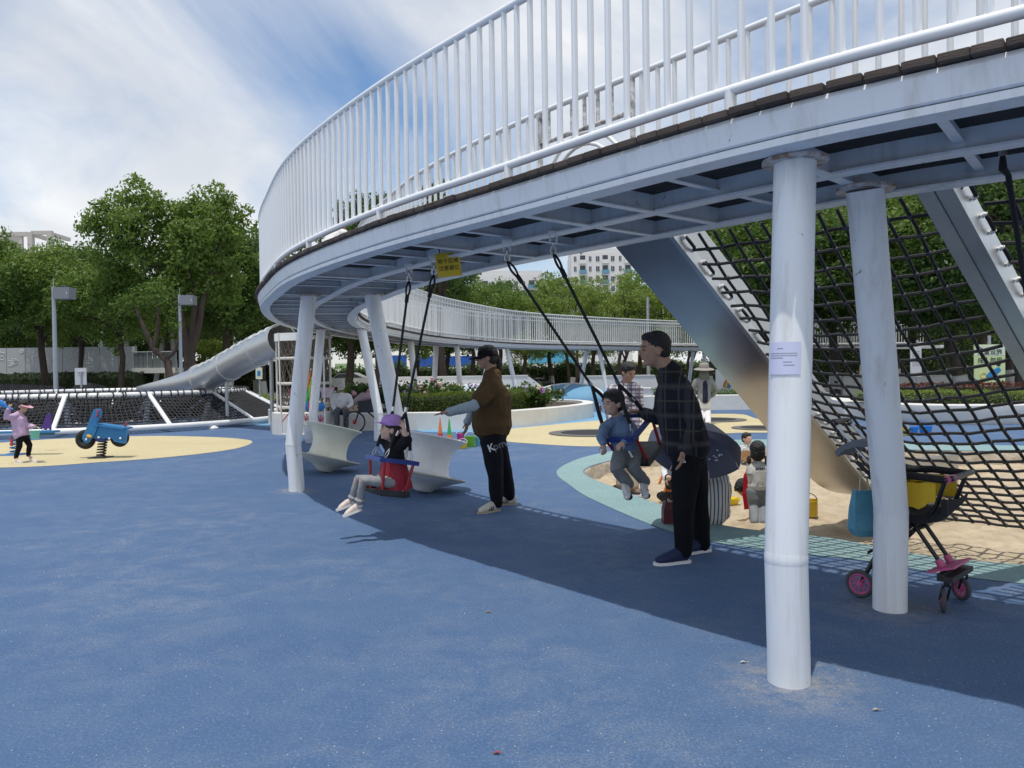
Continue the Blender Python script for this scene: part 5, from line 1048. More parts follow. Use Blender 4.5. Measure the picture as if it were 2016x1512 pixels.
# the tall forked tree
Y = 35
def cl(u, v, r, dy=0): p = W(u, v, Y + dy); return (tuple(p), (r, r * 1.0, r * .85))
BC = [cl(268, 378, .95), (cl(245, 405, 1.0)), cl(290, 410, 1.1), cl(228, 440, 1.2), cl(190, 428, .9), cl(182, 455, .8), cl(215, 475, 1.0), cl(262, 450, 1.2, -.8), cl(300, 440, 1.1, .8), cl(330, 415, .9), cl(345, 450, 1.2), cl(375, 420, 1.0), cl(405, 395, 1.1), cl(425, 415, 1.1), cl(455, 415, .8), cl(440, 445, 1.1), cl(400, 450, 1.2, -.8), cl(365, 480, 1.2, -.9), cl(330, 500, 1.1, .5), cl(420, 480, 1.0, .7), cl(395, 510, 1.0, -.5), cl(355, 530, .9), cl(240, 500, 1.0, .4), cl(275, 510, .8, -.6), cl(225, 530, .9, .6), cl(300, 545, .9, .8), cl(430, 525, .9, .6), cl(415, 560, .9, .2), cl(345, 565, .8, -.5), cl(255, 560, 1.0, .8), cl(285, 590, .9, .9), cl(385, 590, .8, .6), cl(445, 580, .9, 1), cl(230, 590, .9, 1.2), cl(200, 510, .7, .8), cl(460, 550, .8, 1.2)]
bt = thing('tree', 'tall forked tree with two high leafy heads standing behind the tube slide', 'tree', V((W(375, 770, Y).x, Y, 0)), 0, G1)
off = bt.location; tr = MB(); B = lambda u, v, dy=0: W(u, v, Y + dy)
b0 = V((off.x, Y, 0))
for pts, r in (([b0, B(376, 735), B(372, 690), B(360, 640), B(345, 575), B(318, 535), B(285, 505), B(262, 470), B(258, 420)], [.36, .30, .24, .2, .17, .15, .12, .09, .03]), ([B(374, 700), B(380, 650), B(385, 600), B(368, 520), B(360, 470), B(400, 420)], [.2, .17, .14, .12, .09, .03]), ([B(378, 690), B(392, 640), B(400, 590), B(420, 520), B(440, 450)], [.18, .14, .12, .08, .03]), ([B(356, 620), B(355, 560), B(358, 500), B(348, 450)], [.12, .1, .08, .03]), ([B(290, 508), B(250, 480), B(215, 455)], [.08, .06, .02])): tr.tube(pts, r, 9)
tr.build('trunk', BARK, bt, smooth=60)
cp = clumps(BC, 560) - np.array(off); link('crown', leaf_mesh('crown', cp, .21, LEAF[0], N=LASTN), bt)
# --- small leaning tree with bare forked trunk in front of it
ft = thing('tree', 'low forked tree leaning left of the tall trunk with spreading bare limbs', 'tree', V((W(340, 770, 33).x, 33, 0)), 0, G1); tr = MB(); B = lambda u, v: W(u, v, 33)
for pts, r in (([V((ft.location.x, 33, 0)), B(330, 712), B(300, 685), B(283, 645), B(265, 600)], [.2, .15, .12, .1, .05]), ([B(325, 710), B(345, 690), B(352, 665)], [.1, .09, .05]), ([B(302, 688), B(312, 640), B(310, 590)], [.1, .08, .04])): tr.tube(pts, r, 8)
tr.build('trunk', BARK, ft, smooth=60); link('crown', leaf_mesh('crown', clumps([(tuple(B(u, v)), (r, r, r * .8)) for u, v, r in ((262, 590, .7), (285, 575, .8), (310, 580, .7), (345, 640, .5), (330, 600, .7), (240, 600, .6))], 420) - np.array(ft.location), .15, LEAF[1]), ft)
# --- trees behind the far part of the walkway
G2 = 'trees beyond the far walkway'
rows = [(690, 50, TD, .98), (760, 58, TB, 1.0), (820, 52, TC, .95), (880, 60, TD, 1.05), (930, 50, TA, .90), (985, 58, TB, .98), (1035, 50, TC, .86), (1085, 62, TD, 1.02), (1125, 50, TE, .98), (1170, 58, TC, 1.02), (1215, 49, TE, .98), (1262, 58, TA, 1.0), (1305, 50, TC, .93), (1350, 56, TE, .98), (1400, 48, TC, .98), (1440, 56, TA, 1.05)]
nm2 = ['behind the left swing ropes', 'just left of the yellow sign', 'below the yellow sign', 'right of the yellow sign', 'above the person in brown', 'left of the right swing ropes', 'between the ropes of the empty gap', 'left of the white apartment towers', 'under the white apartment tower', 'right of the swing rope, under the towers', 'above the checked shirt person', 'left of the slide top', 'above the leaning person in plaid', 'at the left edge of the slide', 'hidden half by the steel slide', 'behind the slide foot']
for i, (u, Y, T, sc) in enumerate(rows): put_tree(T, V(((u - 1008) / F * Y, Y, 0)), i * 2.1, sc, 'tree %s, beyond the far railing' % nm2[i], G2)
TT = make_tree(8, 14, 2.1, 3.0, 44, LEAF[3], .22, 420, white=False)
put_tree(TT, V(((872 - 1008) / F * 45, 45, 0)), 0, 1.0, 'tall thin tree whose top shows through the upper railing', G2); put_tree(TT, V(((745 - 1008) / F * 44, 44, 0)), 2, .93, 'tall thin tree left of the other one seen through the railing', G2); put_tree(TT, V(((690 - 1008) / F * 46, 46, 0)), 4, .93, 'leftmost tall tree seen through the upper railing', G2)
# --- trees behind the climbing net
G3 = 'trees behind the climbing net'
for i, (u, Y, T, sc, lab) in enumerate([(1450, 33, TA, 1.08, 'tree just right of the slide top behind the net'), (1540, 30, TB, 1.0, 'tree behind the nearest white column'), (1640, 34, TD, 1.15, 'tree behind the gap between the two near columns'), (1720, 30, TA, 1.05, 'tree behind the second near column'), (1800, 36, TB, 1.25, 'tree behind the middle of the climbing net'), (1880, 30, TD, 1.05, 'tree left of the green sign behind the net'), (1990, 33, TA, 1.2, 'tree at the right photo edge behind the steel beam'), (2090, 30, TB, 1.15, 'tree cut by the right photo edge'), (1590, 46, TC, 1.2, 'pale tree far behind the near columns'), (1760, 48, TD, 1.3, 'dark tree far behind the net'), (1930, 46, TC, 1.3, 'pale tree far behind the steel beam'), (2080, 45, TA, 1.3, 'tree far off beyond the right photo edge')]):
    put_tree(T, V(((u - 1008) / F * Y, Y, 0)), i * 1.7, sc, lab, G3)
p = G(1921, 790); put_tree(make_tree(21, 9.5, 3.4, 4.2, 50, LEAF[3], .18, 400, white=False), V((p.x, 27, 0)), .4, 1.05, 'big tree with thick trunk beside the green sign behind the net', G3)

# ------------------------------------------------------------------ hedges and shrubs
def hedge(label, path, w_, h, z0=0, leaf=.05, dens=900, m=None, cat='hedge', name='hedge', bumpy=.05, loc=None):
    path = resample([V(p) for p in path], .12); n = len(path); P = []; core = MB(); rings = []
    for i, p in enumerate(path):
        t = (path[min(i + 1, n - 1)] - path[max(i - 1, 0)]).normalized(); s = V((-t.y, t.x, 0)); j = bumpy * mnoise.noise(p * .9)
        rings.append([p + s * (w_ / 2 - .06) * a + Z3 * (z0 + (b * (h - .07 + j))) for a, b in ((-1, 0), (-1, .85), (-.8, 1), (.8, 1), (1, .85), (1, 0))])
        k = int(dens * .12 * (2 * h + w_)) 
        for _ in range(k):
            f = random.random() * (2 * h + w_); jj = random.gauss(0, .025)
            if f < h: a, z = -w_ / 2 - jj, f
            elif f < h + w_: a, z = f - h - w_ / 2, h + jj + j
            else: a, z = w_ / 2 + jj, f - h - w_
            q = p + t * random.uniform(-.06, .06) + s * a; q2 = bumpy * mnoise.noise(q * 3.3); P.append((q.x, q.y, z0 + z + q2))
    core.ring_loft(rings); t_ = thing(name, label, cat, loc or V((path[n // 2].x, path[n // 2].y, z0)))
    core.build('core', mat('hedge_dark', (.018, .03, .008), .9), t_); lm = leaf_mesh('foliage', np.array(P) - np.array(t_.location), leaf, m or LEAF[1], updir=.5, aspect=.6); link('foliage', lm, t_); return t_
# ------------------------------------------------------------------ round planter
DIRT = mat('soil', (.06, .042, .03), .95, var=.6, vscale=6)
pl_out = [G(560, 838), G(640, 848), G(740, 848), G(840, 847), G(930, 846), G(1008, 843), G(1108, 832), G(1168, 821), V((2.2, 25.4, 0)), V((.3, 27.2, 0)), V((-3, 27.6, 0)), V((-6, 25.6, 0)), V((-6.9, 22, 0))]
pl_loop = resample(catmull(pl_out, 12, True) + [pl_out[0]], .1)
def planter(label, loop, h, th, loc, seg=22, soil=True):
    t = thing('planter', label, 'planter', loc); n = len(loop); inn = []
    cx = sum(p.x for p in loop) / n; cy = sum(p.y for p in loop) / n
    nrm = []
    for i in range(n):
        tt = (loop[(i + 1) % n] - loop[i - 1]).normalized(); nn = V((tt.y, -tt.x, 0)); nn = nn if nn.dot(V((cx, cy, 0)) - loop[i]) > 0 else -nn; nrm.append(nn)
    i = 0
    while i < n - 1:
        j = min(i + seg, n - 1); mb = MB(); e = .003
        ids = list(range(i, j + 1))
        R_ = []
        for q, k in enumerate(ids):
            p = loop[k].copy()
            if q == 0: p = p + (loop[min(k + 1, n - 1)] - p).normalized() * e
            if q == len(ids) - 1: p = p + (loop[max(k - 1, 0)] - p).normalized() * e
            R_.append([p + Z3 * 0, p + Z3 * (h - .012), p + nrm[k] * .012 + Z3 * h, p + nrm[k] * th + Z3 * h, p + nrm[k] * th])
        mb.ring_loft(R_); mb.build('wall_panel', CONC, t, smooth=40); i = j
    if soil:
        bm = bmesh.new(); vs_ = [bm.verts.new(loop[i] + nrm[i] * (th * .6) + Z3 * (h - .08) - t.location) for i in range(0, n - 1, 3)]; bm.faces.new(vs_); bmesh.ops.triangulate(bm, faces=bm.faces[:]); me = bpy.data.meshes.new('soil'); bm.to_mesh(me); bm.free(); me.materials.append(DIRT); link('soil', me, t)
    return t
planter('low round planter with pale concrete wall behind the person in brown', pl_loop, .43, .32, V((-2, 22, 0)))
hp_ = [G(770, 846), G(840, 846), G(930, 845), G(1008, 842), G(1090, 833)]
hpath = [p + V((-.02 * i, .62, 0)) for i, p in enumerate(catmull(hp_, 10))]; hpath += [hpath[-1] + V((.35, .55, 0)), hpath[-1] + V((.3, 1.4, 0)), hpath[-1] + V((-.2, 2.3, 0))]
hedge('clipped boxwood hedge along the front of the round planter', hpath, .55, .50, .36, .045, 1500, leafmat('leaf_box', (.05, .10, .012), (.15, .20, .03)))
HYD = leafmat('leaf_hydrangea', (.035, .075, .018), (.085, .145, .03)); FLC = [mat('bloom_pink', (.62, .32, .42), .8, var=.6, vscale=20, col2=(.7, .5, .55)), mat('bloom_lilac', (.42, .34, .58), .8, var=.6, vscale=20, col2=(.5, .42, .6)), mat('bloom_cream', (.62, .56, .46), .8, var=.6, vscale=20, col2=(.68, .55, .5)), mat('bloom_purple', (.36, .18, .45), .8, var=.6, vscale=20)]
hy = [(786, 20.6, .62, 1), (815, 21.4, .7, 0), (842, 20.8, .66, 0), (868, 21.6, .74, 3), (893, 20.8, .66, 2), (918, 21.6, .62, 1), (1030, 21.4, .62, 1), (1058, 21, .56, 2), (1082, 21.8, .52, 2), (705, 20.8, .72, 0), (735, 21.5, .7, 1), (765, 22, .66, 0)]
hn = ['left of the swing ropes', 'beside the far column', 'behind the hedge, left of the person in brown', 'tallest, left of the person in brown', 'beside the person in brown', 'just left of the brown shirt person\'s chest', 'right of the person in brown', 'second right of the person in brown', 'at the right end of the planter', 'behind the seated person in white', 'behind the parked bicycle', 'behind the white column and bicycle bag']
for i, (u, Y, r, c) in enumerate(hy):
    p = V(((u - 1008) / F * Y, Y, .36)); t = thing('hydrangea', 'flowering hydrangea bush %s in the round planter' % hn[i], 'shrub', p, 0, 'hydrangeas in the planter'); random.seed(40 + i)
    C = [((random.uniform(-r, r) * .7, random.uniform(-r, r) * .7, random.uniform(.25, .55) * r * 1.5), (r * .45, r * .45, r * .4)) for _ in range(9)]
    link('foliage', leaf_mesh('foliage', clumps(C, 900, .8, False), .13, HYD, updir=.6, aspect=.7), t)
    for k in range(3):
        a = random.uniform(0, 6.3); q = V((cos(a) * r * .55, -abs(sin(a)) * r * .75, r * random.uniform(.65, 1.15))); fb = MB()
        for _ in range(26):
            v_ = V((random.gauss(0, 1), random.gauss(0, 1), random.gauss(0, 1))).normalized() * .058; fb.ball(q + v_, .022, 5, 4)
        fb.build('flower_head', FLC[(c + k % 2) % 4], t, world=False, smooth=180)
# ------------------------------------------------------------------ right-hand planters, hedge and walls
def strip_wall(label, pts, h, th, cat='wall', name='low_wall', m=CONC, loc=None, lip=0):
    path = resample([V(p) for p in pts], .25); n = len(path); mb = MB(); R_ = []
    for i, p in enumerate(path):
        t = (path[min(i + 1, n - 1)] - path[max(i - 1, 0)]).normalized(); s = V((-t.y, t.x, 0)); s = s if s.y > 0 else -s
        R_.append([p, p + Z3 * (h * .45) - s * lip, p + Z3 * (h - .015) - s * (lip + .01), p + Z3 * h - s * lip, p + s * th + Z3 * h, p + s * th])
    t_ = thing(name, label, cat, loc or path[n // 2]); k = 9; i = 0
    while i < n - 1:
        j = min(i + k, n - 1); q = MB(); q.ring_loft(R_[i:j + 1]); ob = q.build('panel', m, t_, smooth=35)
        ob.scale = (1, 1, 1); i = j
    return t_
strip_wall('low white planter wall behind the person in the wide hat', catmull([G(1235, 812), G(1300, 808), G(1400, 807), G(1500, 807), G(1620, 815)], 8), .50, .4)
strip_wall('curved white bench wall behind the climbing net', catmull([G(1660, 812), G(1700, 824), G(1800, 833), G(1920, 836), G(2060, 834), G(2200, 828)], 8), .46, .5, lip=.10)
RW = leafmat('leaf_red', (.10, .025, .015), (.17, .06, .03))
hedge('clipped green hedge behind the white bench wall and net', [p + V((0, 1.0, 0)) for p in catmull([G(1740, 826), G(1850, 833), G(1960, 835), G(2100, 832)], 8)], .8, .72, 0, .05, 800, LEAF[2])
hedge('reddish hedge strip behind the green clipped hedge', [p + V((0, 2.4, 0)) for p in catmull([G(1840, 828), G(1960, 833), G(2120, 830)], 8)], .7, .88, 0, .06, 600, RW)
hedge('low shrubs growing in the planter behind the person in the wide hat', [p + V((0, 1.0, 0)) for p in catmull([G(1300, 808), G(1400, 807), G(1500, 807)], 8)], .9, .62, 0, .06, 500, LEAF[1], bumpy=.15)
def wedge(label, u0, u1, Y, z, slope=0, d=1.5):
    a, b = (u0 - 1008) / F * Y, (u1 - 1008) / F * Y; t = thing('white_ramp', label, 'ramp', V(((a + b) / 2, Y, 0)))
    mb = MB(); mb.ring_loft([[V((a, y, 0)), V((b + slope, y, 0)), V((b, y, z)), V((a, y, z))] for y in (Y, Y + d)]); mb.build('body', mat('white_render', (.76, .75, .72), .7, var=.4, vscale=1.2, col2=(.66, .65, .62)), t); MB().box(((a + b) / 2, Y + d / 2, z + .03), (abs(b - a) - .02, d + .06, .06)).build('coping', CONC, t)
wedge('long low white ramp beyond the hydrangeas, left of the person in brown', 768, 1040, 42, 1.12, 1.6); wedge('white ramp wall beyond the checked shirt person', 1150, 1290, 44, 1.02, .3); wedge('white block wall at the far right behind the net', 1660, 1905, 34, .9, .3)
wedge('small white rounded block left of the leaning person in plaid', 1262, 1290, 30, .62, .2, 1.0)
# painted rubber mounds
def mound(label, u, Y, r, h, m, lines=True):
    c = V(((u - 1008) / F * Y, Y, -.01)); t = thing('rubber_mound', label, 'mound', c)
    MB().lathe([(r * cos(a * pi / 2 / 10) if a < 10 else .001, h * sin(a * pi / 20)) for a in range(11)], 40, c).build('dome', m, t, smooth=180)
    if lines:
        for k in range(5):
            a0_ = k * 1.256 + .4; MB().tube([c + V((r * 1.004 * cos(q * pi / 24) * cos(a0_ + q * .03), r * 1.004 * cos(q * pi / 24) * sin(a0_ + q * .03), h * 1.004 * sin(q * pi / 24) + .012)) for q in range(12)], .045, 5).build('painted_line', mat('white_render'), t)
mound('light blue rubber mound with white lines right of the planter', 1125, 36, 2.0, .78, LBLUE); mound('pale blue rubber mound behind the hydrangeas', 950, 37, 2.4, .80, mat('pale_blue', (.50, .60, .68), .8, var=.4, vscale=1))
# rainbow mural wall
rm = thing('mural_wall', 'white wall painted with a rainbow, right of the person in the wide hat', 'wall', W(1448, 775, 31)); c = W(1448, 772, 31); MB().box(c + V((0, .1, .42)), (1.5, .18, 1.0)).build('panel', mat('white_render'), rm)
for i, cc in enumerate([(.5, .08, .06), (.6, .3, .05), (.55, .5, .1), (.1, .35, .15), (.08, .2, .5), (.25, .1, .4)]):
    r = .62 - .05 * i; MB().ring_loft([[c + V((.15 + (r + q) * cos(pi * (.35 + .6 * k / 12)), -.004, .1 + (r + q) * sin(pi * (.35 + .6 * k / 12)))) for q in (0, .05)] for k in range(13)], False, False).build('rainbow_band', mat('rainbow%d' % i, cc, .8), rm)
t = thing('litter_bin', 'teal litter bin beside the rainbow wall', 'bin', W(1480, 776, 30)); c = W(1480, 776, 30); MB().box(c + V((0, 0, .42)), (.55, .4, .8)).build('body', mat('teal_bin', (.05, .20, .22), .5), t); MB().box(c + V((0, 0, .86)), (.6, .45, .07)).build('lid', mat('dark_plastic'), t)
# trampolines sunk in the yellow ground
for i, (u, v, r) in enumerate([(1165, 853, .95), (1398, 827, .95), (1502, 843, .7)]):
    c = G(u, v, .006); t = thing('sunken_trampoline', 'round black trampoline in the yellow ground, %s' % ('left of the child in the blue jumper', 'behind the person in the wide hat', 'beside the near column')[i], 'trampoline', c, 0, 'sunken trampolines')
    MB().lathe([(r, 0), (r, .02), (r * .72, .02), (r * .72, .0)], 40, c).build('rim', mat('rim_rubber', (.13, .125, .12), .8), t, smooth=40); MB().lathe([(r * .73, .006), (.001, .002)], 40, c).build('mat', mat('mesh_black', (.02, .02, .022), .8), t)
# signs on the right
sp_ = thing('instruction_sign', 'pale green sign on a pole with characters and a swimming figure, behind the net', 'sign', V((W(1950, 800, 22.5).x, 22.5, 0))); x_, y_ = sp_.location.x, 22.5
MB().tube([(x_, y_ + .05, 0), (x_, y_ + .05, 2.25)], .045, 10).build('pole', GALV, sp_, smooth=60); c = W(1948, 718, 22.4)
MB().box(c, (.90, .03, 1.18)).build('panel', mat('sign_green', (.60, .70, .36), .5), sp_); MB().box(c + V((0, -.017, .42)), (.86, .004, .30)).build('panel_field', mat('sign_pale', (.70, .76, .62), .5), sp_)
RF = facing(V((0, -1, 0)))
text(sp_, '儿童设施', .18, c + V((0, -.022, .36)), RF, mat('sign_ink', (.03, .05, .04), .6), bold=.003); text(sp_, '成人勿用', .18, c + V((0, -.022, .12)), RF, mat('sign_ink'), bold=.003)
MB().limb([c + V((-.1, -.02, -.35)), c + V((.1, -.02, -.25)), c + V((.3, -.02, -.12))], [(.05, .004), (.1, .004), (.06, .004)], (0, 0, 1), 10).build('figure', mat('sign_blue', (.02, .22, .5), .6), sp_); MB().ball(c + V((.25, -.02, .02)), (.07, .004, .07)).build('figure_head', INK, sp_); MB().tube([c + V((-.2 + .08 * cos(a * pi / 8), -.02, -.3 + .08 * sin(a * pi / 8))) for a in range(16)], .012, 5, closed=True).build('ring_mark', mat('sign_yellow'), sp_)
t = thing('notice_board', 'narrow white notice board on a post behind the net', 'sign', V((W(1803, 800, 24).x, 24, 0))); c = W(1803, 711, 24); MB().tube([(c.x + .08, 24.05, 0), (c.x + .08, 24.05, 2.2)], .04, 8).build('post', GALV, t); MB().box(c, (.34, .03, .98)).build('panel', mat('board_white', (.60, .60, .60), .6), t); 
for k in range(7): MB().box(c + V((0, -.018, .3 - .07 * k)), (.24, .003, .02)).build('printed_line', mat('grey_ink'), t)
t = thing('road_sign', 'small white and green board on a pole behind the rope tunnel', 'sign', V((W(510, 780, 24).x, 24, 0))); c = W(510, 735, 24); MB().tube([(c.x, 24.04, 0), (c.x, 24.04, 1.9)], .03, 8).build('post', GALV, t); MB().box(c, (.2, .03, .36)).build('panel', mat('sign_pale'), t); MB().box(c + V((0, -.018, 0)), (.10, .003, .16)).build('figure', mat('sign_blue'), t)
# ------------------------------------------------------------------ low round net frame at the left
NC = V((-12.6, 23.3, 0)); R1, R2, ZN = 5.7, 4.3, .93
nf = thing('net_dome', 'low round climbing frame of white tubes and black netting at left', 'climbing frame', NC)
pol = lambda a, r, z: NC + V((r * cos(a), r * sin(a), z))
FW = mat('frame_white', (.80, .81, .82), .35, var=.3, vscale=3, col2=(.68, .68, .67))
MB().tube([pol(a * pi / 40, R1, .14) for a in range(80)], .072, 10, closed=True).build('base_ring', FW, nf, smooth=60)
MB().tube([pol(a * pi / 40, R2, ZN) for a in range(80)], .068, 10, closed=True).build('top_ring', FW, nf, smooth=60)
MB().tube([pol(a * pi / 40, 2.9, .16) for a in range(80)], .07, 8, closed=True).build('inner_ring', FW, nf, smooth=60)
NB_ = 14; ang0 = atan2(G(272, 842).y - NC.y, G(272, 842).x - NC.x) - .02
for k in range(NB_):
    a = ang0 + k * 2 * pi / NB_; p, q = pol(a, R1, .16), pol(a, R2, ZN)
    MB().tube([p, q], .06, 8).build('strut', FW, nf, smooth=60); MB().tube([pol(a, R2 - .02, ZN - .05), pol(a, R2 - .35, 0)], .07, 8).build('leg', FW, nf, smooth=60); MB().tube([pol(a, R2 - .05, ZN - .05), pol(a + .05, 2.9, .18)], .045, 6).build('inner_strut', FW, nf, smooth=60)
    MB().lathe([(.14, 0), (.14, .03), (.06, .1), (.05, .14)], 12, pol(a + .2, R1, 0)).build('foot', FW, nf, smooth=40)
    # each bay has its own net panel outside and inside
    for nm, ra, za, rb, zb, sag, rr, cc in (('net_panel', R1, .16, R2, ZN, .06, 11, 20), ('inner_net_panel', R2, ZN, 2.9, .16, .10, 12, 24)):
        nt_ = MB(); da = 2 * pi / NB_
        X = lambda f, g: pol(a + da * f, ra + (rb - ra) * g, za + (zb - za) * g - sag * sin(pi * f) * sin(pi * g))
        for i in range(1, rr): nt_.tube([X(f / 6, i / rr) for f in range(7)], .015 if nm == 'net_panel' else .026, 4)
        for i in range(1, cc): nt_.tube([X(i / cc, g / 5) for g in range(6)], .015, 4)
        stuff(nt_.build(nm, ROPE, nf))
    wrp = MB()
    for i in range(9):
        aa = a + da * (i + random.uniform(.2, .8)) / 9; c = pol(aa, R2, ZN); n_ = V((cos(aa), sin(aa), 0)); tl = random.uniform(-.06, .06)
        wrp.tube([c + n_ * (.10 * cos(q * pi / 5)) + Z3 * (.10 * sin(q * pi / 5)) + V((-n_.y, n_.x, 0)) * tl * cos(q * pi / 5) for q in range(10)], .016, 4, closed=True)
    stuff(wrp.build('rope_wraps', ROPE, nf))
for a in range(0, 14, 2): stuff(MB().tube([pol(a * .45, 2.9, .18), pol(a * .45 + 1.2, 1.2, .45), pol(a * .45 + 3.0, 2.9, .2)], .05, 6).build('rope_mat', ROPE, nf))

# ------------------------------------------------------------------ tube slide with rope tunnel
TY = 18.4; tx = W(600, 700, TY).x
rt = thing('rope_tunnel', 'upright round rope tunnel with pale rings behind the left columns', 'climbing tunnel', V((tx, TY, 0))); TR = .62; tc_ = V((tx, TY, 0))
ROPEB = mat('brown_rope', (.16, .13, .10), .85, bump=.4, bscale=120); RINGM = mat('ring_paint', (.62, .60, .55), .5, var=.4, vscale=6)
MB().lathe([(TR + .16, 0), (TR + .16, .50), (TR + .02, .52), (TR + .02, .40), (.01, .40)], 40, tc_).build('base', CONC, rt, smooth=40)
for v_ in (662, 705, 755, 802): z = W(600, v_, TY - .6).z; MB().tube([tc_ + V((TR * cos(a * pi / 18), TR * sin(a * pi / 18), z)) for a in range(36)], .035, 8, closed=True).build('ring', RINGM, rt, smooth=60)
zb, zt_ = .5, 2.34
for a in (-2.95, -.2, 1.2, 2.3): MB().tube([tc_ + V((TR * 1.04 * cos(a), TR * 1.04 * sin(a), .1)), tc_ + V((TR * 1.04 * cos(a), TR * 1.04 * sin(a), zt_))], .03, 8).build('post', RINGM, rt, smooth=60)
nt_ = MB(); random.seed(5)
for i in range(26):
    for dr in (1, -1):
        a0_ = i * 2 * pi / 26; w_ = random.uniform(-.1, .1); nt_.tube([tc_ + V(((TR - .03) * cos(a0_ + dr * 1.1 * f / 10 + w_ * sin(f)), (TR - .03) * sin(a0_ + dr * 1.1 * f / 10 + w_ * sin(f)), zb + (zt_ - zb) * f / 10)) for f in range(11)], .0125, 4)
stuff(nt_.build('rope_mesh', ROPEB, rt))
MB().tube([tc_ + V((-.35, -.2, .45)), tc_ + V((.3, .1, 1.3)), tc_ + V((-.1, .2, 2.2))], [.16, .2, .16], 8).build('inner_net_stair', mat('rope_dark', (.07, .055, .045), .9, bump=1, bscale=40), rt, smooth=60)
mb = MB(); mb.ring_loft([[tc_ + V(((TR + .06 + q) * cos(a), (TR + .06 + q) * sin(a), z)) for q, z in ((0, 2.18), (.015, 2.18), (.015, 2.36), (0, 2.36))] for a in [radians(170 + 110 * k / 14) for k in range(15)]]); mb.build('top_skirt', FW, rt, smooth=40)
ts = thing('tube_slide', 'stainless steel tube slide sweeping down to the left behind the net frame', 'slide', V((-8.2, 20.5, 0)))
SC_ = [W(556, 668, 18.7), W(520, 684, 19.4), W(480, 704, 20.2), W(440, 726, 21), W(405, 742, 21.8), W(370, 752, 22.4), W(330, 758, 22.9), W(292, 762, 23.4)]
cl_ = catmull(SC_, 6); rad = .40; SLIDE = mat('tube_steel', (.70, .69, .67), .42, metal=.9, var=.4, vscale=3, col2=(.60, .59, .57))
def rings_open(i0, i1, arc, r, off=0):
    R_ = []
    for i in range(i0, i1):
        t_ = (cl_[min(i + 1, len(cl_) - 1)] - cl_[max(i - 1, 0)]).normalized(); d, s, b = frame(t_, Z3); ar = arc(i) if callable(arc) else arc
        out_ = [cl_[i] + (b * sin(a) - s * cos(a)) * (r + off) for a in [-ar + 2 * ar * k / 20 for k in range(21)]]
        inn_ = [cl_[i] + (b * sin(a) - s * cos(a)) * (r + off - .02) for a in [ar - 2 * ar * k / 20 for k in range(21)]]
        R_.append(out_ + inn_)
    return R_
nT = 26
for j in range(3):
    a, b = j * nT // 3, (j + 1) * nT // 3 + 1; MB().ring_loft(rings_open(a, b, 3.1, rad)).build('tube_section', SLIDE, ts, smooth=50)
    MB().ring_loft(rings_open(b - 2, b, 3.14, rad + .02)).build('collar', SLIDE, ts, smooth=50)
MB().ring_loft(rings_open(nT, len(cl_), lambda i: 2.3 - .75 * (i - nT) / (len(cl_) - nT), rad)).build('chute', SLIDE, ts, smooth=50)
for k in range(2, nT - 2, 2):
    def wp(i, a, q): d, s1, b1 = frame(cl_[i + 1] - cl_[i - 1], Z3); return cl_[i] + (b1 * sin(a) - s1 * cos(a)) * (rad + q)
    sgn_ = 1 if wp(k, 2.4, 0).y < wp(k, -2.4, 0).y else -1
    MB().ring_loft([[wp(i, sgn_ * a, q) for a, q in ((2.15, .006), (2.65, .006), (2.65, .014), (2.15, .014))] for i in (k, k + 1)]).build('window', mat('clear_pane', (.78, .80, .82), .15), ts)
for (u, v_, Y_) in ((534, 720, 19.1), (446, 752, 20.9), (372, 768, 22.4)): p = W(u, v_, Y_); MB().tube([V((p.x, p.y, 0)), V((p.x, p.y, p.z + .12))], .05, 10).build('support', GALV, ts, smooth=60)
c = G(534, 834, .012); MB().lathe([(.55, -.01), (.55, 0), (.001, .001)], 24, c).build('ground_disc', LBLUE, ts)
# ------------------------------------------------------------------ spring rider and spring seesaw
RB = mat('rider_blue', (.035, .20, .44), .4, var=.25, vscale=5, spec=.4); RY = mat('rider_yellow', (.65, .36, .05), .45); RR = mat('rider_red', (.50, .03, .05), .4)
Y = 13.3; rd = thing('spring_rider', 'blue motorbike spring rider with black wheels on the yellow patch', 'spring rider', G(198, 901)); q_ = lambda x, y, dy=0: W(x / 6.72, 740 + y / 6.72, Y + dy)
def plate(name, pts, y0, th, m, par):
    mb = MB(); n = len(pts); a = [q_(x, y, y0) for x, y in pts]; b = [p + V((0, th, 0)) for p in a]; mb.add(a + b, [tuple(range(n)), tuple(range(2 * n - 1, n - 1, -1))] + [(i, n + i, n + (i + 1) % n, (i + 1) % n) for i in range(n)]); return mb.build(name, m, par)
neck = [(1222, 480), (1235, 448), (1265, 432), (1300, 432), (1330, 450), (1345, 485), (1338, 520), (1288, 615), (1300, 645), (1240, 800), (1205, 830), (1185, 870), (1150, 890), (1110, 875), (1085, 830), (1090, 790), (1130, 720), (1180, 590)]
body = [(1285, 630), (1695, 690), (1660, 895), (1600, 890), (1510, 868), (1488, 838), (1440, 828), (1230, 828), (1240, 790)]
for y0 in (-.14, .10): plate('side_panel', neck, y0, .025, RB, rd); plate('body_panel', body, y0 + (.028 if y0 < 0 else -.028), .025, RB, rd)
mb = MB(); mb.bar(q_(1300, 640), q_(1700, 692), .30, .03); mb.build('seat', RB, rd)
for cx_, cy_, r_ in ((1132, 840, .165), (1585, 818, .155)): c = q_(cx_, cy_); MB().tube([c + V((r_ * .68 * cos(a * pi / 14), 0, r_ * .68 * sin(a * pi / 14))) for a in range(28)], r_ * .36, 10, closed=True).build('wheel', mat('tyre_black', (.015, .015, .016), .75), rd, smooth=60)
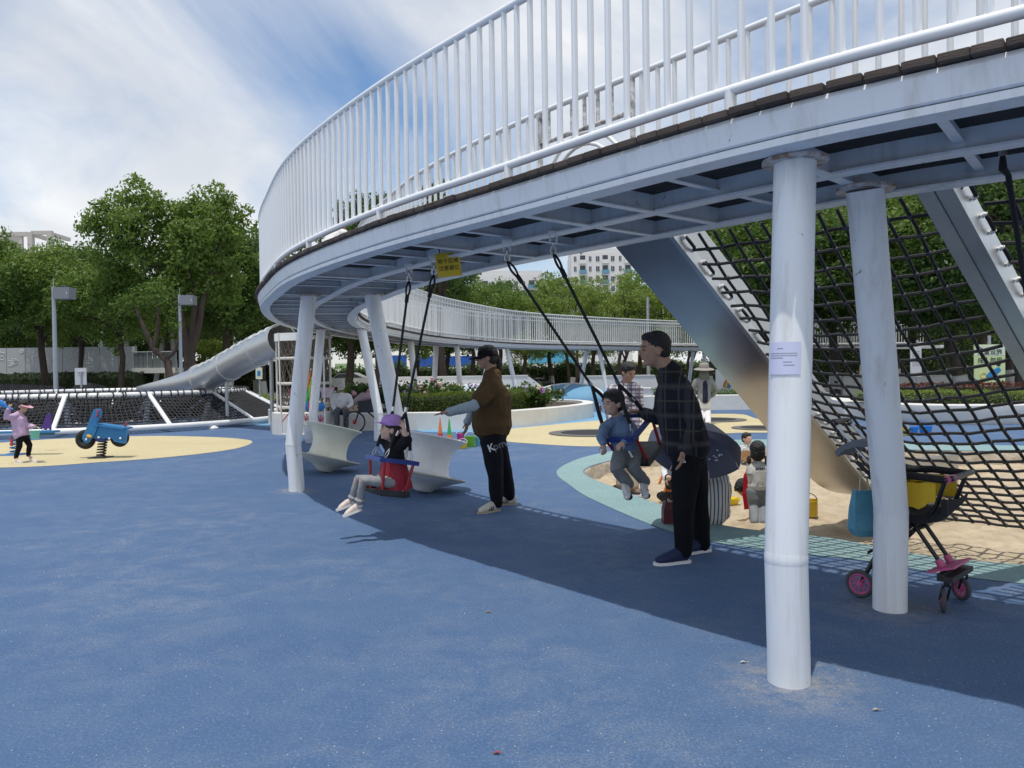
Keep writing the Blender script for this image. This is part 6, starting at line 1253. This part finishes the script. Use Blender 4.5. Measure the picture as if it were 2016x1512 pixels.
sp = MB(); b0, b1 = q_(1335, 1065), q_(1362, 850); sp.tube([b0.lerp(b1, i / 96) + V((.068 * cos(i * 2 * pi / 16), .068 * sin(i * 2 * pi / 16), 0)) for i in range(97)], .013, 6); sp.build('spring', BLACK, rd, smooth=60)
MB().box(q_(1335, 1082), (.30, .30, .03)).build('base_plate', mat('plate_dark', (.03, .028, .027), .6), rd); MB().box(q_(1362, 838), (.16, .2, .06)).build('mount', NAVY, rd)
MB().tube([q_(1262, 545, -.16), q_(1290, 520, -.17), q_(1300, 470, -.17), q_(1280, 455, -.16)], .014, 6).build('handle', RR, rd, smooth=60); MB().tube([q_(1262, 545, .14), q_(1290, 520, .16), q_(1300, 470, .16), q_(1280, 455, .14)], .014, 6).build('handle', RR, rd, smooth=60); MB().tube([q_(1655, 680, 0), q_(1668, 630, 0), q_(1672, 625, 0)], .016, 6).build('tail_handle', RR, rd, smooth=60)
MB().limb([q_(1165, 795, -.15), q_(1200, 805, -.22)], [.03, .022], None, 10).build('footrest', RY, rd, smooth=60)
for x, y in ((1140, 840), (1305, 815), (1445, 830), (1592, 826)): MB().ball(q_(x, y, -.145), (.02, .012, .02), 10, 6).build('bolt', CLEAT, rd, smooth=180)
Y = 14.0; sw = thing('spring_seesaw', 'blue spring seesaw with purple backrest behind the child in lilac', 'seesaw', G(30, 895))
mb = MB(); mb.bar(W(-75, 853, Y), W(112, 849, Y), .20, .035); mb.build('beam', RB, sw); MB().bar(W(78, 853.5, Y), W(104, 853, Y), .12, .05).build('seat_block', mat('rider_teal', (.02, .12, .22), .5), sw)
plate('backrest', [(545, 715), (585, 575), (610, 520), (640, 490), (662, 510), (672, 560), (670, 720)], .7, .03, mat('rider_purple', (.07, .03, .22), .4), sw)
for x in (571, 638): MB().ball(q_(x, 712, .69), (.022, .015, .022), 10, 6).build('bolt', CLEAT, sw, smooth=180)
sp = MB(); b0, b1 = W(28, 893, Y), W(28, 856, Y); sp.tube([b0.lerp(b1, i / 80) + V((.065 * cos(i * pi / 8), .065 * sin(i * pi / 8), 0)) for i in range(81)], .013, 6); sp.build('spring', RB, sw, smooth=60); MB().tube([W(23, 878, Y - .06), W(23, 862, Y - .06)], .025, 8).build('stop_post', RR, sw); MB().box(W(28, 895, Y), (.34, .3, .03)).build('base_plate', mat('toy_blue'), sw)
# ------------------------------------------------------------------ left background: leaf pattern wall, hedge, benches, lamps, poles
Y = 46.0; xl, xr = W(-60, 700, Y).x, W(270, 700, Y).x
PANEL = mat('panel_grey', (.44, .46, .47), .6, var=.3, vscale=2, col2=(.38, .40, .41)); MOTIF = mat('motif_pale', (.66, .67, .66), .6)
lw = thing('leaf_pattern_wall', 'long grey panel wall with pale leaf and flower outlines at left', 'wall', V(((xl + xr) / 2, Y, 0))); npn = 9; pw = (xr - xl) / npn
MB().box(((xl + xr) / 2, Y + .12, .8), (xr - xl, .2, 1.6)).build('plinth', CONC, lw)
for k in range(npn):
    x = xl + pw * (k + .5); pn_ = MB().box((x, Y, 2.4), (pw - .03, .06, 1.62)).build('panel', PANEL, lw); random.seed(60 + k)
    for cxz, r, np_ in (((x - .15 + .3 * (k % 2), 2.75 if k % 2 else 2.25), .34, 5), ((x + .35 - .7 * (k % 2), 2.95 if k % 2 == 0 else 2.5), .16, 4)):
        mo = MB(); rot = random.uniform(0, 1)
        for j in range(np_):
            a = rot + j * (2 * pi / np_) if k % 2 else rot * .4 + pi * (.1 + .8 * j / (np_ - 1)); pts = []
            for f in range(13):
                th = 2 * pi * f / 13; l_ = r * (.5 + .5 * cos(th)); w2 = r * .33 * sin(th) * (1 - .25 * cos(th)); pts.append(V((cxz[0] + l_ * cos(a) - w2 * sin(a), Y - .036, cxz[1] + l_ * sin(a) + w2 * cos(a))))
            mo.tube(pts, .016, 4, closed=True)
        mo.tube([V((cxz[0] + .05 * cos(f * pi / 5), Y - .036, cxz[1] + .05 * sin(f * pi / 5))) for f in range(10)], .014, 4, closed=True); stuff(mo.build('leaf_motif', MOTIF, pn_))
hedge('dark clipped hedge in front of the leaf pattern wall', [V((xl - 1, 43.4, 0)), V((W(275, 740, 43.4).x, 43.4, 0))], 1.2, 1.62, 0, .11, 160, leafmat('leaf_dark', (.014, .030, .010), (.035, .06, .016)), bumpy=.12)
pf = thing('terrace', 'pale terrace slab with railing right of the leaf pattern wall', 'terrace', V((W(312, 735, 45).x, 45, 0))); a, b = W(268, 730, 45), W(352, 730, 45); MB().box(((a.x + b.x) / 2, 46, a.z), (b.x - a.x, 3, .3)).build('slab', CONC, pf); MB().box(((a.x + b.x) / 2 + .6, 46.3, a.z / 2), (b.x - a.x - 1.6, 1.6, a.z - .3)).build('wall', PANEL, pf)
for k in range(4): x = a.x + (b.x - a.x) * k / 3; MB().tube([(x, 44.7, a.z), (x, 44.7, a.z + 1.1)], .03, 6).build('post', GALV, pf)
MB().tube([(a.x, 44.7, a.z + 1.08), (b.x, 44.7, a.z + 1.08)], .03, 6).build('handrail', GALV, pf)
for k in range(9): x = a.x + (b.x - a.x) * (k + .5) / 9; MB().box((x, 44.72, a.z + .55), ((b.x - a.x) / 9 - .03, .01, .95)).build('infill_panel', mat('infill', (.14, .16, .165), .4), pf)
SLAT = mat('bench_slat', (.085, .075, .085), .7, rnd=.2)
for bi, (u0, u1, top, lab) in enumerate(((-40, 120, 754, 'long dark slatted curved seat wall at the left edge behind the net frame'), (118, 222, 751, 'humped dark slatted seat wall behind the sign board'), (730, 800, 738, 'humped dark slatted seat far beyond the planter at left'), (850, 912, 736, 'humped dark slatted seat far beyond the planter'))):
    Y = 38 if bi < 2 else 60; t = thing('slatted_seat', lab, 'seat', V((W((u0 + u1) / 2, 770, Y).x, Y, 0)), 0, 'slatted seat walls'); n = 40
    mbs = MB()
    for k in range(n):
        u = u0 + (u1 - u0) * (k + .5) / n; x = (u - 1008) / F * Y; f = sin(pi * (k + .5) / n) if bi else 1 - .35 * ((k + .5) / n) ** 3; z = (1.4 - (top - 743.0 + .014 * u) / F * Y) * (.45 + .55 * f ** .7)
        MB().box((x, Y + .8 * (1 - f), z / 2), ((u1 - u0) / n / F * Y * .8, .12, z)).build('slat', SLAT, t)
    MB().bar((( u0 - 1008) / F * Y, Y + .75, .3), ((u1 - 1008) / F * Y, Y + .75, .3), .1, .1).build('rail', SLAT, t)
def lamp(label, u, vtop, vbox, Y, grp):
    x = (u - 1008) / F * Y; zt2 = W(u, vtop, Y).z; t = thing('lamp_post', label, 'lamp post', V((x, Y, 0)), 0, grp)
    MB().tube([(x, Y, 0), (x, Y, zt2)], [.08, .062], 12).build('pole', mat('lamp_grey', (.36, .40, .45), .4, var=.2, vscale=3), t, smooth=60); MB().box((x + .38, Y, zt2 - .25), (.56, .45, .40)).build('cabinet', mat('cabinet_grey', (.20, .215, .235), .45), t); MB().bar((x, Y, zt2 - .2), (x + .15, Y, zt2 - .2), .08, .08).build('bracket', GALV, t)
    MB().tube([(x, Y, zt2), (x, Y, zt2 + .3)], .012, 5).build('spike', GALV, t); mb = MB(); mb.ball((x + .36, Y, zt2 - .01), (.12, .08, .05), 10, 6); mb.build('camera', mat('dark_plastic'), t); MB().box((x + .60, Y - .255, zt2 - .26), (.03, .01, .05)).build('latch', CLEAT, t)
lamp('grey lamp post with a box cabinet at left, clear of the trees', 110, 564, 567, 27, 'posts with box cabinets'); lamp('grey lamp post with a box cabinet half hidden by the tall forked tree', 357, 580, 578, 33, 'posts with box cabinets')
t = thing('sign_board', 'back of a pale sign board on a post behind the net frame', 'sign', V((W(160, 760, 31).x, 31, 0))); c = W(159, 741, 31); MB().box(c, (.46, .03, .68)).build('panel', mat('board_white'), t); MB().tube([(c.x + .04, 30.95, 0), (c.x + .04, 30.95, c.z + .2)], .035, 8).build('post', GALV, t); MB().bar(c + V((-.12, -.03, .18)), c + V((.16, -.03, .18)), .03, .03).build('brace', GALV, t)
for i, (u0, v0, u1, v1) in enumerate(((42, 640, 14, 700), (52, 645, 66, 700), (208, 632, 190, 705), (235, 600, 262, 705), (330, 650, 300, 715), (332, 650, 352, 715), (164, 640, 152, 700), (470, 640, 452, 715))):
    a, b = W(u0, v0 - 30, 52), W(u1, v1, 52); b.z = 0; t = thing('slanted_pole', 'slanted pale pole behind the trees, %s from the left' % ('first', 'second', 'fourth', 'fifth', 'sixth', 'seventh', 'third', 'eighth')[i], 'pole', b, 0, 'slanted poles behind the trees'); MB().tube([b, a], .16, 8).build('shaft', mat('pole_pale', (.40, .42, .43), .6), t, smooth=60); MB().lathe([(.3, 0), (.3, .12), (.18, .2)], 10, b).build('footing', CONC, t)
# ------------------------------------------------------------------ buildings
GLASS = mat('window_glass', (.03, .045, .06), .12); FRAMEC = mat('bldg_concrete', (.48, .46, .43), .8, var=.3, vscale=.2)
def block(label, x0, x1, Y, h, fl, nx, m, balc=True, d=16, blue=True, group=None):
    t = thing('apartment_tower', label, 'building', V(((x0 + x1) / 2, Y + d / 2, 0)), 0, group); W_ = x1 - x0
    MB().box(((x0 + x1) / 2, Y + d / 2, h / 2), (W_, d, h)).build('walls', m, t); fh = 3.0; n = int(h / fh)
    MB().box(((x0 + x1) / 2, Y + d / 2, h + .6), (W_ * .98, d * .96, 1.2)).build('parapet', m, t); MB().box((x0 + W_ * .35, Y + d / 2, h + 2.2), (W_ * .3, d * .4, 3)).build('roof_house', m, t)
    for r in range(fl, n):
        z = r * fh + 1.6
        for c in range(nx):
            x = x0 + W_ * (c + .5) / nx; bay = (c % 3 == 1) and balc
            if bay:
                b_ = MB().box((x, Y - .45, z - .9), (W_ / nx * .92, .9, 1.1)).build('balcony', mat('balcony_glass', (.10, .25, .36), .25) if blue and (r + c) % 3 else m, t); MB().box((x, Y - .04, z + .1), (W_ / nx * .7, .06, 1.9)).build('window', GLASS, t)
            else:
                w2 = W_ / nx * (.45 if c % 2 else .32); f_ = MB().box((x, Y - .05, z), (w2, .08, 1.5)).build('window', GLASS, t); MB().box((x, Y - .10, z), (.06, .06, 1.5)).build('mullion', CLEAT, f_)
    return t
BW_ = mat('bldg_white', (.62, .62, .62), .8, var=.3, vscale=.15, col2=(.62, .62, .63))
px = lambda u, Y: (u - 1008) / F * Y
block('white apartment tower seen left of the slide top', px(1128, 230), px(1246, 230), 230, 36.5, 6, 8, BW_); block('lower white apartment block left of the swing ropes', px(935, 240), px(1072, 240), 240, 31.5, 6, 9, BW_); block('white apartment block behind the right hand trees', px(1600, 200), px(1820, 200), 200, 30, 3, 9, BW_); block('white apartment block behind the green sign', px(1840, 210), px(1990, 210), 210, 24, 3, 7, BW_)
rb = thing('office_building', 'grey concrete building with an open roof frame above the left trees', 'building', V((px(20, 130), 138, 0))); x0, x1 = px(-120, 130), px(62, 130); Y = 130
MB().box(((x0 + x1) / 2, Y + 6, 11.5), (x1 - x0, 12, 23)).build('walls', FRAMEC, rb)
for k in range(12): MB().box((x0 + (x1 - x0) * (k + .5) / 12, Y - .04, 21.4), (.9, .1, 2.4)).build('window', mat('blue_pane', (.05, .10, .20), .15), rb)
for k in range(6): MB().box((x0 + (x1 - x0) * (k + .5) / 6, Y + .3, 24.2), (.5, .5, 2.4)).build('roof_column', FRAMEC, rb)
MB().box(((x0 + x1) / 2, Y + .3, 25.7), (x1 - x0, .7, .7)).build('roof_beam', FRAMEC, rb); MB().box(((x0 + x1) / 2 - 2, Y + 5, 24.8), (x1 - x0 - 8, 5, 3.6)).build('penthouse', FRAMEC, rb)
for z in (18, 22, 25.7): MB().box((px(88, 130), Y + .3, z + .2), (px(107, 130) - px(66, 130), .6, .6)).build('frame_beam', FRAMEC, rb)
for u in (66, 104): MB().box((px(u, 130), Y + .3, 13), (.8, .8, 26)).build('frame_column', FRAMEC, rb)
for u in (66, 104): MB().bar((px(u, 130), Y, 25.7), (px(u, 130) - .1, Y + 6, 25.7), .6, .6).build('frame_beam', FRAMEC, rb)
# ------------------------------------------------------------------ far band: hedges, hoardings, car, mopeds

hedge('tall dark shrub belt beyond the far walkway at centre', [V((px(560, 66), 66, 0)), V((px(1500, 66), 66, 0))], 2.2, 1.9, 0, .28, 26, LEAF[3], bumpy=.5); hedge('shrub belt far behind the left trees', [V((px(230, 64), 64, 0)), V((px(640, 64), 64, 0))], 2.0, 2.6, 0, .28, 26, LEAF[1], bumpy=.5); hedge('shrub belt far behind the climbing net', [V((px(1480, 54), 54, 0)), V((px(2200, 54), 54, 0))], 2.2, 4.6, 0, .26, 26, LEAF[3], bumpy=.5); hedge('low bright shrubs beside the rope tunnel base', [V((px(400, 27), 27, 0)), V((px(548, 27), 27, 0))], 1.6, .62, 0, .08, 260, LEAF[2], bumpy=.2)
strip_wall('low grey kerb wall left of the rope tunnel', [V((px(350, 24.5), 24.5, 0)), V((px(545, 24.5), 24.5, 0))], .5, .3, m=mat('grey_kerb', (.36, .36, .38), .7))
HB = mat('hoarding_blue', (.02, .10, .42), .5); HC = mat('hoarding_cyan', (.10, .42, .62), .5)
for u0, u1, v0, v1, m, lab in ((745, 800, 700, 722, HB, 'blue hoarding beyond the far trees, left'), (815, 935, 702, 722, HB, 'long blue hoarding beyond the far trees behind the person in brown'), (1040, 1132, 688, 715, HC, 'cyan hoarding beyond the far trees right of the person in brown'), (1040, 1130, 716, 735, mat('white_render'), 'white hoarding under the cyan one'), (660, 700, 716, 726, mat('awning_green', (.32, .50, .25), .6), 'green awning far behind the white columns'), (1250, 1330, 712, 726, mat('hoarding_tan', (.48, .36, .24), .6), 'tan shop front far behind the checked shirt person')):
    a, b = W(u0, v0, 78), W(u1, v1, 78); t = thing('hoarding', lab, 'hoarding', V(((a.x + b.x) / 2, 78, 0)), 0, 'hoardings beyond the trees'); n = max(2, int((b.x - a.x) / 2))
    for k in range(n): MB().box((a.x + (b.x - a.x) * (k + .5) / n, 78, (a.z + b.z) / 2), ((b.x - a.x) / n - .02, .08, a.z - b.z)).build('panel', m, t)
    for k in range(n + 1): MB().box((a.x + (b.x - a.x) * k / n, 78.1, a.z / 2), (.08, .08, a.z)).build('post', GALV, t)
cy_ = 62; cx0 = px(685, cy_); car = thing('parked_car', 'white car parked far behind the white columns', 'car', V((cx0, cy_, 0)))
CARW = mat('car_white', (.78, .79, .80), .2, coat=.5); prof_c = [(-2.1, .35), (-2.15, .75), (-1.9, .95), (-1.1, 1.02), (-.6, 1.42), (.7, 1.46), (1.5, 1.08), (2.1, .98), (2.2, .6), (2.15, .35)]
def carpart(nm, pr, y0, y1, m, taper=0):
    mb = MB(); n = len(pr); mb.ring_loft([[V((cx0 + x, cy_ + y, z)) for x, z in pr] for y in (y0, y1)]); return mb.build(nm, m, car, smooth=30)
carpart('body', prof_c, -.85, .85, CARW); 
for y in (-.86, .84): carpart('side_window', [(-1.0, 1.05), (-.56, 1.37), (.66, 1.40), (1.3, 1.08)], y, y + .02, GLASS)
for x in (-1.35, 1.35):
    for y in (-.82, .82): MB().tube([(cx0 + x, cy_ + y - .1, .32), (cx0 + x, cy_ + y + .1, .32)], .32, 16).build('wheel', BLACK, car, smooth=40)
for i, u in enumerate((1060, 1072, 975, 985)):
    Y = 58; x = px(u, Y); t = thing('moped', 'dark parked moped far beyond the walkway, %s' % ('right of the brown shirt person\'s back', 'second right of the brown shirt person\'s back', 'behind the brown shirt person\'s ponytail', 'second behind the brown shirt person\'s ponytail')[i], 'moped', V((x, Y, 0)), 0, 'parked mopeds')
    for dx_ in (-.5, .5): MB().tube([V((x + dx_ + .22 * cos(a * pi / 6), Y, .25 + .22 * sin(a * pi / 6))) for a in range(12)], .05, 6, closed=True).build('wheel', BLACK, t)
    MB().limb([(x - .5, Y, .6), (x - .1, Y, .45), (x + .35, Y, .5), (x + .45, Y, .95)], [.14, .16, .1, .08], None, 8).build('body', mat('dark_plastic'), t, smooth=60); MB().limb([(x - .6, Y, .78), (x + .0, Y, .76)], [.13, .12], None, 8).build('seat', BLACK, t, smooth=60); MB().tube([(x + .42, Y - .3, 1.05), (x + .42, Y + .3, 1.05)], .02, 6).build('handlebar', BLACK, t)
t = thing('street_pole', 'tall grey pole rising above the far railing beside the slide', 'pole', V((px(1277, 47), 47, 0))); MB().tube([(px(1277, 47), 47, 0), (px(1277, 47), 47, 5.8)], [.12, .1], 10).build('shaft', GALV, t, smooth=60); MB().box((px(1277, 47), 47, .1), (.4, .4, .2)).build('footing', CONC, t)
# ------------------------------------------------------------------ toy seller's stand, bicycle, toys
Y = 16.6; sd_ = thing('toy_stand', 'white tube stand hung with bright toys behind the left column', 'toy stand', G(590, 857)); B = lambda u, v, d=0: W(u, v, Y + d)
MB().tube([B(548, 655), B(551, 740), B(555, 850), B(554, 855), B(572, 856), B(640, 853), B(642, 850)], .018, 6).build('frame', FW, sd_, smooth=60); MB().tube([B(640, 850), B(637, 700)], .018, 6).build('upright', FW, sd_); MB().tube([B(556, 830), B(570, 812)], .012, 5).build('strap', RR, sd_)
def toy(label, name, parts, cat):
    t = thing(name, label, cat, parts[0][1].v[0] * 1 if False else sum((p for p in parts[0][1].v), V((0, 0, 0))) / len(parts[0][1].v), 0, 'toys on the seller stand')
    for nm, mb, m in parts: mb.build(nm, m, t, smooth=50)
    return t
cm = lambda n, c: mat('toy_' + n, c, .35)
def disc(u, v, r, sx=1): return MB().ball(B(u, v), (r * sx, .03, r), 18, 10)
toy('red oval net toy at the top of the stand', 'hoop_toy', [('rim', MB().tube([B(623, 745) + V((.09 * cos(a * pi / 10), 0, .16 * sin(a * pi / 10))) for a in range(20)], .012, 6, closed=True), cm('red', (.55, .03, .04))), ('net', MB().ball(B(623, 745), (.085, .01, .15), 16, 10), cm('rose', (.45, .12, .14))), ('stick', MB().tube([B(623, 757), B(623, 800)], .008, 5), FW)], 'toy')
toy('dark green round net toy under the red one', 'hoop_toy', [('rim', MB().tube([B(621, 777) + V((.12 * cos(a * pi / 10), 0, .125 * sin(a * pi / 10))) for a in range(20)], .012, 6, closed=True), cm('navy', (.02, .03, .12))), ('net', MB().ball(B(621, 777), (.115, .01, .12), 16, 10), cm('teal', (.03, .16, .17)))], 'toy')
toy('pink printed kite on the stand', 'kite', [('sail', MB().add([B(632, 763), B(660, 763), B(648, 783), B(630, 781), B(624, 790)], [(0, 1, 2, 3), (0, 3, 4)]), mat('kite_pink', (.62, .36, .46), .6, var=1, vscale=12, col2=(.5, .6, .62))), ('tail', MB().tube([B(630, 782), B(626, 792), B(620, 798)], .008, 4), cm('blue', (.05, .2, .5)))], 'kite')
toy('red and blue bundle of plush toys low on the stand', 'plush_toy', [('body', MB().ball(B(617, 800), (.14, .08, .12), 14, 9), cm('red', (.5, .02, .04))), ('wing', MB().ball(B(607, 800), (.09, .05, .10), 12, 8), cm('blue', (.03, .12, .4))), ('wing', MB().ball(B(632, 800), (.10, .05, .09), 12, 8), cm('blue', (.03, .12, .4))), ('beak', MB().limb([B(613, 803), B(624, 796)], [.03, .015], None, 8), cm('yellow', (.7, .5, .05)))], 'toy')
for i, (u, v, c_) in enumerate(((609, 745, 'orange'), (611, 762, 'lime'), (606, 778, 'green'))): toy('%s paper streamer hanging on the stand' % c_, 'streamer', [('ribbon', MB().tube([B(u + 3, v - 18), B(u, v), B(u - 2, v + 18), B(u + 1, v + 30)], [.012, .03, .022, .006], 5), cm(c_, dict(orange=(.75, .2, .02), lime=(.4, .62, .05), green=(.05, .5, .15))[c_])), ('knot', MB().ball(B(u + 3, v - 18), .02, 6, 5), FW)], 'streamer')
for i, (u, v, c_) in enumerate(((572, 772, 'rose'), (603, 822, 'red'), (622, 822, 'blue'), (631, 824, 'crimson'), (612, 832, 'yellow'))):
    col = dict(rose=(.6, .25, .32), red=(.6, .05, .05), blue=(.05, .25, .55), crimson=(.5, .02, .1), yellow=(.7, .5, .05))[c_]; pb = MB(); c0 = B(u, v)
    for k in range(6): a = k * pi / 3; pb.add([c0, c0 + V((.08 * cos(a), -.02, .08 * sin(a))), c0 + V((.075 * cos(a + .7), .02, .075 * sin(a + .7)))], [(0, 1, 2)])
    toy('%s pinwheel on the seller stand' % c_, 'pinwheel', [('blades', pb, cm(c_, col)), ('stick', MB().tube([c0 + V((0, .02, 0)), B(u + 1, 850)], .006, 4), FW)], 'pinwheel')
bucket('white paint bucket at the foot of the toy stand', G(614, 872) + Z3 * .001, .16, .36, mat('bucket_white', (.62, .66, .70), .4, var=.3, vscale=9), CHROME, name='bucket')
Y = 17.6; bk = thing('bicycle', 'bicycle with a dark box and bundle leaning at the planter wall', 'bicycle', G(712, 846)); B = lambda u, v, d=0: W(u, v, Y + d); wc = B(698, 831); wr = .235
MB().tube([wc + V((wr * cos(a * pi / 16), 0, wr * sin(a * pi / 16))) for a in range(32)], .018, 8, closed=True).build('wheel', BLACK, bk, smooth=60)
for k in range(12): MB().tube([wc, wc + V((wr * cos(k * pi / 6), 0, wr * sin(k * pi / 6)))], .0025, 4).build('spoke', CHROME, bk)
MB().ball(wc, (.05, .03, .05), 10, 6).build('hub_reflector', cm('red', (.6, .05, .05)), bk, smooth=180); MB().tube([wc + V((.02, -.02, .0)), B(706, 812), B(712, 795)], .018, 8).build('fork', MBLK, bk, smooth=60); MB().tube([B(712, 800), B(740, 825), B(762, 828)], .018, 8).build('frame', MBLK, bk, smooth=60)
w2c = B(760, 831, .1); MB().tube([w2c + V((wr * cos(a * pi / 16), 0, wr * sin(a * pi / 16))) for a in range(32)], .018, 8, closed=True).build('wheel', BLACK, bk, smooth=60)
MB().box(B(722, 800), (.34, .3, .26)).build('cargo_box', cloth('slate_box', (.05, .055, .065)), bk); MB().limb([B(702, 790), B(715, 782), B(728, 780)], [.09, .12, .08], None, 10).build('bundle', cloth('rose_cloth', (.34, .26, .29)), bk, smooth=60)
# toys near the grey spinning chair
for i, (u, v, r, h, c_, lab) in enumerate(((907, 866, .085, .13, (.62, .06, .28), 'pink toy bucket behind the grey spinning chair'), (911, 883, .085, .11, (.75, .48, .03), 'yellow toy bucket in front of the pink one'), (926, 880, .10, .20, (.16, .42, .03), 'green toy bucket with a white handle beside the person in brown'), (944, 878, .09, .17, (.20, .48, .62), 'light blue toy bucket beside the brown shirt person\'s leg'))): bucket(lab, G(u, v), r, h, mat('bk%d' % i, c_, .4), CLEAT, 'toy buckets by the spinning chair')
for u, v, c1_, c2_, lab in ((867, 868, (.5, .03, .05), (.75, .22, .04), 'orange toy cone behind the grey spinning chair'), (885, 872, (.75, .22, .04), (.05, .42, .08), 'green tipped toy cone behind the grey spinning chair')):
    p = G(u, v); t = thing('toy_cone', lab, 'toy cone', p, 0, 'toy cones'); MB().lathe([(.07, 0), (.045, .16)], 14, p, cap=True).build('lower', mat('cn%d' % u, c1_, .5), t, smooth=40); MB().lathe([(.045, .16), (.008, .48)], 14, p, cap=True).build('upper', mat('cm%d' % u, c2_, .5), t, smooth=40)
for i, (u, v, c_, lab) in enumerate(((1776, 857, (.75, .6, .03), 'yellow toy tub on the blue ground behind the net'), (1795, 856, (.03, .22, .65), 'blue toy tub beside the yellow one'), (1822, 854, (.03, .25, .7), 'second blue toy tub, rightmost of the three'))): bucket(lab, G(u, v), .13, .16, mat('tb%d' % i, c_, .4), None, 'toy tubs behind the net')
bucket('yellow bucket lying in the sand beside the nearest column', G(1597, 1016, -.18), .085, .17, mat('yellow_pail', (.62, .42, .02), .4, var=.4, vscale=20, col2=(.4, .26, .02)), MBLK, None, -.12); bucket('shallow yellow toy bowl in the sand behind the striped person', G(1437, 992, -.18), .11, .075, mat('bowl_yellow', (.78, .58, .02), .4), None, None, .1); bucket('green bucket with pink rim far back in the sandpit', G(1594, 912, -.18), .12, .13, mat('pail_teal', (.08, .30, .24), .45), mat('pink_visor'))
t = thing('sand_mould', 'brown sand tower with a stick behind the striped person', 'sand tower', G(1424, 1014, -.19)); c = t.location.copy(); MB().lathe([(.07, -.03), (.06, .09), (.058, .155), (.001, .16)], 14, c, cap=True).build('tower', mat('wet_sand', (.20, .13, .075), .95, bump=.8, bscale=30), t, smooth=40); MB().tube([c + V((-.03, 0, .12)), c + V((-.025, 0, .26))], .005, 5).build('stick', WOOD, t)
hm = thing('sand_heap', 'dark damp heap of dug sand beside the child in red', 'sand heap', G(1478, 1036, -.19)); mb = MB(); c = hm.location.copy(); rings = []
for i in range(9):
    f = i / 8; rings.append([c + V((.34 * (1 - f) * cos(a * pi / 16) * (1 + .25 * mnoise.noise((a * .7 % 11, i * .4, 2))), .22 * (1 - f) * sin(a * pi / 16), .10 * sin(f * pi / 2) + .02 * mnoise.noise((cos(a * pi / 16) * 3, sin(a * pi / 16) * 3, f * 3)) - .03)) for a in range(32)])
mb.ring_loft(rings, True, True).build('heap', mat('wet_sand'), hm, smooth=60)
MB().ball(c + V((-.36, -.03, .0)), (.09, .06, .035), 12, 7).build('clod', mat('wet_sand'), hm, smooth=60)
# orange toy digger and red bag
t = thing('toy_digger', 'orange and black toy digger beside the plaid shirt person\'s leg', 'toy digger', G(1312, 985, -.17)); c = t.location + V((0, 0, .0)); MB().bar(c + V((-.06, 0, .08)), c + V((.06, 0, .08)), .1, .05).build('chassis', BLACK, t); MB().tube([c + V((-.02, 0, .1)), c + V((.03, 0, .25)), c + V((-.05, -.02, .30)), c + V((-.09, -.02, .2))], .018, 6).build('arm', cm('orange', (.7, .25, .02)), t, smooth=60); MB().box(c + V((.04, 0, .15)), (.08, .09, .09)).build('cab', cm('orange', (.7, .25, .02)), t)
for x in (-.06, .06):
    for y in (-.06, .06): MB().tube([c + V((x, y - .015, .045)), c + V((x, y + .015, .045))], .045, 12).build('wheel', BLACK, t, smooth=40)
t = thing('handbag', 'dark red and black bag standing by the plaid shirt person\'s leg', 'bag', G(1326, 1030)); c = t.location; MB().ring_loft([[c + V((x * sx, y * sx, z)) for x, y in ((-.10, -.06), (.10, -.06), (.10, .06), (-.10, .06))] for z, sx in ((0, 1), (.13, .98), (.2, .8))]).build('body', mat('maroon', (.10, .012, .018), .5), t); MB().tube([c + V((-.07, 0, .18)), c + V((-.05, 0, .28)), c + V((.05, 0, .28)), c + V((.07, 0, .18))], .01, 6).build('handle', BLACK, t, smooth=60)
# white bag on the deck and fallen leaves on the ground
t = thing('plastic_bag', 'crumpled pale plastic bag lying on the walkway deck', 'bag', pp(s_near((-1.62, 7.75)), .5, ZT)); MB().ball(t.location + V((0, 0, .06)), (.10, .07, .065), 10, 7).build('body', mat('bag_white', (.68, .74, .74), .5, bump=1, bscale=20), t, smooth=60); MB().ball(t.location + V((.05, 0, .12)), (.03, .03, .03), 8, 6).build('knot', mat('bag_white'), t)
for i, (u, v, c_, lab) in enumerate(((961, 1205, (.45, .24, .06), 'curled brown leaf lying on the open blue ground'), (978, 1483, (.30, .05, .04), 'small red leaf at the bottom edge of the photo'), (1725, 1398, (.42, .34, .26), 'pale dry leaf on the ground right of the nearest column'), (1463, 1304, (.6, .55, .48), 'pale scrap beside the foot of the nearest column'))):
    p = G(u, v, .004); t = thing('fallen_leaf', lab, 'leaf', p); s = .018; MB().add([V((-s, 0, 0)), V((0, -s * .5, .008)), V((s, 0, .002)), V((0, s * .5, .006)), V((0, 0, .001))], [(0, 1, 4), (1, 2, 4), (2, 3, 4), (3, 0, 4)]).build('blade', mat('lf%d' % i, c_, .8), t, world=False); MB().tube([V((s, 0, .002)), V((s * 1.6, .003, .003))], .0012, 4).build('stalk', mat('lf%d' % i), t, world=False)

# crumbs of sand and grit on the rubber
gr = MB(); random.seed(99)
for _ in range(420):
    u, v = random.uniform(0, 2016), 1010 + 500 * random.random() ** 1.3; p = G(u, v, .002)
    if inside((p.x, p.y), sand_loop): continue
    r = random.uniform(.0015, .0042); a = random.random() * 6; gr.add([p + V((r * cos(a + k * 2.1), r * sin(a + k * 2.1), 0)) for k in range(3)] + [p + V((0, 0, r * .9))], [(0, 1, 3), (1, 2, 3), (2, 0, 3)])
g_ = gr.build('grit', mat('grit', (.55, .52, .46), .9)); stuff(g_); g_['label'] = 'pale crumbs of sand and grit scattered on the blue ground'; g_['category'] = 'grit'
